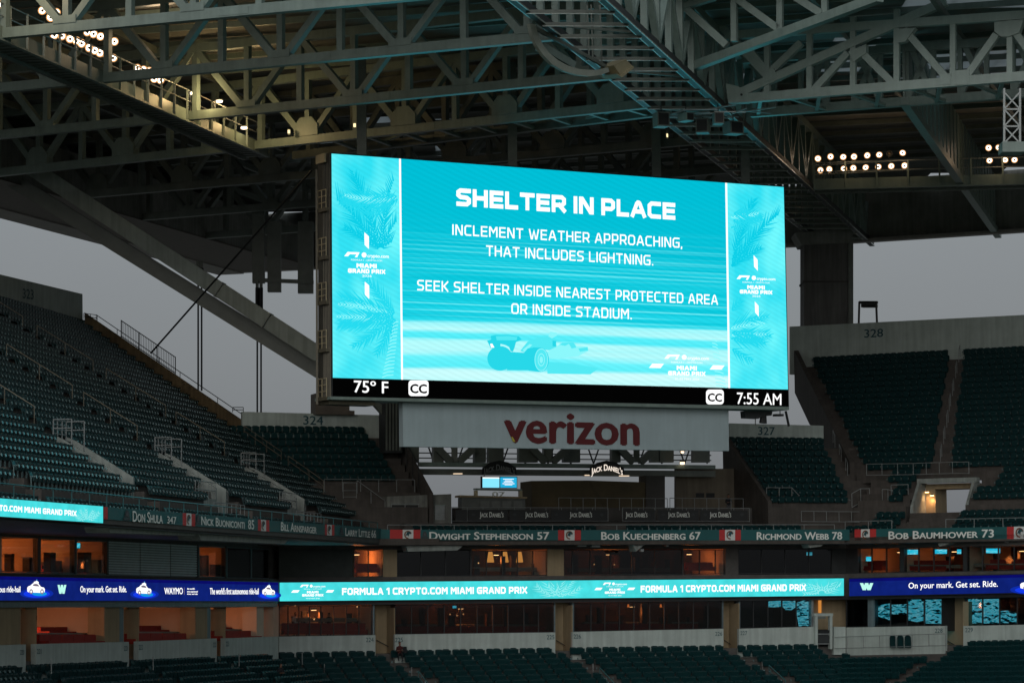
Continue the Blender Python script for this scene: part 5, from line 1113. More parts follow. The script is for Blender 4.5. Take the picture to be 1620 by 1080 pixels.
# right hand trusses
R1 = Pl((14.0,173.3), (30.6,166.3)); R2 = Pl((15.4,178.0), (30.9,172.4))
r1 = thing('tapered_truss', 'pale steel truss at the upper right with a sloping chord ending at a pin', 'roof truss', tuple(R1.at(1400,150)))  # pale from the front light put into STEEL_LIT
def rb_(pl, a, b, w, th, d, nm, par, m=STEEL): MB().bar(pl.at(*a,d), pl.at(*b,d), th, w, tuple(Vector((0,0,1)) if abs(a[0]-b[0]) > 6 else pl.u3)).build(nm, m, par)
rb_(R1,(1166,157),(1700,115),.56,.5,0,'bottom_chord',r1,STEEL_LIT); rb_(R1,(1168,149),(1497,3),.52,.46,0,'sloping_chord',r1,STEEL_LIT); rb_(R1,(1148,57),(1700,19),.52,.44,.02,'top_chord',r1,STEEL_LIT)
for x, y0 in ((1214,52),(1281,48),(1350,27),(1419,15),(1508,33),(1598,27),(1660,24)): rb_(R1,(x,157-(x-1166)*.079),(x,y0),.34,.36,.03,'upright',r1,STEEL_LIT)
for a, b in (((1289,142),(1342,84)),((1358,78),(1413,132)),((1431,47),(1501,127)),((1531,120),(1577,55)),((1607,52),(1650,112)),((1216,116),(1182,75)),((1222,112),(1268,68))): rb_(R1,a,b,.42,.40,.04,'diagonal',r1,STEEL_LIT)
for P in ([(1148,132),(1166,136),(1182,145),(1182,162),(1152,163)],[(1420,46),(1448,44),(1432,66),(1420,68)],[(1573,35),(1619,31),(1612,52),(1596,58),(1583,58),(1573,50)],[(1511,112),(1533,110),(1533,133),(1511,134)],[(1212,110),(1224,108),(1232,126),(1212,128)],[(1342,82),(1370,70),(1370,84),(1350,98)],[(1487,118),(1504,116),(1504,134),(1487,134)]): MB().slab(R1, P, -.30, .6).build('gusset_plate', STEEL_LIT, r1)
MB().add([R1.at(*p,-.32) for p in ell(1173,150,2,2,10)], [tuple(range(10))]).build('pin', BLACK, r1)
r2t = thing('rear_truss', 'darker steel truss just behind the tapered one at the upper right', 'roof truss', tuple(R2.at(1400,165)))
rb_(R2,(1188,179),(1700,142),.55,.5,0,'bottom_chord',r2t); rb_(R2,(1175,95),(1700,58),.5,.5,0,'top_chord',r2t)
for k, x in enumerate(range(1225, 1690, 42)):
    rb_(R2,(x,176-(x-1188)*.072),(x,92-(x-1175)*.07),.30,.32,.03,'upright',r2t)
    rb_(R2,(x,176-(x-1188)*.072),(x+(38 if k % 2 else -38),92-(x-1175)*.07),.36,.34,.05,'diagonal',r2t)
for i in range(9):
    a, b = R1.st(1.5+i*1.9,ZC-.1,.3), R2.st(1.5+i*1.9+(1.4 if i % 2 else -1.0),ZC-.15,-.3); MB().bar(a, b, .22, .18).build('plan_brace', STEEL, r2t)
dg = tag(MB().bar(W(1096,106,166), W(1392,-4,152), .5, .5).build('diagonal_strut', STEEL), 'long pale diagonal strut crossing the top right, above the pin', 'strut')
R0 = Pl((9,164.5),(31,155)); r0t = thing('front_truss', 'partly cropped steel truss at the very top right of the picture', 'roof truss', tuple(R0.at(1300,20)))
rb_(R1,(1098,-6),(1219,126),.46,.42,.12,'diagonal',r1,STEEL_LIT)
for a, b in (((1162,66),(1161,-40)),((1234,47),(1234,-40)),((1305,20),(1305,-40))): rb_(R0,a,b,.34,.36,.03,'upright',r0t)
for a, b in (((1168,0),(1232,46)),((1255,-6),(1300,22)),((1086,14),(1150,72))): rb_(R0,a,b,.42,.4,.05,'diagonal',r0t)
rb_(R0,(1064,14),(1130,-6),.5,.5,0,'chord',r0t)
# girders that run front to back on the right
for i, (a, b, nm) in enumerate((((24.6,174.3),(42.0,242.0),'deep plated girder running back over the right stand, left of the lattice mast'),((38.5,168),(56,234),'plated girder running back at the right edge behind the lattice mast'))):
    g = Pl(a, b); t = thing('plate_girder', nm, 'girder', tuple(g.st(20,ZC,0)), 'plated girders on the right'); L = (L2(b)-L2(a)).length
    MB().bar(g.st(0,ZC), g.st(L,ZC), .55, .5).build('bottom_chord', STEEL, t)
    for k in range(int(L/2.6)): MB().box8([g.st(k*2.6,ZC+.26,-.08),g.st(k*2.6+1.7,ZC+.26,-.08),g.st(k*2.6+1.7,ZC+.26,.08),g.st(k*2.6,ZC+.26,.08),g.st(k*2.6,ZC+4.8,-.08),g.st(k*2.6+1.7,ZC+4.8,-.08),g.st(k*2.6+1.7,ZC+4.8,.08),g.st(k*2.6,ZC+4.8,.08)]).build('side_plate', STEEL, t)
# roof sheet in bays, with translucent bays, purlins underneath
OUT = [(-80,96),(-40.5,222.3),(-27.5,263.5),(25.1,246.5),(43.5,237.8),(90,216),(90,141),(-80,141)]
OUT = [(-66,144),(-40.5,222.3),(-27.5,263.5),(25.1,246.5),(43.5,237.8),(90,216),(90,160),(6,160),(3,144)]
def inside(x, y):
    c = False; n = len(OUT)
    for i in range(n):
        (x1,y1),(x2,y2) = OUT[i], OUT[(i+1) % n]
        if (y1 > y) != (y2 > y) and x < (x2-x1)*(y-y1)/(y2-y1)+x1: c = not c
    return c
SKY = bpy.data.materials.new('translucent_sheet'); SKY.use_nodes = True; n_, l_ = SKY.node_tree.nodes, SKY.node_tree.links
tb = n_.new('ShaderNodeBsdfTranslucent'); tb.inputs[0].default_value = (.62,.66,.68,1); mxs = n_.new('ShaderNodeMixShader'); mxs.inputs[0].default_value = .3
wv = n_.new('ShaderNodeTexWave'); wv.bands_direction = 'Y'; wv.inputs['Scale'].default_value = 1.1; tcs = n_.new('ShaderNodeTexCoord'); bps = n_.new('ShaderNodeBump'); bps.inputs['Distance'].default_value = .1
l_.new(tcs.outputs['Object'], wv.inputs['Vector']); l_.new(wv.outputs['Fac'], bps.inputs['Height']); l_.new(bps.outputs[0], tb.inputs['Normal']); l_.new(bps.outputs[0], n_['Principled BSDF'].inputs['Normal'])
n_['Principled BSDF'].inputs['Base Color'].default_value = (.5,.53,.54,1); n_['Principled BSDF'].inputs['Roughness'].default_value = .35
l_.new(tb.outputs[0], mxs.inputs[1]); l_.new(n_['Principled BSDF'].outputs[0], mxs.inputs[2]); l_.new(mxs.outputs[0], n_['Material Output'].inputs[0])
rf = thing('canopy_roof', 'dark corrugated canopy roof high above all the stands', 'roof', (0,200,ZC+5))
dk, sk = MB(), MB(); ZR = ZC+5.15; st = 3.0
for iy in range(int((264-141)/st)+1):
    for ix in range(int(156/st)+1):
        x, y = -66+ix*st, 141+iy*st
        if not inside(x+st/2, y+st/2): continue
        px, py = pj((x+st/2, y+st/2, ZR))
        sky = (1300 < px < 1700 and 66 < py < 120 and (ix % 6)) or (1160 < px < 1330 and 84 < py < 122 and ix % 3 == 0) or (565 < px < 735 and 176 < py < 212 and (ix+iy) % 3) or (480 < px < 720 and 224 < py < 246 and ix % 4 < 2) or (1330 < px < 1700 and -20 < py < 6)
        (sk if sky else dk).box8([(x,y,ZR),(x+st,y,ZR),(x+st,y+st,ZR),(x,y+st,ZR),(x,y,ZR+.12),(x+st,y,ZR+.12),(x+st,y+st,ZR+.12),(x,y+st,ZR+.12)])
dk.build('roof_sheet', ROOFD, rf); sk.build('translucent_sheet', SKY, rf)
for k in range(22):                            # purlins across, parallel to the trusses
    y = 143+k*4.6; xa = max(-64, -66+(y-141)*.30); xb = 60 if y < 232 else 60-(y-232)*2.2
    if y > 246: continue
    if y < 158: xb = 2
    MB().bar((xa,y+14 if xa < -50 else y+8,ZR-.28), (xb,y-(xb-xa)*.18,ZR-.28), .22, .36).build('purlin', STEEL if k < 10 else STEELD, rf)
for k in range(9):                             # secondary rafters along the row direction
    x = -44+k*6.0 if k < 6 else 22+(k-5)*7
    MB().bar((x-18 if x < 20 else x-12,144 if x < 20 else 161,ZR-.7), (x+10,248 if x < 10 else 236,ZR-.7), .3, .45).build('rafter', STEELD, rf)
# outer edge: soffit on the left, deep dark wall at the back
e = [Vector((x,y)) for x, y in ((-66,141),(-40.5,222.3),(-27.5,263.5),(25.1,246.5),(43.5,237.8),(90,216))]
def wallseg(a, b, z0, z1, th, nm, m):
    d = (b-a).normalized(); n = Vector((-d.y,d.x))*th; return MB().box8([(a.x,a.y,z0),(b.x,b.y,z0),(b.x+n.x,b.y+n.y,z0),(a.x+n.x,a.y+n.y,z0),(a.x,a.y,z1),(b.x,b.y,z1),(b.x+n.x,b.y+n.y,z1),(a.x+n.x,a.y+n.y,z1)]).build(nm, m, rf)
EDGE = mat('edge_cladding', (.26,.26,.24), .8, var=.3, scale=.5, streak=.2)
for a, b in zip(e[2:], e[3:]): wallseg(a, b, ZC-.05, ZC+5.1, .3, 'edge_wall', EDGE); wallseg(a, b, ZC-.35, ZC-.08, -1.0, 'edge_lip', SOFFIT)
for a, b in zip(e[:2], e[1:3]):
    d = (b-a).normalized(); n = Vector((d.y,-d.x)); wallseg(a, b, ZC-.1, ZC+5.1, .3, 'edge_wall', EDGE)
    q = [a, b, b+n*9.5-d*(3 if b is e[2] else 0), a+n*9.5]; q2 = [a+n*.01, b+n*.01, b+n*2.6, a+n*2.6]
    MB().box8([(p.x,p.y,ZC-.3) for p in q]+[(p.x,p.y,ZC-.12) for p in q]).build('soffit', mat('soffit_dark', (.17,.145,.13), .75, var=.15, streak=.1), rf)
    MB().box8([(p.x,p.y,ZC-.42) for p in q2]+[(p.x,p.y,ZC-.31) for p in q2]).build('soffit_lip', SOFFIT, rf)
    MB().box8([(p.x,p.y,ZC-.2) for p in (b+n*9.2,a+n*9.2,a+n*9.5,b+n*9.5)]+[(p.x,p.y,ZC+3.4) for p in (b+n*9.2,a+n*9.2,a+n*9.5,b+n*9.5)]).build('inner_fascia', EDGE, rf)
q = [e[2]+Vector((0,-.5)), e[2]+Vector((9.5,-3.5)), e[2]+Vector((6.5,-13)), e[2]+Vector((-3,-10))]
MB().box8([(p.x,p.y,ZC-.28) for p in q]+[(p.x,p.y,ZC-.1) for p in q]).build('soffit_corner', mat('soffit_dark', (.17,.145,.13)), rf)
# support column and struts
col = thing('support_column', 'massive dark square concrete column holding the roof behind the 328 wall', 'column', tuple(W(1312,520,237)))
CP = Pl(W(1272,450,237).xy, W(1340,450,237).xy)
MB().rect(CP, 1272, 384, 1341, 560, 0, 3.2).build('shaft', mat('column_concrete', (.15,.145,.14), .9, var=.25, scale=.4, bump=.3, streak=.25), col)
MB().rect(CP, 1342, 384, 1350, 560, .5, 1.0).build('side_pipe', STEELD, col); MB().rect(CP, 1270.5, 444, 1342.5, 447, -.06, 3.3).build('joint_band', CONCD, col)
MB().slab(CP, [(1258,368),(1352,362),(1345,384),(1268,387)], -.3, 3.6).build('capital', EDGE, col)
st1 = thing('sloping_strut', 'huge grey twin box strut sloping down from the left roof to behind the video board', 'strut', tuple(W(500,590,203)))
up = (0,0,1)
MB().bar(W(52,267,203), W(507,562,201), 1.0, 1.12).build('upper_beam', mat('strut_green_grey', (.25,.29,.26), .55, var=.2, scale=.5, streak=.2), st1)
MB().bar(W(8,278,206), W(507,588,203), 1.0, 1.05).build('lower_beam', mat('strut_dark', (.19,.20,.18), .6, var=.2, scale=.5), st1)
for t in (.62,.80): a = W(92,293,202.8); b = W(507,562,200.8); p = a.lerp(b,t); dd = (b-a).normalized(); MB().bar(p-dd*.05, p+dd*.05, 1.1, 1.2).build('splice_band', STEELD, st1)
MB().path([W(100,322,209),W(125,345,208),(W(150,368,208)),(W(185,386,207)),(W(205,388,207))], .05).build('cable', BLACK, st1)
tag(MB().tube(W(493,270,178), W(239,558,207), .07).build('stay_rod', BLACK), 'thin black stay rod running from the board top down to the raked wall', 'rod')
for i, (x1, x2, yt_, yb2) in enumerate(((313.5,319,424,612),(407,413,455,650))):
    t = thing('tie_rods', ['pair of thin vertical black tie rods nearer the left stand','pair of thin vertical black tie rods beside the video board'][i], 'rods', tuple(W(x1,yb2,222)), 'vertical tie rods')
    for x in (x1, x2):
        MB().tube(W(x,yt_,222), W(x,yb2+6,222), .075).build('rod', BLACK, t); MB().tube(W(x,yt_,221.9), W(x,yt_+(22 if i == 0 else 48),221.9), .16, 8).build('connector', BLACK, t)
    for x in (x1,x2): MB().box(tuple(W(x,yt_-5,222)), .24, .3, .6).build('shackle', STEELD, t)
hf = thing('roof_hanger', 'boxy dark steel hangers below the roof corner, left of the video board', 'frame', tuple(W(440,440,222)))
HP = Pl(W(400,440,222).xy, W(500,440,222).xy)
for xa, xb, ya, yb in ((399,418,330,447),(423,444,350,461),(471,495,350,463)): MB().rect(HP, xa, ya, xb, yb, 0, .8).build('box', STEELD, hf)
MB().slab(HP, [(418,440),(496,443),(496,449),(418,446)], -.2, .3).build('cross_bar', STEELD, hf)
# catwalks with floodlights
def catwalk(nm, pl, s0, s1, z, w, label):
    t = thing('catwalk', label, 'catwalk', tuple(pl.st((s0+s1)/2, z, 0)))
    MB().box8([pl.st(s0,z,0),pl.st(s1,z,0),pl.st(s1,z,.06),pl.st(s0,z,.06),pl.st(s0,z+.72,0),pl.st(s1,z+.72,0),pl.st(s1,z+.72,.06),pl.st(s0,z+.72,.06)]).build('toe_panel', STEEL, t)
    MB().bar(pl.st(s0,z-.05,.03), pl.st(s1,z-.05,.03), .28, .10).build('edge_beam', STEEL, t); MB().bar(pl.st(s0,z-.12,w), pl.st(s1,z-.12,w), .2, .2).build('edge_beam', STEELD, t)
    mb = MB(); n = int((s1-s0)/.8)
    for k in range(n): mb.bar(pl.st(s0+(k+.5)*(s1-s0)/n,z-.02,.08), pl.st(s0+(k+.5)*(s1-s0)/n,z-.02,w-.1), .42, .05)
    mb.build('grating', STEELD, t); MB().box8([pl.st(s0,z+.02,.07),pl.st(s1,z+.02,.07),pl.st(s1,z+.02,w),pl.st(s0,z+.02,w),pl.st(s0,z+.05,.07),pl.st(s1,z+.05,.07),pl.st(s1,z+.05,w),pl.st(s0,z+.05,w)]).build('deck_plate', STEELD, t)
    n = int((s1-s0)/2.2)
    for k in range(n+1):
        s = s0+(s1-s0)*k/n; MB().bar(pl.st(s,z-.1,-.05), pl.st(s,z+2.0,-.05), .1, .12).build('post', STEEL, t)
    for h in (1.25,1.95): MB().tube(pl.st(s0,z+h,-.05), pl.st(s1,z+h,-.05), .045).build('rail', GALV, t)
    return t
CWL = Pl((-28.0,148.0), (-17.1,190.1)); 
if CWL.n.x > 0: pass
catwalk('l', CWL, -12, (Vector((-16.6,192.0))-CWL.a).length, ZC-.35, 1.7, 'lamp catwalk running back along the left, warm lit at its far end')
CWR = Pl((22.4,210.4), (38.2,208.4)); catwalk('r', CWR, .4, 26, ZC-.32, 1.4, 'lamp catwalk crossing the dark roof at the right')
LAMP = glow('floodlight_lens', (1,.86,.70), 5.0); LAMPY = glow('floodlight_warm_lens', (1,.78,.5), 8.0)
def flood(p, aim, lab, grp, on=True, r=.24):
    t = thing('floodlight', lab, 'floodlight', tuple(p), grp)
    t.rotation_euler = Vector(aim).to_track_quat('-Y', 'Z').to_euler(); t['_b'] = (0,0,0)
    mb = MB(); n = 14; rings = [(.02,r),(.0,r+.02),(.12,r*.9),(.26,r*.55),(.34,r*.5),(.40,r*.3)]
    V = [(rr*math.cos(2*math.pi*i/n), y, rr*math.sin(2*math.pi*i/n)) for y, rr in rings for i in range(n)]
    mb.add(V, [(j*n+i, j*n+(i+1) % n, (j+1)*n+(i+1) % n, (j+1)*n+i) for j in range(len(rings)-1) for i in range(n)]); mb.build('reflector', DARK, t)
    mb = MB(); V = [(rr*math.cos(2*math.pi*i/n), y, rr*math.sin(2*math.pi*i/n)) for y, rr in ((.015,r*.97),(.06,r*.3)) for i in range(n)]
    mb.add(V, [(i,(i+1) % n,n+(i+1) % n,n+i) for i in range(n)]); mb.build('lens', LAMP if on else DARK, t)
    mb = MB(); V = [(rr*math.cos(2*math.pi*i/n), y, rr*math.sin(2*math.pi*i/n)) for y, rr in ((-.004,r*1.12),(.01,r*.78)) for i in range(n)]
    mb.add(V, [(i,(i+1) % n,n+(i+1) % n,n+i) for i in range(n)]); mb.build('lens_rim', glow('floodlight_rim', (1,.50,.20), 1.0) if on else DARK, t)
    MB().tube((0,-.05,0), (0,.14,0), r*.36, 8).build('bulb_cap', mat('bulb_amber', (.25,.16,.08), .5), t); MB().box((0,.2,-r-.12), .06, .1, .3).build('bracket', DARK, t)
    t['_b'] = tuple(p); return t
rnd = random.Random(3)
rows = [('upper row nearest the top left corner',[(3,7),(11,16)]),('group of three above the first truss chord',[(67,17),(80,28),(89,20)]),('upper row under the first truss chord',[(138,51),(148,54),(159,58),(170,62),(181,66)]),('lower row under the first truss chord',[(86,56),(98,57),(111,62),(121,65),(129,69),(141,76),(150,80),(158,84),(168,86),(179,92)]),('last group by the second truss chord',[(217,108),(227,110.5),(236,112.5),(244,125),(254,127)])]
for rn, L in rows:
    for i, (x, y) in enumerate(L):
        off = .35 if 'lower' in rn or y > 115 else .75
        flood(CWL.at(x, y, off), (.42+rnd.uniform(-.5,.35), -1, -.42+rnd.uniform(-.2,.2)), f'{ORD[i]} lit floodlight from the left in the {rn}' , 'floodlights on the left catwalk', r=.23)
for i, (x, y, d, pw) in enumerate(((8,12,-.4,230),(235,112,-.5,230))):
    ld = bpy.data.lights.new('spill_fill', 'POINT'); ld.energy = pw; ld.color = (1,.72,.42); ld.shadow_soft_size = .8  # added light in front of the trusses, standing in for floodlight spill
    lo = bpy.data.objects.new('spill_fill', ld); COL.objects.link(lo); lo.location = CWL.at(x, y, d) + Vector((1.0,-2.6,1.2))
rows = [('upper row of the right catwalk',[(1294,251),(1314,248),(1334,248.5),(1351,248),(1372,246),(1391,245),(1407,243),(1428,242)],'r'),('lower row of the right catwalk',[(1298,269.5),(1312,268),(1335,267),(1350,266),(1369.5,265),(1389.5,264),(1410,263),(1431,262)],'r'),('upper pair beside the lattice mast',[(1564,234),(1580,233.5)],'e'),('lower three beside the lattice mast',[(1565.5,254),(1590,253),(1605,253)],'e')]
for rn, L, _ in rows:
    for i, (x, y) in enumerate(L):
        on = not (abs(x-1407) < 2)
        flood(CWR.at(x, y, .5), (-.15+rnd.uniform(-.35,.35), -1, -.5+rnd.uniform(-.15,.25)), (f'{ORD[i]} floodlight from the left in the {rn}' if on else 'only unlit floodlight, seventh in the upper row of the right catwalk'), 'floodlights on the right catwalk', on, r=.22)
for i, x in enumerate((1345,1420,1575)):
    ld = bpy.data.lights.new('spill_fill', 'POINT'); ld.energy = 32; ld.color = (1,.66,.36); ld.shadow_soft_size = .5  # added light before the right lamps, standing in for their spill
    lo = bpy.data.objects.new('spill_fill', ld); COL.objects.link(lo); lo.location = CWR.at(x, 258, .2) + Vector((0,-1.2,.3))
for y in (257,272,): tag(MB().tube(CWR.at(1284,y+5,.45), CWR.at(1445,y-4,.45), .05).build('lamp_bar', GALV), 'thin steel bar carrying the %s row of lamps at the right' % ('upper' if y < 260 else 'lower'), 'bar')
for i, (x, y, d, pw) in enumerate(((308,147,-.3,900),(347,160,.3,450),(386,202,-.2,160))):
    p = CWL.at(x, y, d); l = thing('work_lamp', ['bright warm work lamp on a pole at the end of the left catwalk','second smaller work lamp on a pole on the left catwalk','low work lamp hooked on the far rail of the left catwalk'][i], 'lamp', tuple(p), 'work lamps on the left catwalk')
    MB().tube(p+Vector((0,0,.12)), p+Vector((0,0,.02)), .18, 10, .3).build('shade', GALV, l); MB().tube(p+Vector((0,0,.015)), p-Vector((0,0,.08)), .27 if i == 0 else .2, 10).build('bulb', LAMPY, l)
    if i < 2: MB().tube(p+Vector((-.3,0,.05)), Vector((p.x-.3,p.y,ZC-.3)), .04).build('pole', GALV, l)
    ld = bpy.data.lights.new('lamp_light', 'POINT'); ld.energy = (230,90,170)[i]; ld.color = (1,.68,.30); ld.shadow_soft_size = .2
    lo = bpy.data.objects.new('lamp_light', ld); COL.objects.link(lo); lo.parent = l; lo.location = ((.9,-1.3,-.45),(.7,-1.0,-.3),(1.0,-1.2,.1))[i]
for i, (x, y) in enumerate(((457,211),(561,201),(1055,217))):
    p = W(x, y, (187,180,190)[i]); l = thing('bulkhead_lamp', ['tiny lit bulkhead lamp beside the first pointed gusset plate','tiny lit bulkhead lamp on the truss above the left side of the board','tiny lit bulkhead lamp below the loudspeaker cluster'][i], 'lamp', tuple(p), 'bulkhead lamps on the roof steel')
    MB().tube(p, p+Vector((0,0,.22)), .08, 8).build('bulb', glow('bulkhead_glow', (1,.8,.42), 1.6), l); MB().box((p.x,p.y+.12,p.z+.1), .2, .06, .4).build('base_plate', STEELD, l)
# lattice mast at the right edge
LM = Pl(W(1590,190,165).xy, W(1622,190,165).xy)
lm = thing('lattice_mast', 'square lattice mast hanging from the truss at the right edge', 'mast', tuple(LM.at(1606,240)))
for x in (1588.5,1613.5):
    for d in (0,1.0): MB().bar(LM.at(x,140,d), LM.at(x,232,d), .12, .12).build('leg', GALV, lm)
for k in range(3):
    y = 146+k*27
    for d in (0,1.0): MB().bar(LM.at(1588.5,y,d), LM.at(1613.5,y+27,d), .07, .08).build('brace', GALV, lm); MB().bar(LM.at(1613.5,y,d-.05), LM.at(1588.5,y+27,d-.05), .07, .08).build('brace', GALV, lm)
    MB().bar(LM.at(1588.5,y+27,0), LM.at(1613.5,y+27,0), .09, .09).build('cross_bar', GALV, lm)
MB().rect(LM, 1586, 224, 1622, 240, -.2, 1.5).build('base_box', STEEL, lm)
# ------------------------------------------------------------------ railings
def railing(label, base, h, rails=(1.0,), step=2.2, r=.032, group='railings of the upper stands', m=None, name='railing'):
    m = m or GALV; base = [Vector(b) for b in base]
    t = thing(name, label, 'railing', tuple(base[0].lerp(base[-1], .5)), group)
    mb = MB()
    for f in rails:
        for a, b in zip(base, base[1:]): mb.tube(a+Vector((0,0,h*f)), b+Vector((0,0,h*f)), r)
    mb.build('rail', m, t) if len(rails) == 1 else [MB().path([p+Vector((0,0,h*f)) for p in base], r).build('rail', m, t) for f in rails]
    for i, (a, b) in enumerate(zip(base, base[1:])):
        n = max(1, int(round((b-a).length/step)))
        for k in range(n+(1 if i == len(base)-2 else 0)): p = a.lerp(b, k/n); MB().tube(p, p+Vector((0,0,h)), r*.9).build('post', m, t)
    return t
TEALR = mat('teal_rail', (.05,.16,.17), .35, metal=.3, var=.1)
railing('long teal front railing along the left upper stand, above the name band', [RL.st(-20,17.2,.06), RL.st(59.6,17.2,.06)], .62, (1.0,), 2.6, m=TEALR)
railing('front railing above the middle name boards', [RC.st(.6,17.15,.06), RC.st((RC.b-RC.a).length-1.2,17.15,.06)], .52, (1.0,), 2.35)
railing('front railing above the name board at the right', [RR.st(-.4,17.15,.06), RR.st(HOLE[0]+.3,17.15,.06)], .75, (1.0,), 2.2)
railing('front railing at the right edge, right of the lit stair entrance', [RR.st(HOLE[1]-.2,17.15,.06), RR.st(20,17.15,.06)], .75, (1.0,), 2.2)
px_ = lambda pl, pts: [pl.at(*p) for p in pts]
railing('terrace railing that carries the left row of black banners', px_(RP, [(714,824.5),(962,824.6)]), .98, (1.0,.04), 1.15, .026)
railing('terrace railing that carries the right row of black banners', px_(RP, [(985,824.6),(1186,825)]), .98, (1.0,.04), 1.15, .026)
railing('railing in front of the olive covered stall', px_(P5, [(884,806),(1056,807)]), .86, (1.0,), .9, .026)
railing('railing in front of the dull plaster wall', px_(P5, [(1060,807),(1176,808)]), .90, (1.0,), 1.0, .026)
P46, PR5, PR7 = RT(4.4), Pl(RR.a+RR.n*5, RR.b+RR.n*5), Pl(RR.a+RR.n*7.1, RR.b+RR.n*7.1)
railing('railing at the foot of the seat block left of the white sign', px_(P46, [(513,777),(656,778)]), .86, (1.0,), 1.2, .028)
railing('square gate railing in the middle of the block left of the white sign', px_(RT(4.2), [(543,788),(564,788)]), 1.1, (1.0,.5,.1), .9, .028)
railing('stair railing below the block left of the white sign', px_(RT(3.8), [(565,780),(609,812)]), .9, (1.0,), 1.2, .028)
railing('railing at the foot of the steps beside the block right of the white sign', px_(P46, [(1213,793),(1253,793),(1265,806)]), 1.02, (1.0,.04), 1.0, .03)
railing('railing below the seat block right of the white sign', px_(P46, [(1267,806),(1345,806)]), .75, (1.0,.04), 1.2, .03)
railing('sloping railing beside the stairs right of that block', px_(RT(4.0), [(1348,803),(1362,795),(1376,795)]), 1.05, (1.0,.04), .8, .03)
railing('low railing in front of the small seat bay near the stairs', px_(RT(2.9), [(1268,825),(1367,826)]), .78, (1.0,.04), 1.1, .03)
railing('railing above the lit stair entrance on the right', px_(PR7, [(1371,752),(1445,751),(1507,749),(1533,749)]), .86, (1.0,.04), 1.1, .03)
railing('small railing left of the lit stair entrance', px_(PR5, [(1410,783),(1437,782)]), .75, (1.0,.5), .9, .03)
railing('stair railing left of the lit stair entrance', px_(PR5, [(1396,792),(1405,792),(1424,798)]), .85, (1.0,), .7, .03)
# handrails down the aisles of the left stand
for ai, a in enumerate(AISL):
    for k, (t0, t1) in enumerate(((25.8,22.2),(21.2,17.3),(16.4,12.3),(11.6,8.3))):
        if ai == 3 and k > 1: continue
        railing(f"aisle handrail, {ORD[k]} from the top in the {['second','third','fourth','first'][ai]} aisle of the left stand", [DL.P(a,t0,DL.zt(t0)+.1), DL.P(a,t1,DL.zt(t1)+.1)], .92, (1.0,), 2.4, .032, 'aisle handrails of the left stand', mat('dull_brass_rail',(.19,.17,.13),.4,metal=.4), 'handrail')
for k, a in enumerate(AISL[1:3]):
    w = tag(MB().box8([DL.P(a-5.3,3.1,16.76),DL.P(a-1.15,3.1,16.76),DL.P(a-1.15,3.28,16.76),DL.P(a-5.3,3.28,16.76),DL.P(a-5.3,3.1,18.55),DL.P(a-1.15,3.1,18.55),DL.P(a-1.15,3.28,18.55),DL.P(a-5.3,3.28,18.55)]).build('landing_wall', PALEC), ['grey landing wall in front of the middle stair entrance of the left stand','grey landing wall in front of the stair entrance nearest the corner'][k], 'wall')
    railing(['railing on the grey landing wall of the middle stair entrance','railing on the grey landing wall nearest the corner'][k], [DL.P(a-5.3,3.2,18.55), DL.P(a-1.15,3.2,18.55)], .95, (1.0,.5), .75, .028)
    railing(['lower front railing before the middle stair entrance','lower front railing before the stair entrance nearest the corner'][k], [DL.P(a-5.0,2.2,16.76), DL.P(a+1.6,2.2,16.76)], 1.5, (1.0,.62), .9, .028)
    for j, sx in enumerate((a+1.9, a+2.25)): railing(f"tall square gate railing, {ORD[j+2*k]} beside the stair entrances of the left stand", [DL.P(sx,3.4,17.9), DL.P(sx,5.0,18.9)], 1.2, (1.0,.6), .8, .03)
def on_rake(dk, pts): return [dk.P(*dk.xst(*p), dk.zt(dk.xst(*p)[1])) for p in pts]
for k, pts in enumerate(([(386,694),(422,719),(445,735)],[(456,742),(489,765),(512,782)])): railing(['upper double handrail beside the seats left of the white sign','lower double handrail beside the seats left of the white sign'][k], on_rake(DC, pts), .95, (1.0,.62), 1.6, .03, 'double handrails by the corner steps', mat('dull_brass_rail',(.19,.17,.13),.4), 'handrail')
railing('handrail along the raked wall right of the corner steps', on_rake(DC, [(616,690),(662,772)]), 1.7, (1.0,), 1.5, .03, 'double handrails by the corner steps', DARK, 'handrail')
for k, pts in enumerate(([(1152,703),(1212,790)],)): railing('dark handrail down the left side of the block right of the white sign', on_rake(DC7, pts), .7, (1.0,), 1.4, .03, 'double handrails by the corner steps', DARK, 'handrail')
for k, (x, y) in enumerate(((1519,565),(1514,590),(1509,618),(1504,642),(1500,668),(1495,694),(1490,722))):
    p = on_rake(DR, [(x,y)])[0]; q = on_rake(DR, [(x-2,y+8)])[0]
    railing(f'short aisle rail in the right stand, {ORD[k]} from the top', [p, q], .95, (1.0,), 2, .032, 'aisle rails of the right stand', GALV, 'handrail')
for k, (x, y) in enumerate(((1318,700),(1328,722),(1338,744))):
    p = on_rake(DR, [(x,y)])[0]; q = on_rake(DR, [(x+3,y+8)])[0]
    railing(f'short aisle rail by the left edge of the right stand, {ORD[k]} from the top', [p, q], .95, (1.0,), 2, .032, 'aisle rails of the right stand', GALV, 'handrail')
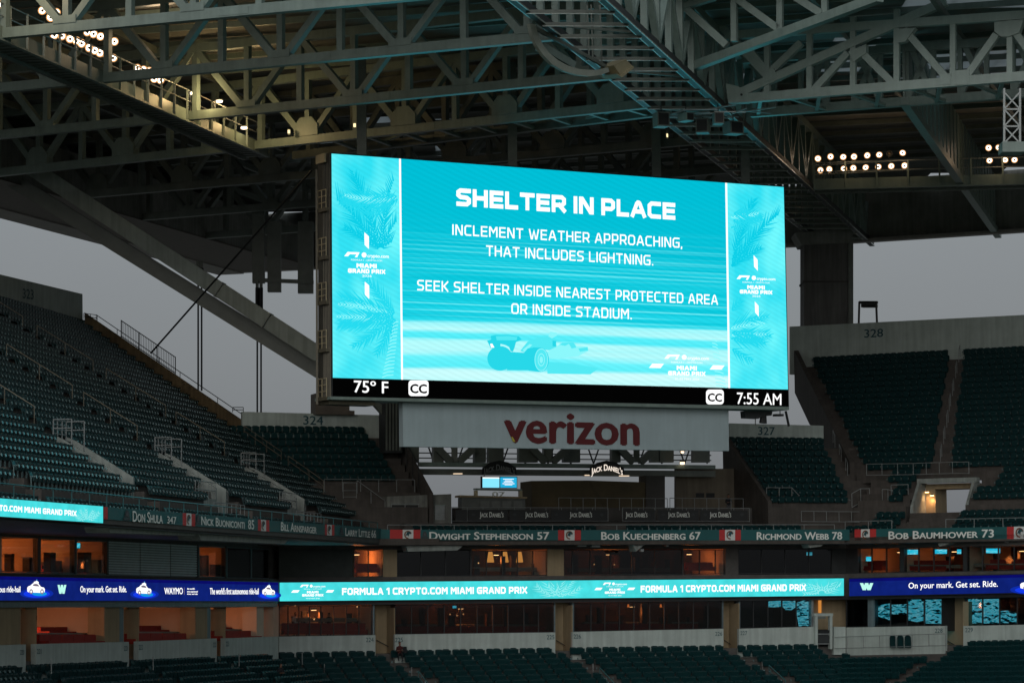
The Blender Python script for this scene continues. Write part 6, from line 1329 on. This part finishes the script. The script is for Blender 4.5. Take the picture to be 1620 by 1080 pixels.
# low rail and tall picket fence on the raked wall
rk = lambda t: DL.P(end_l(t)+.3, t, DL.zt(t)+1.2-.25*(t-e0)/(e1-e0))
railing('thin low rail along the top of the brown raked wall', [rk(t) for t in (26.2,22,18,14.5,11.6)], .42, (1.0,), 2.6, .03, None, DARK)
t = thing('picket_fence', 'tall dark picket railing standing on the brown raked wall', 'railing', tuple(rk(21)))
mb = MB()
for k in range(33): p = rk(23.6-k*.16); mb.tube(p, p+Vector((0,0,1.25)), .016, 4)
mb.build('picket', DARK, t)
for k in range(4): p = rk(23.7-k*1.75); MB().tube(p, p+Vector((0,0,1.32)), .04).build('post', DARK, t)
for h in (.1,1.28): MB().tube(rk(23.7)+Vector((0,0,h)), rk(18.45)+Vector((0,0,h)), .035).build('rail', DARK, t)
railing('small square rail at the low end of the brown raked wall', px_(PC4, [(368,652),(385,652)]), .36, (1.0,.5), .7, .03, None, DARK)
railing('small square rail at the high end of the brown raked wall', [rk(26.4)+Vector((-.8,0,0)), rk(26.1)], .45, (1.0,.5), .7, .03, None, DARK)
# aisle rails of the lower tier
for k, (pl, x, y) in enumerate(((PLC,651,1062),(PLC,938,1056),(PLC,1206,1052),(PLC,1361,1046))):
    a = pl.at(x, y+12, -3.0); railing(f"single short post rail at the head of the {ORD[k]} lower aisle", [a, a+Vector((.02,-.1,0))], .8, (1.0,), 2, .034, 'rails of the lower aisles', GALV, 'handrail')
    a = pl.at(x+11, y+20, -4.2); b = a+Vector((.9,-2.6,-1.0)); railing(f"long sloping handrail down the {ORD[k]} lower aisle", [a, b], .9, (1.0,.55), 2.2, .034, 'rails of the lower aisles', TEALR, 'handrail')
for k, (x, y) in enumerate(((81,1055),(242,1049),(378,1043),(478,1040),(513,1058),(544,1072))):
    a = (PLL if x < 441 else PLC).at(x, y+10, -2.6); railing(f"thin upright rail post, {ORD[k]} from the left in the lower tier", [a, a+Vector((.02,-.1,0))], .75, (1.0,), 2, .034, 'rail posts in the lower left seats', GALV, 'handrail')
railing('low railing in front of the white wall panel marked 228', px_(Pl(PLR.a-PLR.n*1.3, PLR.b-PLR.n*1.3), [(1316,1026),(1496,1021)]), .85, (1.0,.04), 1.5, .028, None)
# ------------------------------------------------------------------ things on and near the walls
wb = thing('wall_bracket', 'dark two legged bracket with a box on top standing on the 328 wall', 'bracket', tuple(PB8.at(1373,512,.2)))
for x, d in ((1358.5,0),(1387.5,0)): MB().bar(PB8.at(x,513,.2), PB8.at(x+(1 if x < 1370 else -1.5),477,.2), .16, .16).build('leg', BLACK, wb)
MB().rect(PB8, 1359, 476, 1387, 480, .1, .3).build('cross_bar', BLACK, wb); MB().rect(PB8, 1362, 480.5, 1385, 486, .0, .5).build('lamp_box', BLACK, wb)
ub = thing('bracket_cluster', 'dark camera brackets and boxes hanging under the right end of the video board', 'brackets', tuple(BD.at(1212,650,.6)))
MB().slab(BD, [(1178,650),(1222,651),(1221,657),(1210,657),(1200,662),(1179,661)], .7, .5).build('box', DARK, ub)
MB().tube(BD.at(1208,655,.9), BD.at(1207,669,.9), .2, 10, .28).build('camera_body', BLACK, ub); MB().bar(BD.at(1243,650,.8), BD.at(1248,674,.8), .12, .12).build('rod', BLACK, ub); MB().bar(BD.at(1195,660,.9), BD.at(1195,672,.9), .06, .06).build('rod', BLACK, ub)
MB().bar(BD.at(1234,649,.6), BD.at(1234,655,.6), .06, .06).build('rod', BLACK, ub); MB().rect(BD, 1228, 654.5, 1240, 658, .4, .4).build('lens_box', BLACK, ub)
bb = thing('beam_box', 'squat brown steel box standing on the wall under the left end of the board', 'steel box', tuple(PC4.at(528,655,.2)))
MB().slab(PC4, [(499,622),(553,626),(553,656),(499,655)], -.6, 1.4).build('box', mat('rust_brown_steel', (.13,.11,.09), .7, var=.3), bb); MB().slab(PC4, [(553,649),(561,649.5),(561,656.5),(553,656)], -.5, 1.0).build('step', mat('rust_brown_steel', (.13,.11,.09)), bb)
pp = thing('ribbed_pillar', 'dark ribbed pillar between the 324 wall and the hanging white sign', 'pillar', tuple(RT(9).at(622,700)))
MB().rect(RT(9), 609, 632, 636.5, 716, -.5, 1.6).build('shaft', DARK, pp)
mb = MB()
for k in range(5): mb.rect(RT(9), 611+k*5.2, 634, 613+k*5.2, 712, -.62, .12)
mb.build('rib', STEELD, pp)
tag(MB().slab(RT(9.5), [(578,626),(606,640),(606,657),(604,655)], -.2, .4).build('brace_plate', STEELD), 'small dark triangular brace plate under the board by the ribbed pillar', 'plate')
# white framed doorway below the suites
dw = thing('doorway', 'white framed doorway standing in the wall gap right of the 227 panel', 'doorway', tuple(PLC.at(1303,1026,-.8)))
DPL = Pl(PLC.a-PLC.n*.8, PLC.b-PLC.n*.8)
for x in (1290,1313): MB().rect(DPL, x, 971, x+4, 1026, 0, .3).build('jamb', WHITEC, dw)
MB().rect(DPL, 1288.5, 969.5, 1318, 974, -.03, .36).build('lintel', WHITEC, dw); MB().rect(DPL, 1294.5, 974.5, 1306, 978, .02, .15).build('header_box', STEELD, dw)
MB().rect(DPL, 1294.5, 996, 1312.5, 1001, .05, .1).build('dark_panel', BLACK, dw); MB().rect(DPL, 1294.5, 1001.5, 1312.5, 1003, .02, .1).build('cross_rail', GALV, dw); MB().rect(DPL, 1294.5, 1017, 1312.5, 1018.5, .02, .1).build('cross_rail', GALV, dw)
MB().rect(DPL, 1295, 1004, 1312, 1016.5, .06, .05).build('lower_panel', DARK, dw)
tag(MB().rect(PLC, 1319, 990.8, 1338, 1035, -.5, .3).build('numbered_wall', WHITEC), 'short blank white wall piece right of the white doorway', 'wall')
wl = tag(MB().rect(PLC, 1296, 949, 1299.5, 969, 1.6, .15).build('wall_strip_lamp', glow('warm_strip', lin((200,130,60)), 1.0)), 'narrow glowing strip lamp on the tan recess wall above the white doorway', 'lamp')
for k, x in enumerate((1412,1424,1436)):
    p = Pl(PLR.a-PLR.n*.9, PLR.b-PLR.n*.9).at(x, 1024); o = tag(MB().prism([p+Vector((0,0,z))+PLR.u3*dx for dx, z in ((-.24,0),(.24,0),(.24,.72),(.17,.86),(0,.9),(-.17,.86),(-.24,.72))], PLR.n3*.08).build('seat_back', SEATM), f'{ORD[k]} of three round topped teal seat backs in front of the 228 panel', 'seat', 'three seats by the 228 panel')
# floodlets under the name band
for k, (pl, x, y, w) in enumerate(((RL,150,833,10),(RL,177,833.5,9),(RL,371,844.5,9),(RL,384,847,9),(RL,395,846.5,6),(RC,650,858,14),(RC,921,862,14),(RC,943,863,13),(RC,1016,870,5),(RC,1056,862,4),(RR,1596,856,13),(RR,1613,857,12))):
    o = tag(MB().rect(pl, x-w/2, y-2, x+w/2, y+2, .6, .35).build('downlight', GALV), f'small pale light fitting under the name band, {ORD[k]} from the left', 'light fitting', 'light fittings under the name band')
    MB().tube(pl.at(x,y-2,.75), Vector((pl.at(x,y,.75).x, pl.at(x,y,.75).y, 16.3)), .04).build('stem', DARK, o)
# ------------------------------------------------------------------ rooms: sofas, counters, lamps, screens
def sofa(pl, xa, xb, ytop, ybot, d, lab, grp, m=REDF):
    t = thing('sofa', lab, 'sofa', tuple(pl.at((xa+xb)/2, ybot, d)), grp); h = ybot-ytop; n = max(2, int((xb-xa)/18))
    for k in range(n):
        a, b = xa+(xb-xa)*k/n+.3, xa+(xb-xa)*(k+1)/n-.3
        MB().slab(pl, [(a,ytop+h*.08),(a+1,ytop),(b-1,ytop),(b,ytop+h*.08),(b,ybot),(a,ybot)], d, .22).build('back_cushion', m, t)
    q = [pl.at(x, ytop+h*.6, d) for x in (xa,xb)]; a, b = q; w = pl.n3*-.55
    MB().box8([a-Vector((0,0,.3)),b-Vector((0,0,.3)),b+w-Vector((0,0,.3)),a+w-Vector((0,0,.3)),a,b,b+w,a+w]).build('seat', m, t)
    return t
def counter(pl, xa, xb, y, h, d, lab, m=None):
    t = thing('counter', lab, 'counter', tuple(pl.at((xa+xb)/2, y+h, d)), 'counters in the suites')
    MB().rect(pl, xa, y, xb, y+1.1, d, .7).build('top', m or STEEL, t); MB().rect(pl, xa+.5, y+1.15, xb-.5, y+h, d+.05, .55).build('front', mat('counter_front', (.25,.2,.16), .6), t); return t
PLf = lambda pl, d: Pl(pl.a+pl.n*d, pl.b+pl.n*d)
for k, (xa, xb) in enumerate(((62,152),(200,295),(336,402))):
    y0, y1 = ((1003,1020),(1001,1016),(997,1011))[k]
    sofa(PLL, xa, xb, y0, y1, .5, ['red sofa at the front of the lounge with two standing people','red sofa at the front of the middle lounge','red sofa at the front of the third lounge'][k], 'front row of red sofas')
    y0, y1 = ((991,1003),(989,1000),(985,996))[k]
    w = (xb-xa)*.75
    sofa(PLL, xa+2, xa+2+w, y0, y1, 2.6, ['red sofa at the back of the lounge with two standing people','red sofa at the back of the middle lounge','red sofa at the back of the third lounge'][k], 'back row of red sofas')
    counter(PLL, xa-4, xb-2, y0+9.5, 6, 1.4, ['pale drinks ledge in the lounge with two standing people','pale drinks ledge in the middle lounge','pale drinks ledge in the third lounge'][k])
for k, (pl, xa, xb, y0, y1, lab) in enumerate(((PLC,628,874,990,1000,'long dark red seat row behind the glazing above the 225 panel'),(PLC,910,1105,986,996,'long dark red seat row behind the glazing above the 226 panel'),(PLC,446,586,985,1003,'low red seat row in front of the kitchen'),(PLC,560,606,891,903,'red seats in the lit upper suite at the corner'),(PLC,1084,1128,889,900,'red seats in the lit upper suite left of the dark glazing'),(PLR,1362,1402,886,901,'red sofa in the leftmost upper suite on the right'),(PLR,1434,1504,886,901,'red sofa in the middle upper suite on the right'),(PLR,1566,1636,884,899,'red sofa in the upper suite at the right edge'),(PLL,66,112,893,903,'red sofa low in the second upper suite from the left'),(PLL,124,150,892,902,'red sofa low in the third upper suite from the left'))):
    sofa(pl, xa, xb, y0, y1, 2.2, lab, 'red seats behind glass')
for k, (pl, xa, xb, y, h, d, lab) in enumerate(((PLC,628,876,987,3,3.6,'long thin counter behind the glazing above the 225 panel'),(PLC,925,1105,983,3,3.6,'long thin counter behind the glazing above the 226 panel'),(PLC,470,566,977,6,3.0,'kitchen counter with pale top behind the glass'),(PLC,750,860,897,6,3.0,'dark counter in the lamp lit upper suite'),(PLC,900,1070,898,6,3.0,'dark counter in the wide dim upper suite'),(PLL,70,110,888,6,2.0,'small side counter in the second upper suite from the left'),(PLR,1434,1520,893,5,1.6,'pale ledge in the middle upper suite on the right'),(PLR,1540,1636,891,5,1.6,'pale ledge in the upper suite at the right edge'))):
    counter(pl, xa, xb, y, h, d, lab)
rnd = random.Random(11); nc = 0
for pl, xa, xb, yt2, yb3, n in ((PLC,628,874,957,1000,9),(PLC,910,1140,953,996,8),(PLC,446,586,962,1003,5),(PLC,748,864,873,909,4),(PLC,894,1076,873,907,6),(PLR,1434,1520,868,903,2),(PLR,1532,1636,866,902,2),(PLL,6,58,868,904,2),(PLL,70,114,870,904,2),(PLL,126,166,872,905,2),(PLL,318,354,876,910,2)):
    for i in range(n):
        x = xa+(xb-xa)*(i+rnd.uniform(.15,.85))/n; w = rnd.uniform(3,9)*(1.0 if pl is not PLL else 1.3); top = rnd.uniform(yt2+(yb3-yt2)*.05, yt2+(yb3-yt2)*.55); dd = rnd.uniform(2.5,4.6) if pl is not PLL else 1.3
        t = thing('cabinet', f"{ORD[i]} dark cabinet in {['the long room above the 225 panel','the long room above the 226 panel','the kitchen','the lamp lit upper suite','the wide dim upper suite','the middle upper suite on the right','the last upper suite on the right','the first upper suite on the left','the second upper suite on the left','the third upper suite on the left','the small suite beside the shutters'][nc]}", 'cabinet', tuple(pl.at(x,yb3,dd)), 'dark cabinets in the suites')
        MB().rect(pl, x-w/2, top, x+w/2, yb3, dd, .4).build('body', (DARK, BLACK, mat('walnut',(.07,.035,.02),.5))[i % 3], t); MB().rect(pl, x-w/2-.3, top-.8, x+w/2+.3, top, dd-.03, .46).build('top', DARK, t)
    nc += 1
def lamp(pl, x, y, d, r, h, lab, cat, col, st, grp, drop=None):
    p = pl.at(x, y, d); t = thing('hanging_lamp' if drop else 'table_lamp', lab, cat, tuple(p), grp)
    MB().tube(p, p+Vector((0,0,h)), r, 8, r*.55).build('shade', glow('lampglow%d' % int(st*100), col, st), t); MB().tube(p+Vector((0,0,h)), p+Vector((0,0,h+(drop or .05))), .015).build('stem', BLACK, t)
    if not drop: MB().tube(p-Vector((0,0,.18)), p, .06, 8, .03).build('base', DARK, t)
for k, x in enumerate((73,83)): lamp(PLL, x, 880, 2.2, .10, .22, ['small lit table lamp in the second upper suite, the left one','small lit table lamp in the second upper suite, the right one'][k], 'lamp', (1,.55,.2), 1.6, 'pair of table lamps')
for k, x in enumerate((776,799,822)): lamp(PLC, x, 889, 4.2, .26, .75, f'{ORD[k]} of three tall orange lamps glowing in the middle upper suite', 'lamp', (1,.38,.08), .8, 'tall orange lamps', .3)
for k, x in enumerate((994,1045.5)): lamp(PLC, x, 960, 1.8, .09, .22, ['small orange pendant lamp behind the glazing above the 226 panel, the left one','small orange pendant lamp behind the glazing above the 226 panel, the right one'][k], 'lamp', (1,.22,.04), 1.5, 'orange pendant lamps', .3)
for k, (x, y) in enumerate(((467,958.6),(497,980),(565,960),(712,972),(733,971.5),(723,974),(940,893),(972,893.5),(741,890),(757,891))): lamp(PLC, x, y, 2.4+.3*(k % 3), .05, .09, f'tiny point of light behind the middle glazing, {ORD[k]} of ten', 'light', (1,.5,.2), 1.25, 'tiny lights behind the glazing', .2)
# cyan glass reflections made as added glowing sheets, and small suite screens
CY = []
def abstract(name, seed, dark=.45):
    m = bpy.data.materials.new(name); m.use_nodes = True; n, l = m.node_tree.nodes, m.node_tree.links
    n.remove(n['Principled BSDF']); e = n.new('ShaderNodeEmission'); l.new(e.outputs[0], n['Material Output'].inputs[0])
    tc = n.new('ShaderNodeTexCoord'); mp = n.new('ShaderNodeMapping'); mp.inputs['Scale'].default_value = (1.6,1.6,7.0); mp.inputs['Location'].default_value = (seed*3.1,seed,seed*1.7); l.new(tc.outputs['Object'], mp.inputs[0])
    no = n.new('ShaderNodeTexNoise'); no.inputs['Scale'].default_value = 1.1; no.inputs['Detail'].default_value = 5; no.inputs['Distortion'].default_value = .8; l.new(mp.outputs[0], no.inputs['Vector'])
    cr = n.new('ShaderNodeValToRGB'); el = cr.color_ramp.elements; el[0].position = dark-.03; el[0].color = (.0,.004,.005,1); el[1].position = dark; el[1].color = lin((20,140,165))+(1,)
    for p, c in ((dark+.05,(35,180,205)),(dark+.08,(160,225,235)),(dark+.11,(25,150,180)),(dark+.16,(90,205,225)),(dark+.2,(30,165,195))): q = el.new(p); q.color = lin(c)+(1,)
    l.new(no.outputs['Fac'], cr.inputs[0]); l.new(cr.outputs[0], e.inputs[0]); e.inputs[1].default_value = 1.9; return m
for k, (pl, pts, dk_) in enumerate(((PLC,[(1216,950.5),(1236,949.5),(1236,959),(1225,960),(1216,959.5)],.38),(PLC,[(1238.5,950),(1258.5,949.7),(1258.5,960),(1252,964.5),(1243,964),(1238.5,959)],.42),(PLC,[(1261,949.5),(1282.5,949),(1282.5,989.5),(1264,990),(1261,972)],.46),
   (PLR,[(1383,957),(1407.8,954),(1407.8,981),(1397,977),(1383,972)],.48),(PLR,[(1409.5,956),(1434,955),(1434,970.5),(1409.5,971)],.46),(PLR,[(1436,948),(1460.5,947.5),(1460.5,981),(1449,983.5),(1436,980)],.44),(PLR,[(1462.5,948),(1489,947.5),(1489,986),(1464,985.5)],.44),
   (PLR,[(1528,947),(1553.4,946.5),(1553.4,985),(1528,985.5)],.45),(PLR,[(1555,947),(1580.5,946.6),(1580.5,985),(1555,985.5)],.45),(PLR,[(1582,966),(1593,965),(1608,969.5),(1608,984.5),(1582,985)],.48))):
    t = tag(MB().slab(pl, pts, .62+.3, .04).build('reflection_sheet', abstract('cyan_reflection_%d' % k, k*1.37, dk_)), f"glowing cyan patterned screen behind the lower glazing on the right, {ORD[k]} from the left", 'screen', 'cyan screens behind the lower glazing')  # added glowing sheet standing in for a cyan glass reflection, not a screen
for k, (pl, xa, ya, xb, yb2, d) in enumerate(((PLR,1431,869,1452,876.5,1.4),(PLR,1477,868.5,1498,875.5,1.4),(PLR,1514,868.5,1520.5,875.5,1.4),(PLR,1560,867,1582,874.5,1.4),(PLR,1370,880,1378,887,1.6),(PLC,1276,873,1285,878,1.6),(PLC,716,957.5,722,961.5,1.3),(PLL,122,858.5,127,866.5,1.2))):
    t = thing('television', f'small blue lit screen inside the suites, {ORD[k]} of eight', 'screen', tuple(pl.at((xa+xb)/2, yb2, d)), 'small screens in the suites')
    MB().rect(pl, xa-.4, ya-.4, xb+.4, yb2+.4, d+.02, .06).build('case', BLACK, t); MB().rect(pl, xa, ya, xb, yb2, d, .015).build('screen', abstract('suite_picture_%d' % k, k*2.3+.7, .33), t)
# ------------------------------------------------------------------ people
def person(loc, rz, label, pose='stand', shirt=NAVY, legs=NAVY, hair=HAIR, bun=False, h=1.75):
    V, E, Rr = [], [], []
    def v(x, y, z, r, p=None):
        V.append((x, y, z)); Rr.append(r)
        if p is not None: E.append((p, len(V)-1))
        return len(V)-1
    sit = pose == 'sit'; hz = .50 if sit else .94; k = 0
    lean = .10 if sit else .0
    pel = v(0,0,hz,(.155,.11)); ab = v(0,-.01-lean*.4,hz+.20,(.14,.10),pel); ch = v(0,.0-lean,hz+.40,(.165,.115),ab); nb = v(0,.01-lean*1.2,hz+.54,(.075,.07),ch); nk = v(0,-.01-lean*1.3,hz+.60,(.055,.055),nb)
    hd = v(0,-.03-lean*1.4,hz+.70,(.075,.088),nk); ht = v(0,-.01-lean*1.4,hz+.80,(.062,.075),hd)
    v(0,-.115-lean*1.4,hz+.695,(.016,.02),hd)
    for sg in (-1,1):
        v(sg*.083,-.01-lean*1.4,hz+.70,(.012,.022),hd)
        hip = v(sg*.09,0,hz-.05,(.092,.095),pel)
        if sit: kn = v(sg*.13,-.42,hz+.02,(.062,.064),hip); an = v(sg*.13,-.47,hz-.40,(.042,.045),kn); v(sg*.14,-.62,hz-.45,(.04,.03),an)
        else: kn = v(sg*.10,-.02,hz-.45,(.06,.062),hip); an = v(sg*.10,.02,.09,(.042,.045),kn); v(sg*.11,-.14,.035,(.042,.03),an)
        sh = v(sg*.185,.0-lean,hz+.47,(.065,.065),ch)
        if pose == 'fold' or sit: el = v(sg*.24,-.08-lean,hz+.20,(.045,.045),sh); wr = v(sg*.12,-.30-lean,hz+.24,(.032,.03),el); d = Vector((-sg*.06,-.07,.0))
        elif pose == 'reach': el = v(sg*.25,-.14,hz+.25,(.045,.045),sh); wr = v(sg*.20,-.36,hz+.14,(.032,.03),el); d = Vector((0,-.09,-.03))
        else: el = v(sg*.24,.03,hz+.19,(.045,.045),sh); wr = v(sg*.23,-.07,hz-.05,(.032,.03),el); d = Vector((0,-.02,-.09))
        w0 = Vector(V[wr]); pm = v(*(w0+d*.9),(.036,.018),wr); side = Vector((0,1,0)) if abs(d.y) < .05 else Vector((1,0,0))
        for f, ln in enumerate((.070,.078,.074,.058)):
            b = Vector(V[pm])+side*(f-1.5)*.019; c = v(*(b+d.normalized()*ln*.5),(.0085,.0085),pm); v(*(b+d.normalized()*ln*.95+Vector((0,0,-.012))),(.0075,.0075),c)
        tb_ = v(*(w0+d*.5+side*.034),(.010,.010),wr); v(*(w0+d*.95+side*.052),(.008,.008),tb_)
    me = bpy.data.meshes.new('person'); me.from_pydata(V, E, []); o = bpy.data.objects.new('person', me); COL.objects.link(o)
    sm = o.modifiers.new('skin', 'SKIN'); sm.use_smooth_shade = True
    for i, r in enumerate(Rr): me.skin_vertices[0].data[i].radius = r
    me.skin_vertices[0].data[0].use_root = True
    sb_ = o.modifiers.new('sub', 'SUBSURF'); sb_.levels = 1; sb_.render_levels = 1
    dg = bpy.context.evaluated_depsgraph_get(); m2 = bpy.data.meshes.new_from_object(o.evaluated_get(dg)); o.modifiers.clear(); o.data = m2; bpy.data.meshes.remove(me)
    for m in (SKINM, shirt, legs): m2.materials.append(m)
    for p in m2.polygons:
        c = p.center; arm = abs(c.x) > .16 and c.z < hz+.24 and (c.z < hz+.16 or c.y < -.16) if not sit else (c.y < -.22 and c.z > hz+.12)
        p.material_index = 0 if c.z > hz+.56 or (abs(c.x) > .19 and c.z < hz-.02 and not sit) or (c.y < -.26 and c.z > hz+.06) else (2 if c.z < hz+.04 else 1); p.use_smooth = True
    o.location = loc; o.rotation_euler = (0,0,rz); o['_b'] = (0,0,0); tag(o, label, 'person')
    mb = MB(); n = 10; hc = Vector((0,.008-lean*1.4,hz+.755))
    rings = [(.094,-.055),(.098,.0),(.088,.05),(.055,.088),(.012,.105)]
    VV = []
    for r, z in rings:
        for i in range(n): a = 2*math.pi*i/n; VV.append(hc+Vector((r*math.cos(a)*.88, r*math.sin(a)*1.0+.014+(.02 if math.sin(a) < 0 and z < .02 else 0), z)))
    mb.add(VV, [(j*n+i, j*n+(i+1) % n, (j+1)*n+(i+1) % n, (j+1)*n+i) for j in range(len(rings)-1) for i in range(n)]+[tuple(range((len(rings)-1)*n, len(rings)*n))])
    if bun: mb.box(tuple(hc+Vector((0,.1,-.12))), .13, .07, .24)
    hr = mb.build('hair', hair, o, smooth=True)
    for sg in (-1,1): MB().box((sg*.032,-.112-lean*1.4,hz+.722), .022, .012, .012).build('eye', BLACK, o)
    MB().box((0,-.112-lean*1.4,hz+.655), .05, .01, .01).build('mouth', mat('lip', (.18,.06,.05), .5), o)
    o['_b'] = tuple(loc); return o
def stand_at(pl, x, ytop, d, h=1.75): p = pl.at(x, ytop, d); return (p.x, p.y, p.z-h)
person(stand_at(PLL,37.5,972.5,.75), R_(75), 'standing person in dark clothes at the left edge of the first lounge', 'reach')
person(stand_at(PLL,54.5,971.5,.85), R_(-80), 'standing person with long dark hair facing left in the first lounge', 'reach', bun=True)
person(stand_at(PLL,425.5,966,1.2), R_(15), 'person in dark clothes standing in the narrow doorway left of the kitchen glazing', 'fold', NAVY, NAVY)
person(stand_at(PLC,467.5,968.5,3.4), R_(20), 'cook in pale clothes behind the kitchen counter, the left one', 'reach', WCLOTH, GREYC)
person(stand_at(PLC,486.5,968.5,3.4), R_(-30), 'cook in pale clothes behind the kitchen counter, the right one', 'reach', WCLOTH, GREYC)
person(stand_at(PLC,520.5,969.5,3.2), R_(0), 'person in dark clothes at the right of the kitchen counter', 'fold')
person(stand_at(P5,1152.5,783,1.2,1.7), R_(10), 'person with dark hair standing behind the railing by the dull plaster wall', 'fold', NAVY, GREYC, bun=True)
p = PLL.at(440,1050,-3.2); sp_ = person((p.x+.1,p.y,p.z-1.28), R_(35), 'person in a dark jacket with a white stripe sitting in the lower seats', 'sit', NAVY, NAVY)
mb = MB(); mb.bar((.17,-.16,.90),(.2,-.3,.60),.03,.03); mb.build('white_stripe', WCLOTH, sp_)
p = PLC.at(632,1015,-1.3); person((p.x,p.y,p.z-1.30), R_(10), 'person in dark and red clothes sitting at the top of the lower aisle', 'sit', mat('maroon_cloth', (.07,.01,.01), .85), NAVY)
p = PLC.at(640.5,1032,-1.6); bg = thing('backpack', 'small dark backpack beside the person at the top of the lower aisle', 'bag', tuple(p)); MB().add(MB().tube(p, p+Vector((0,0,.42)), .17, 8, .12).v, [(i,(i+1)%8,8+(i+1)%8,8+i) for i in range(8)]+[tuple(range(8,16))]).build('body', NAVY, bg); MB().path([p+Vector((-.06,-.16,.1)),p+Vector((-.08,-.22,.25)),p+Vector((-.05,-.12,.42))], .02).build('strap', DARK, bg)
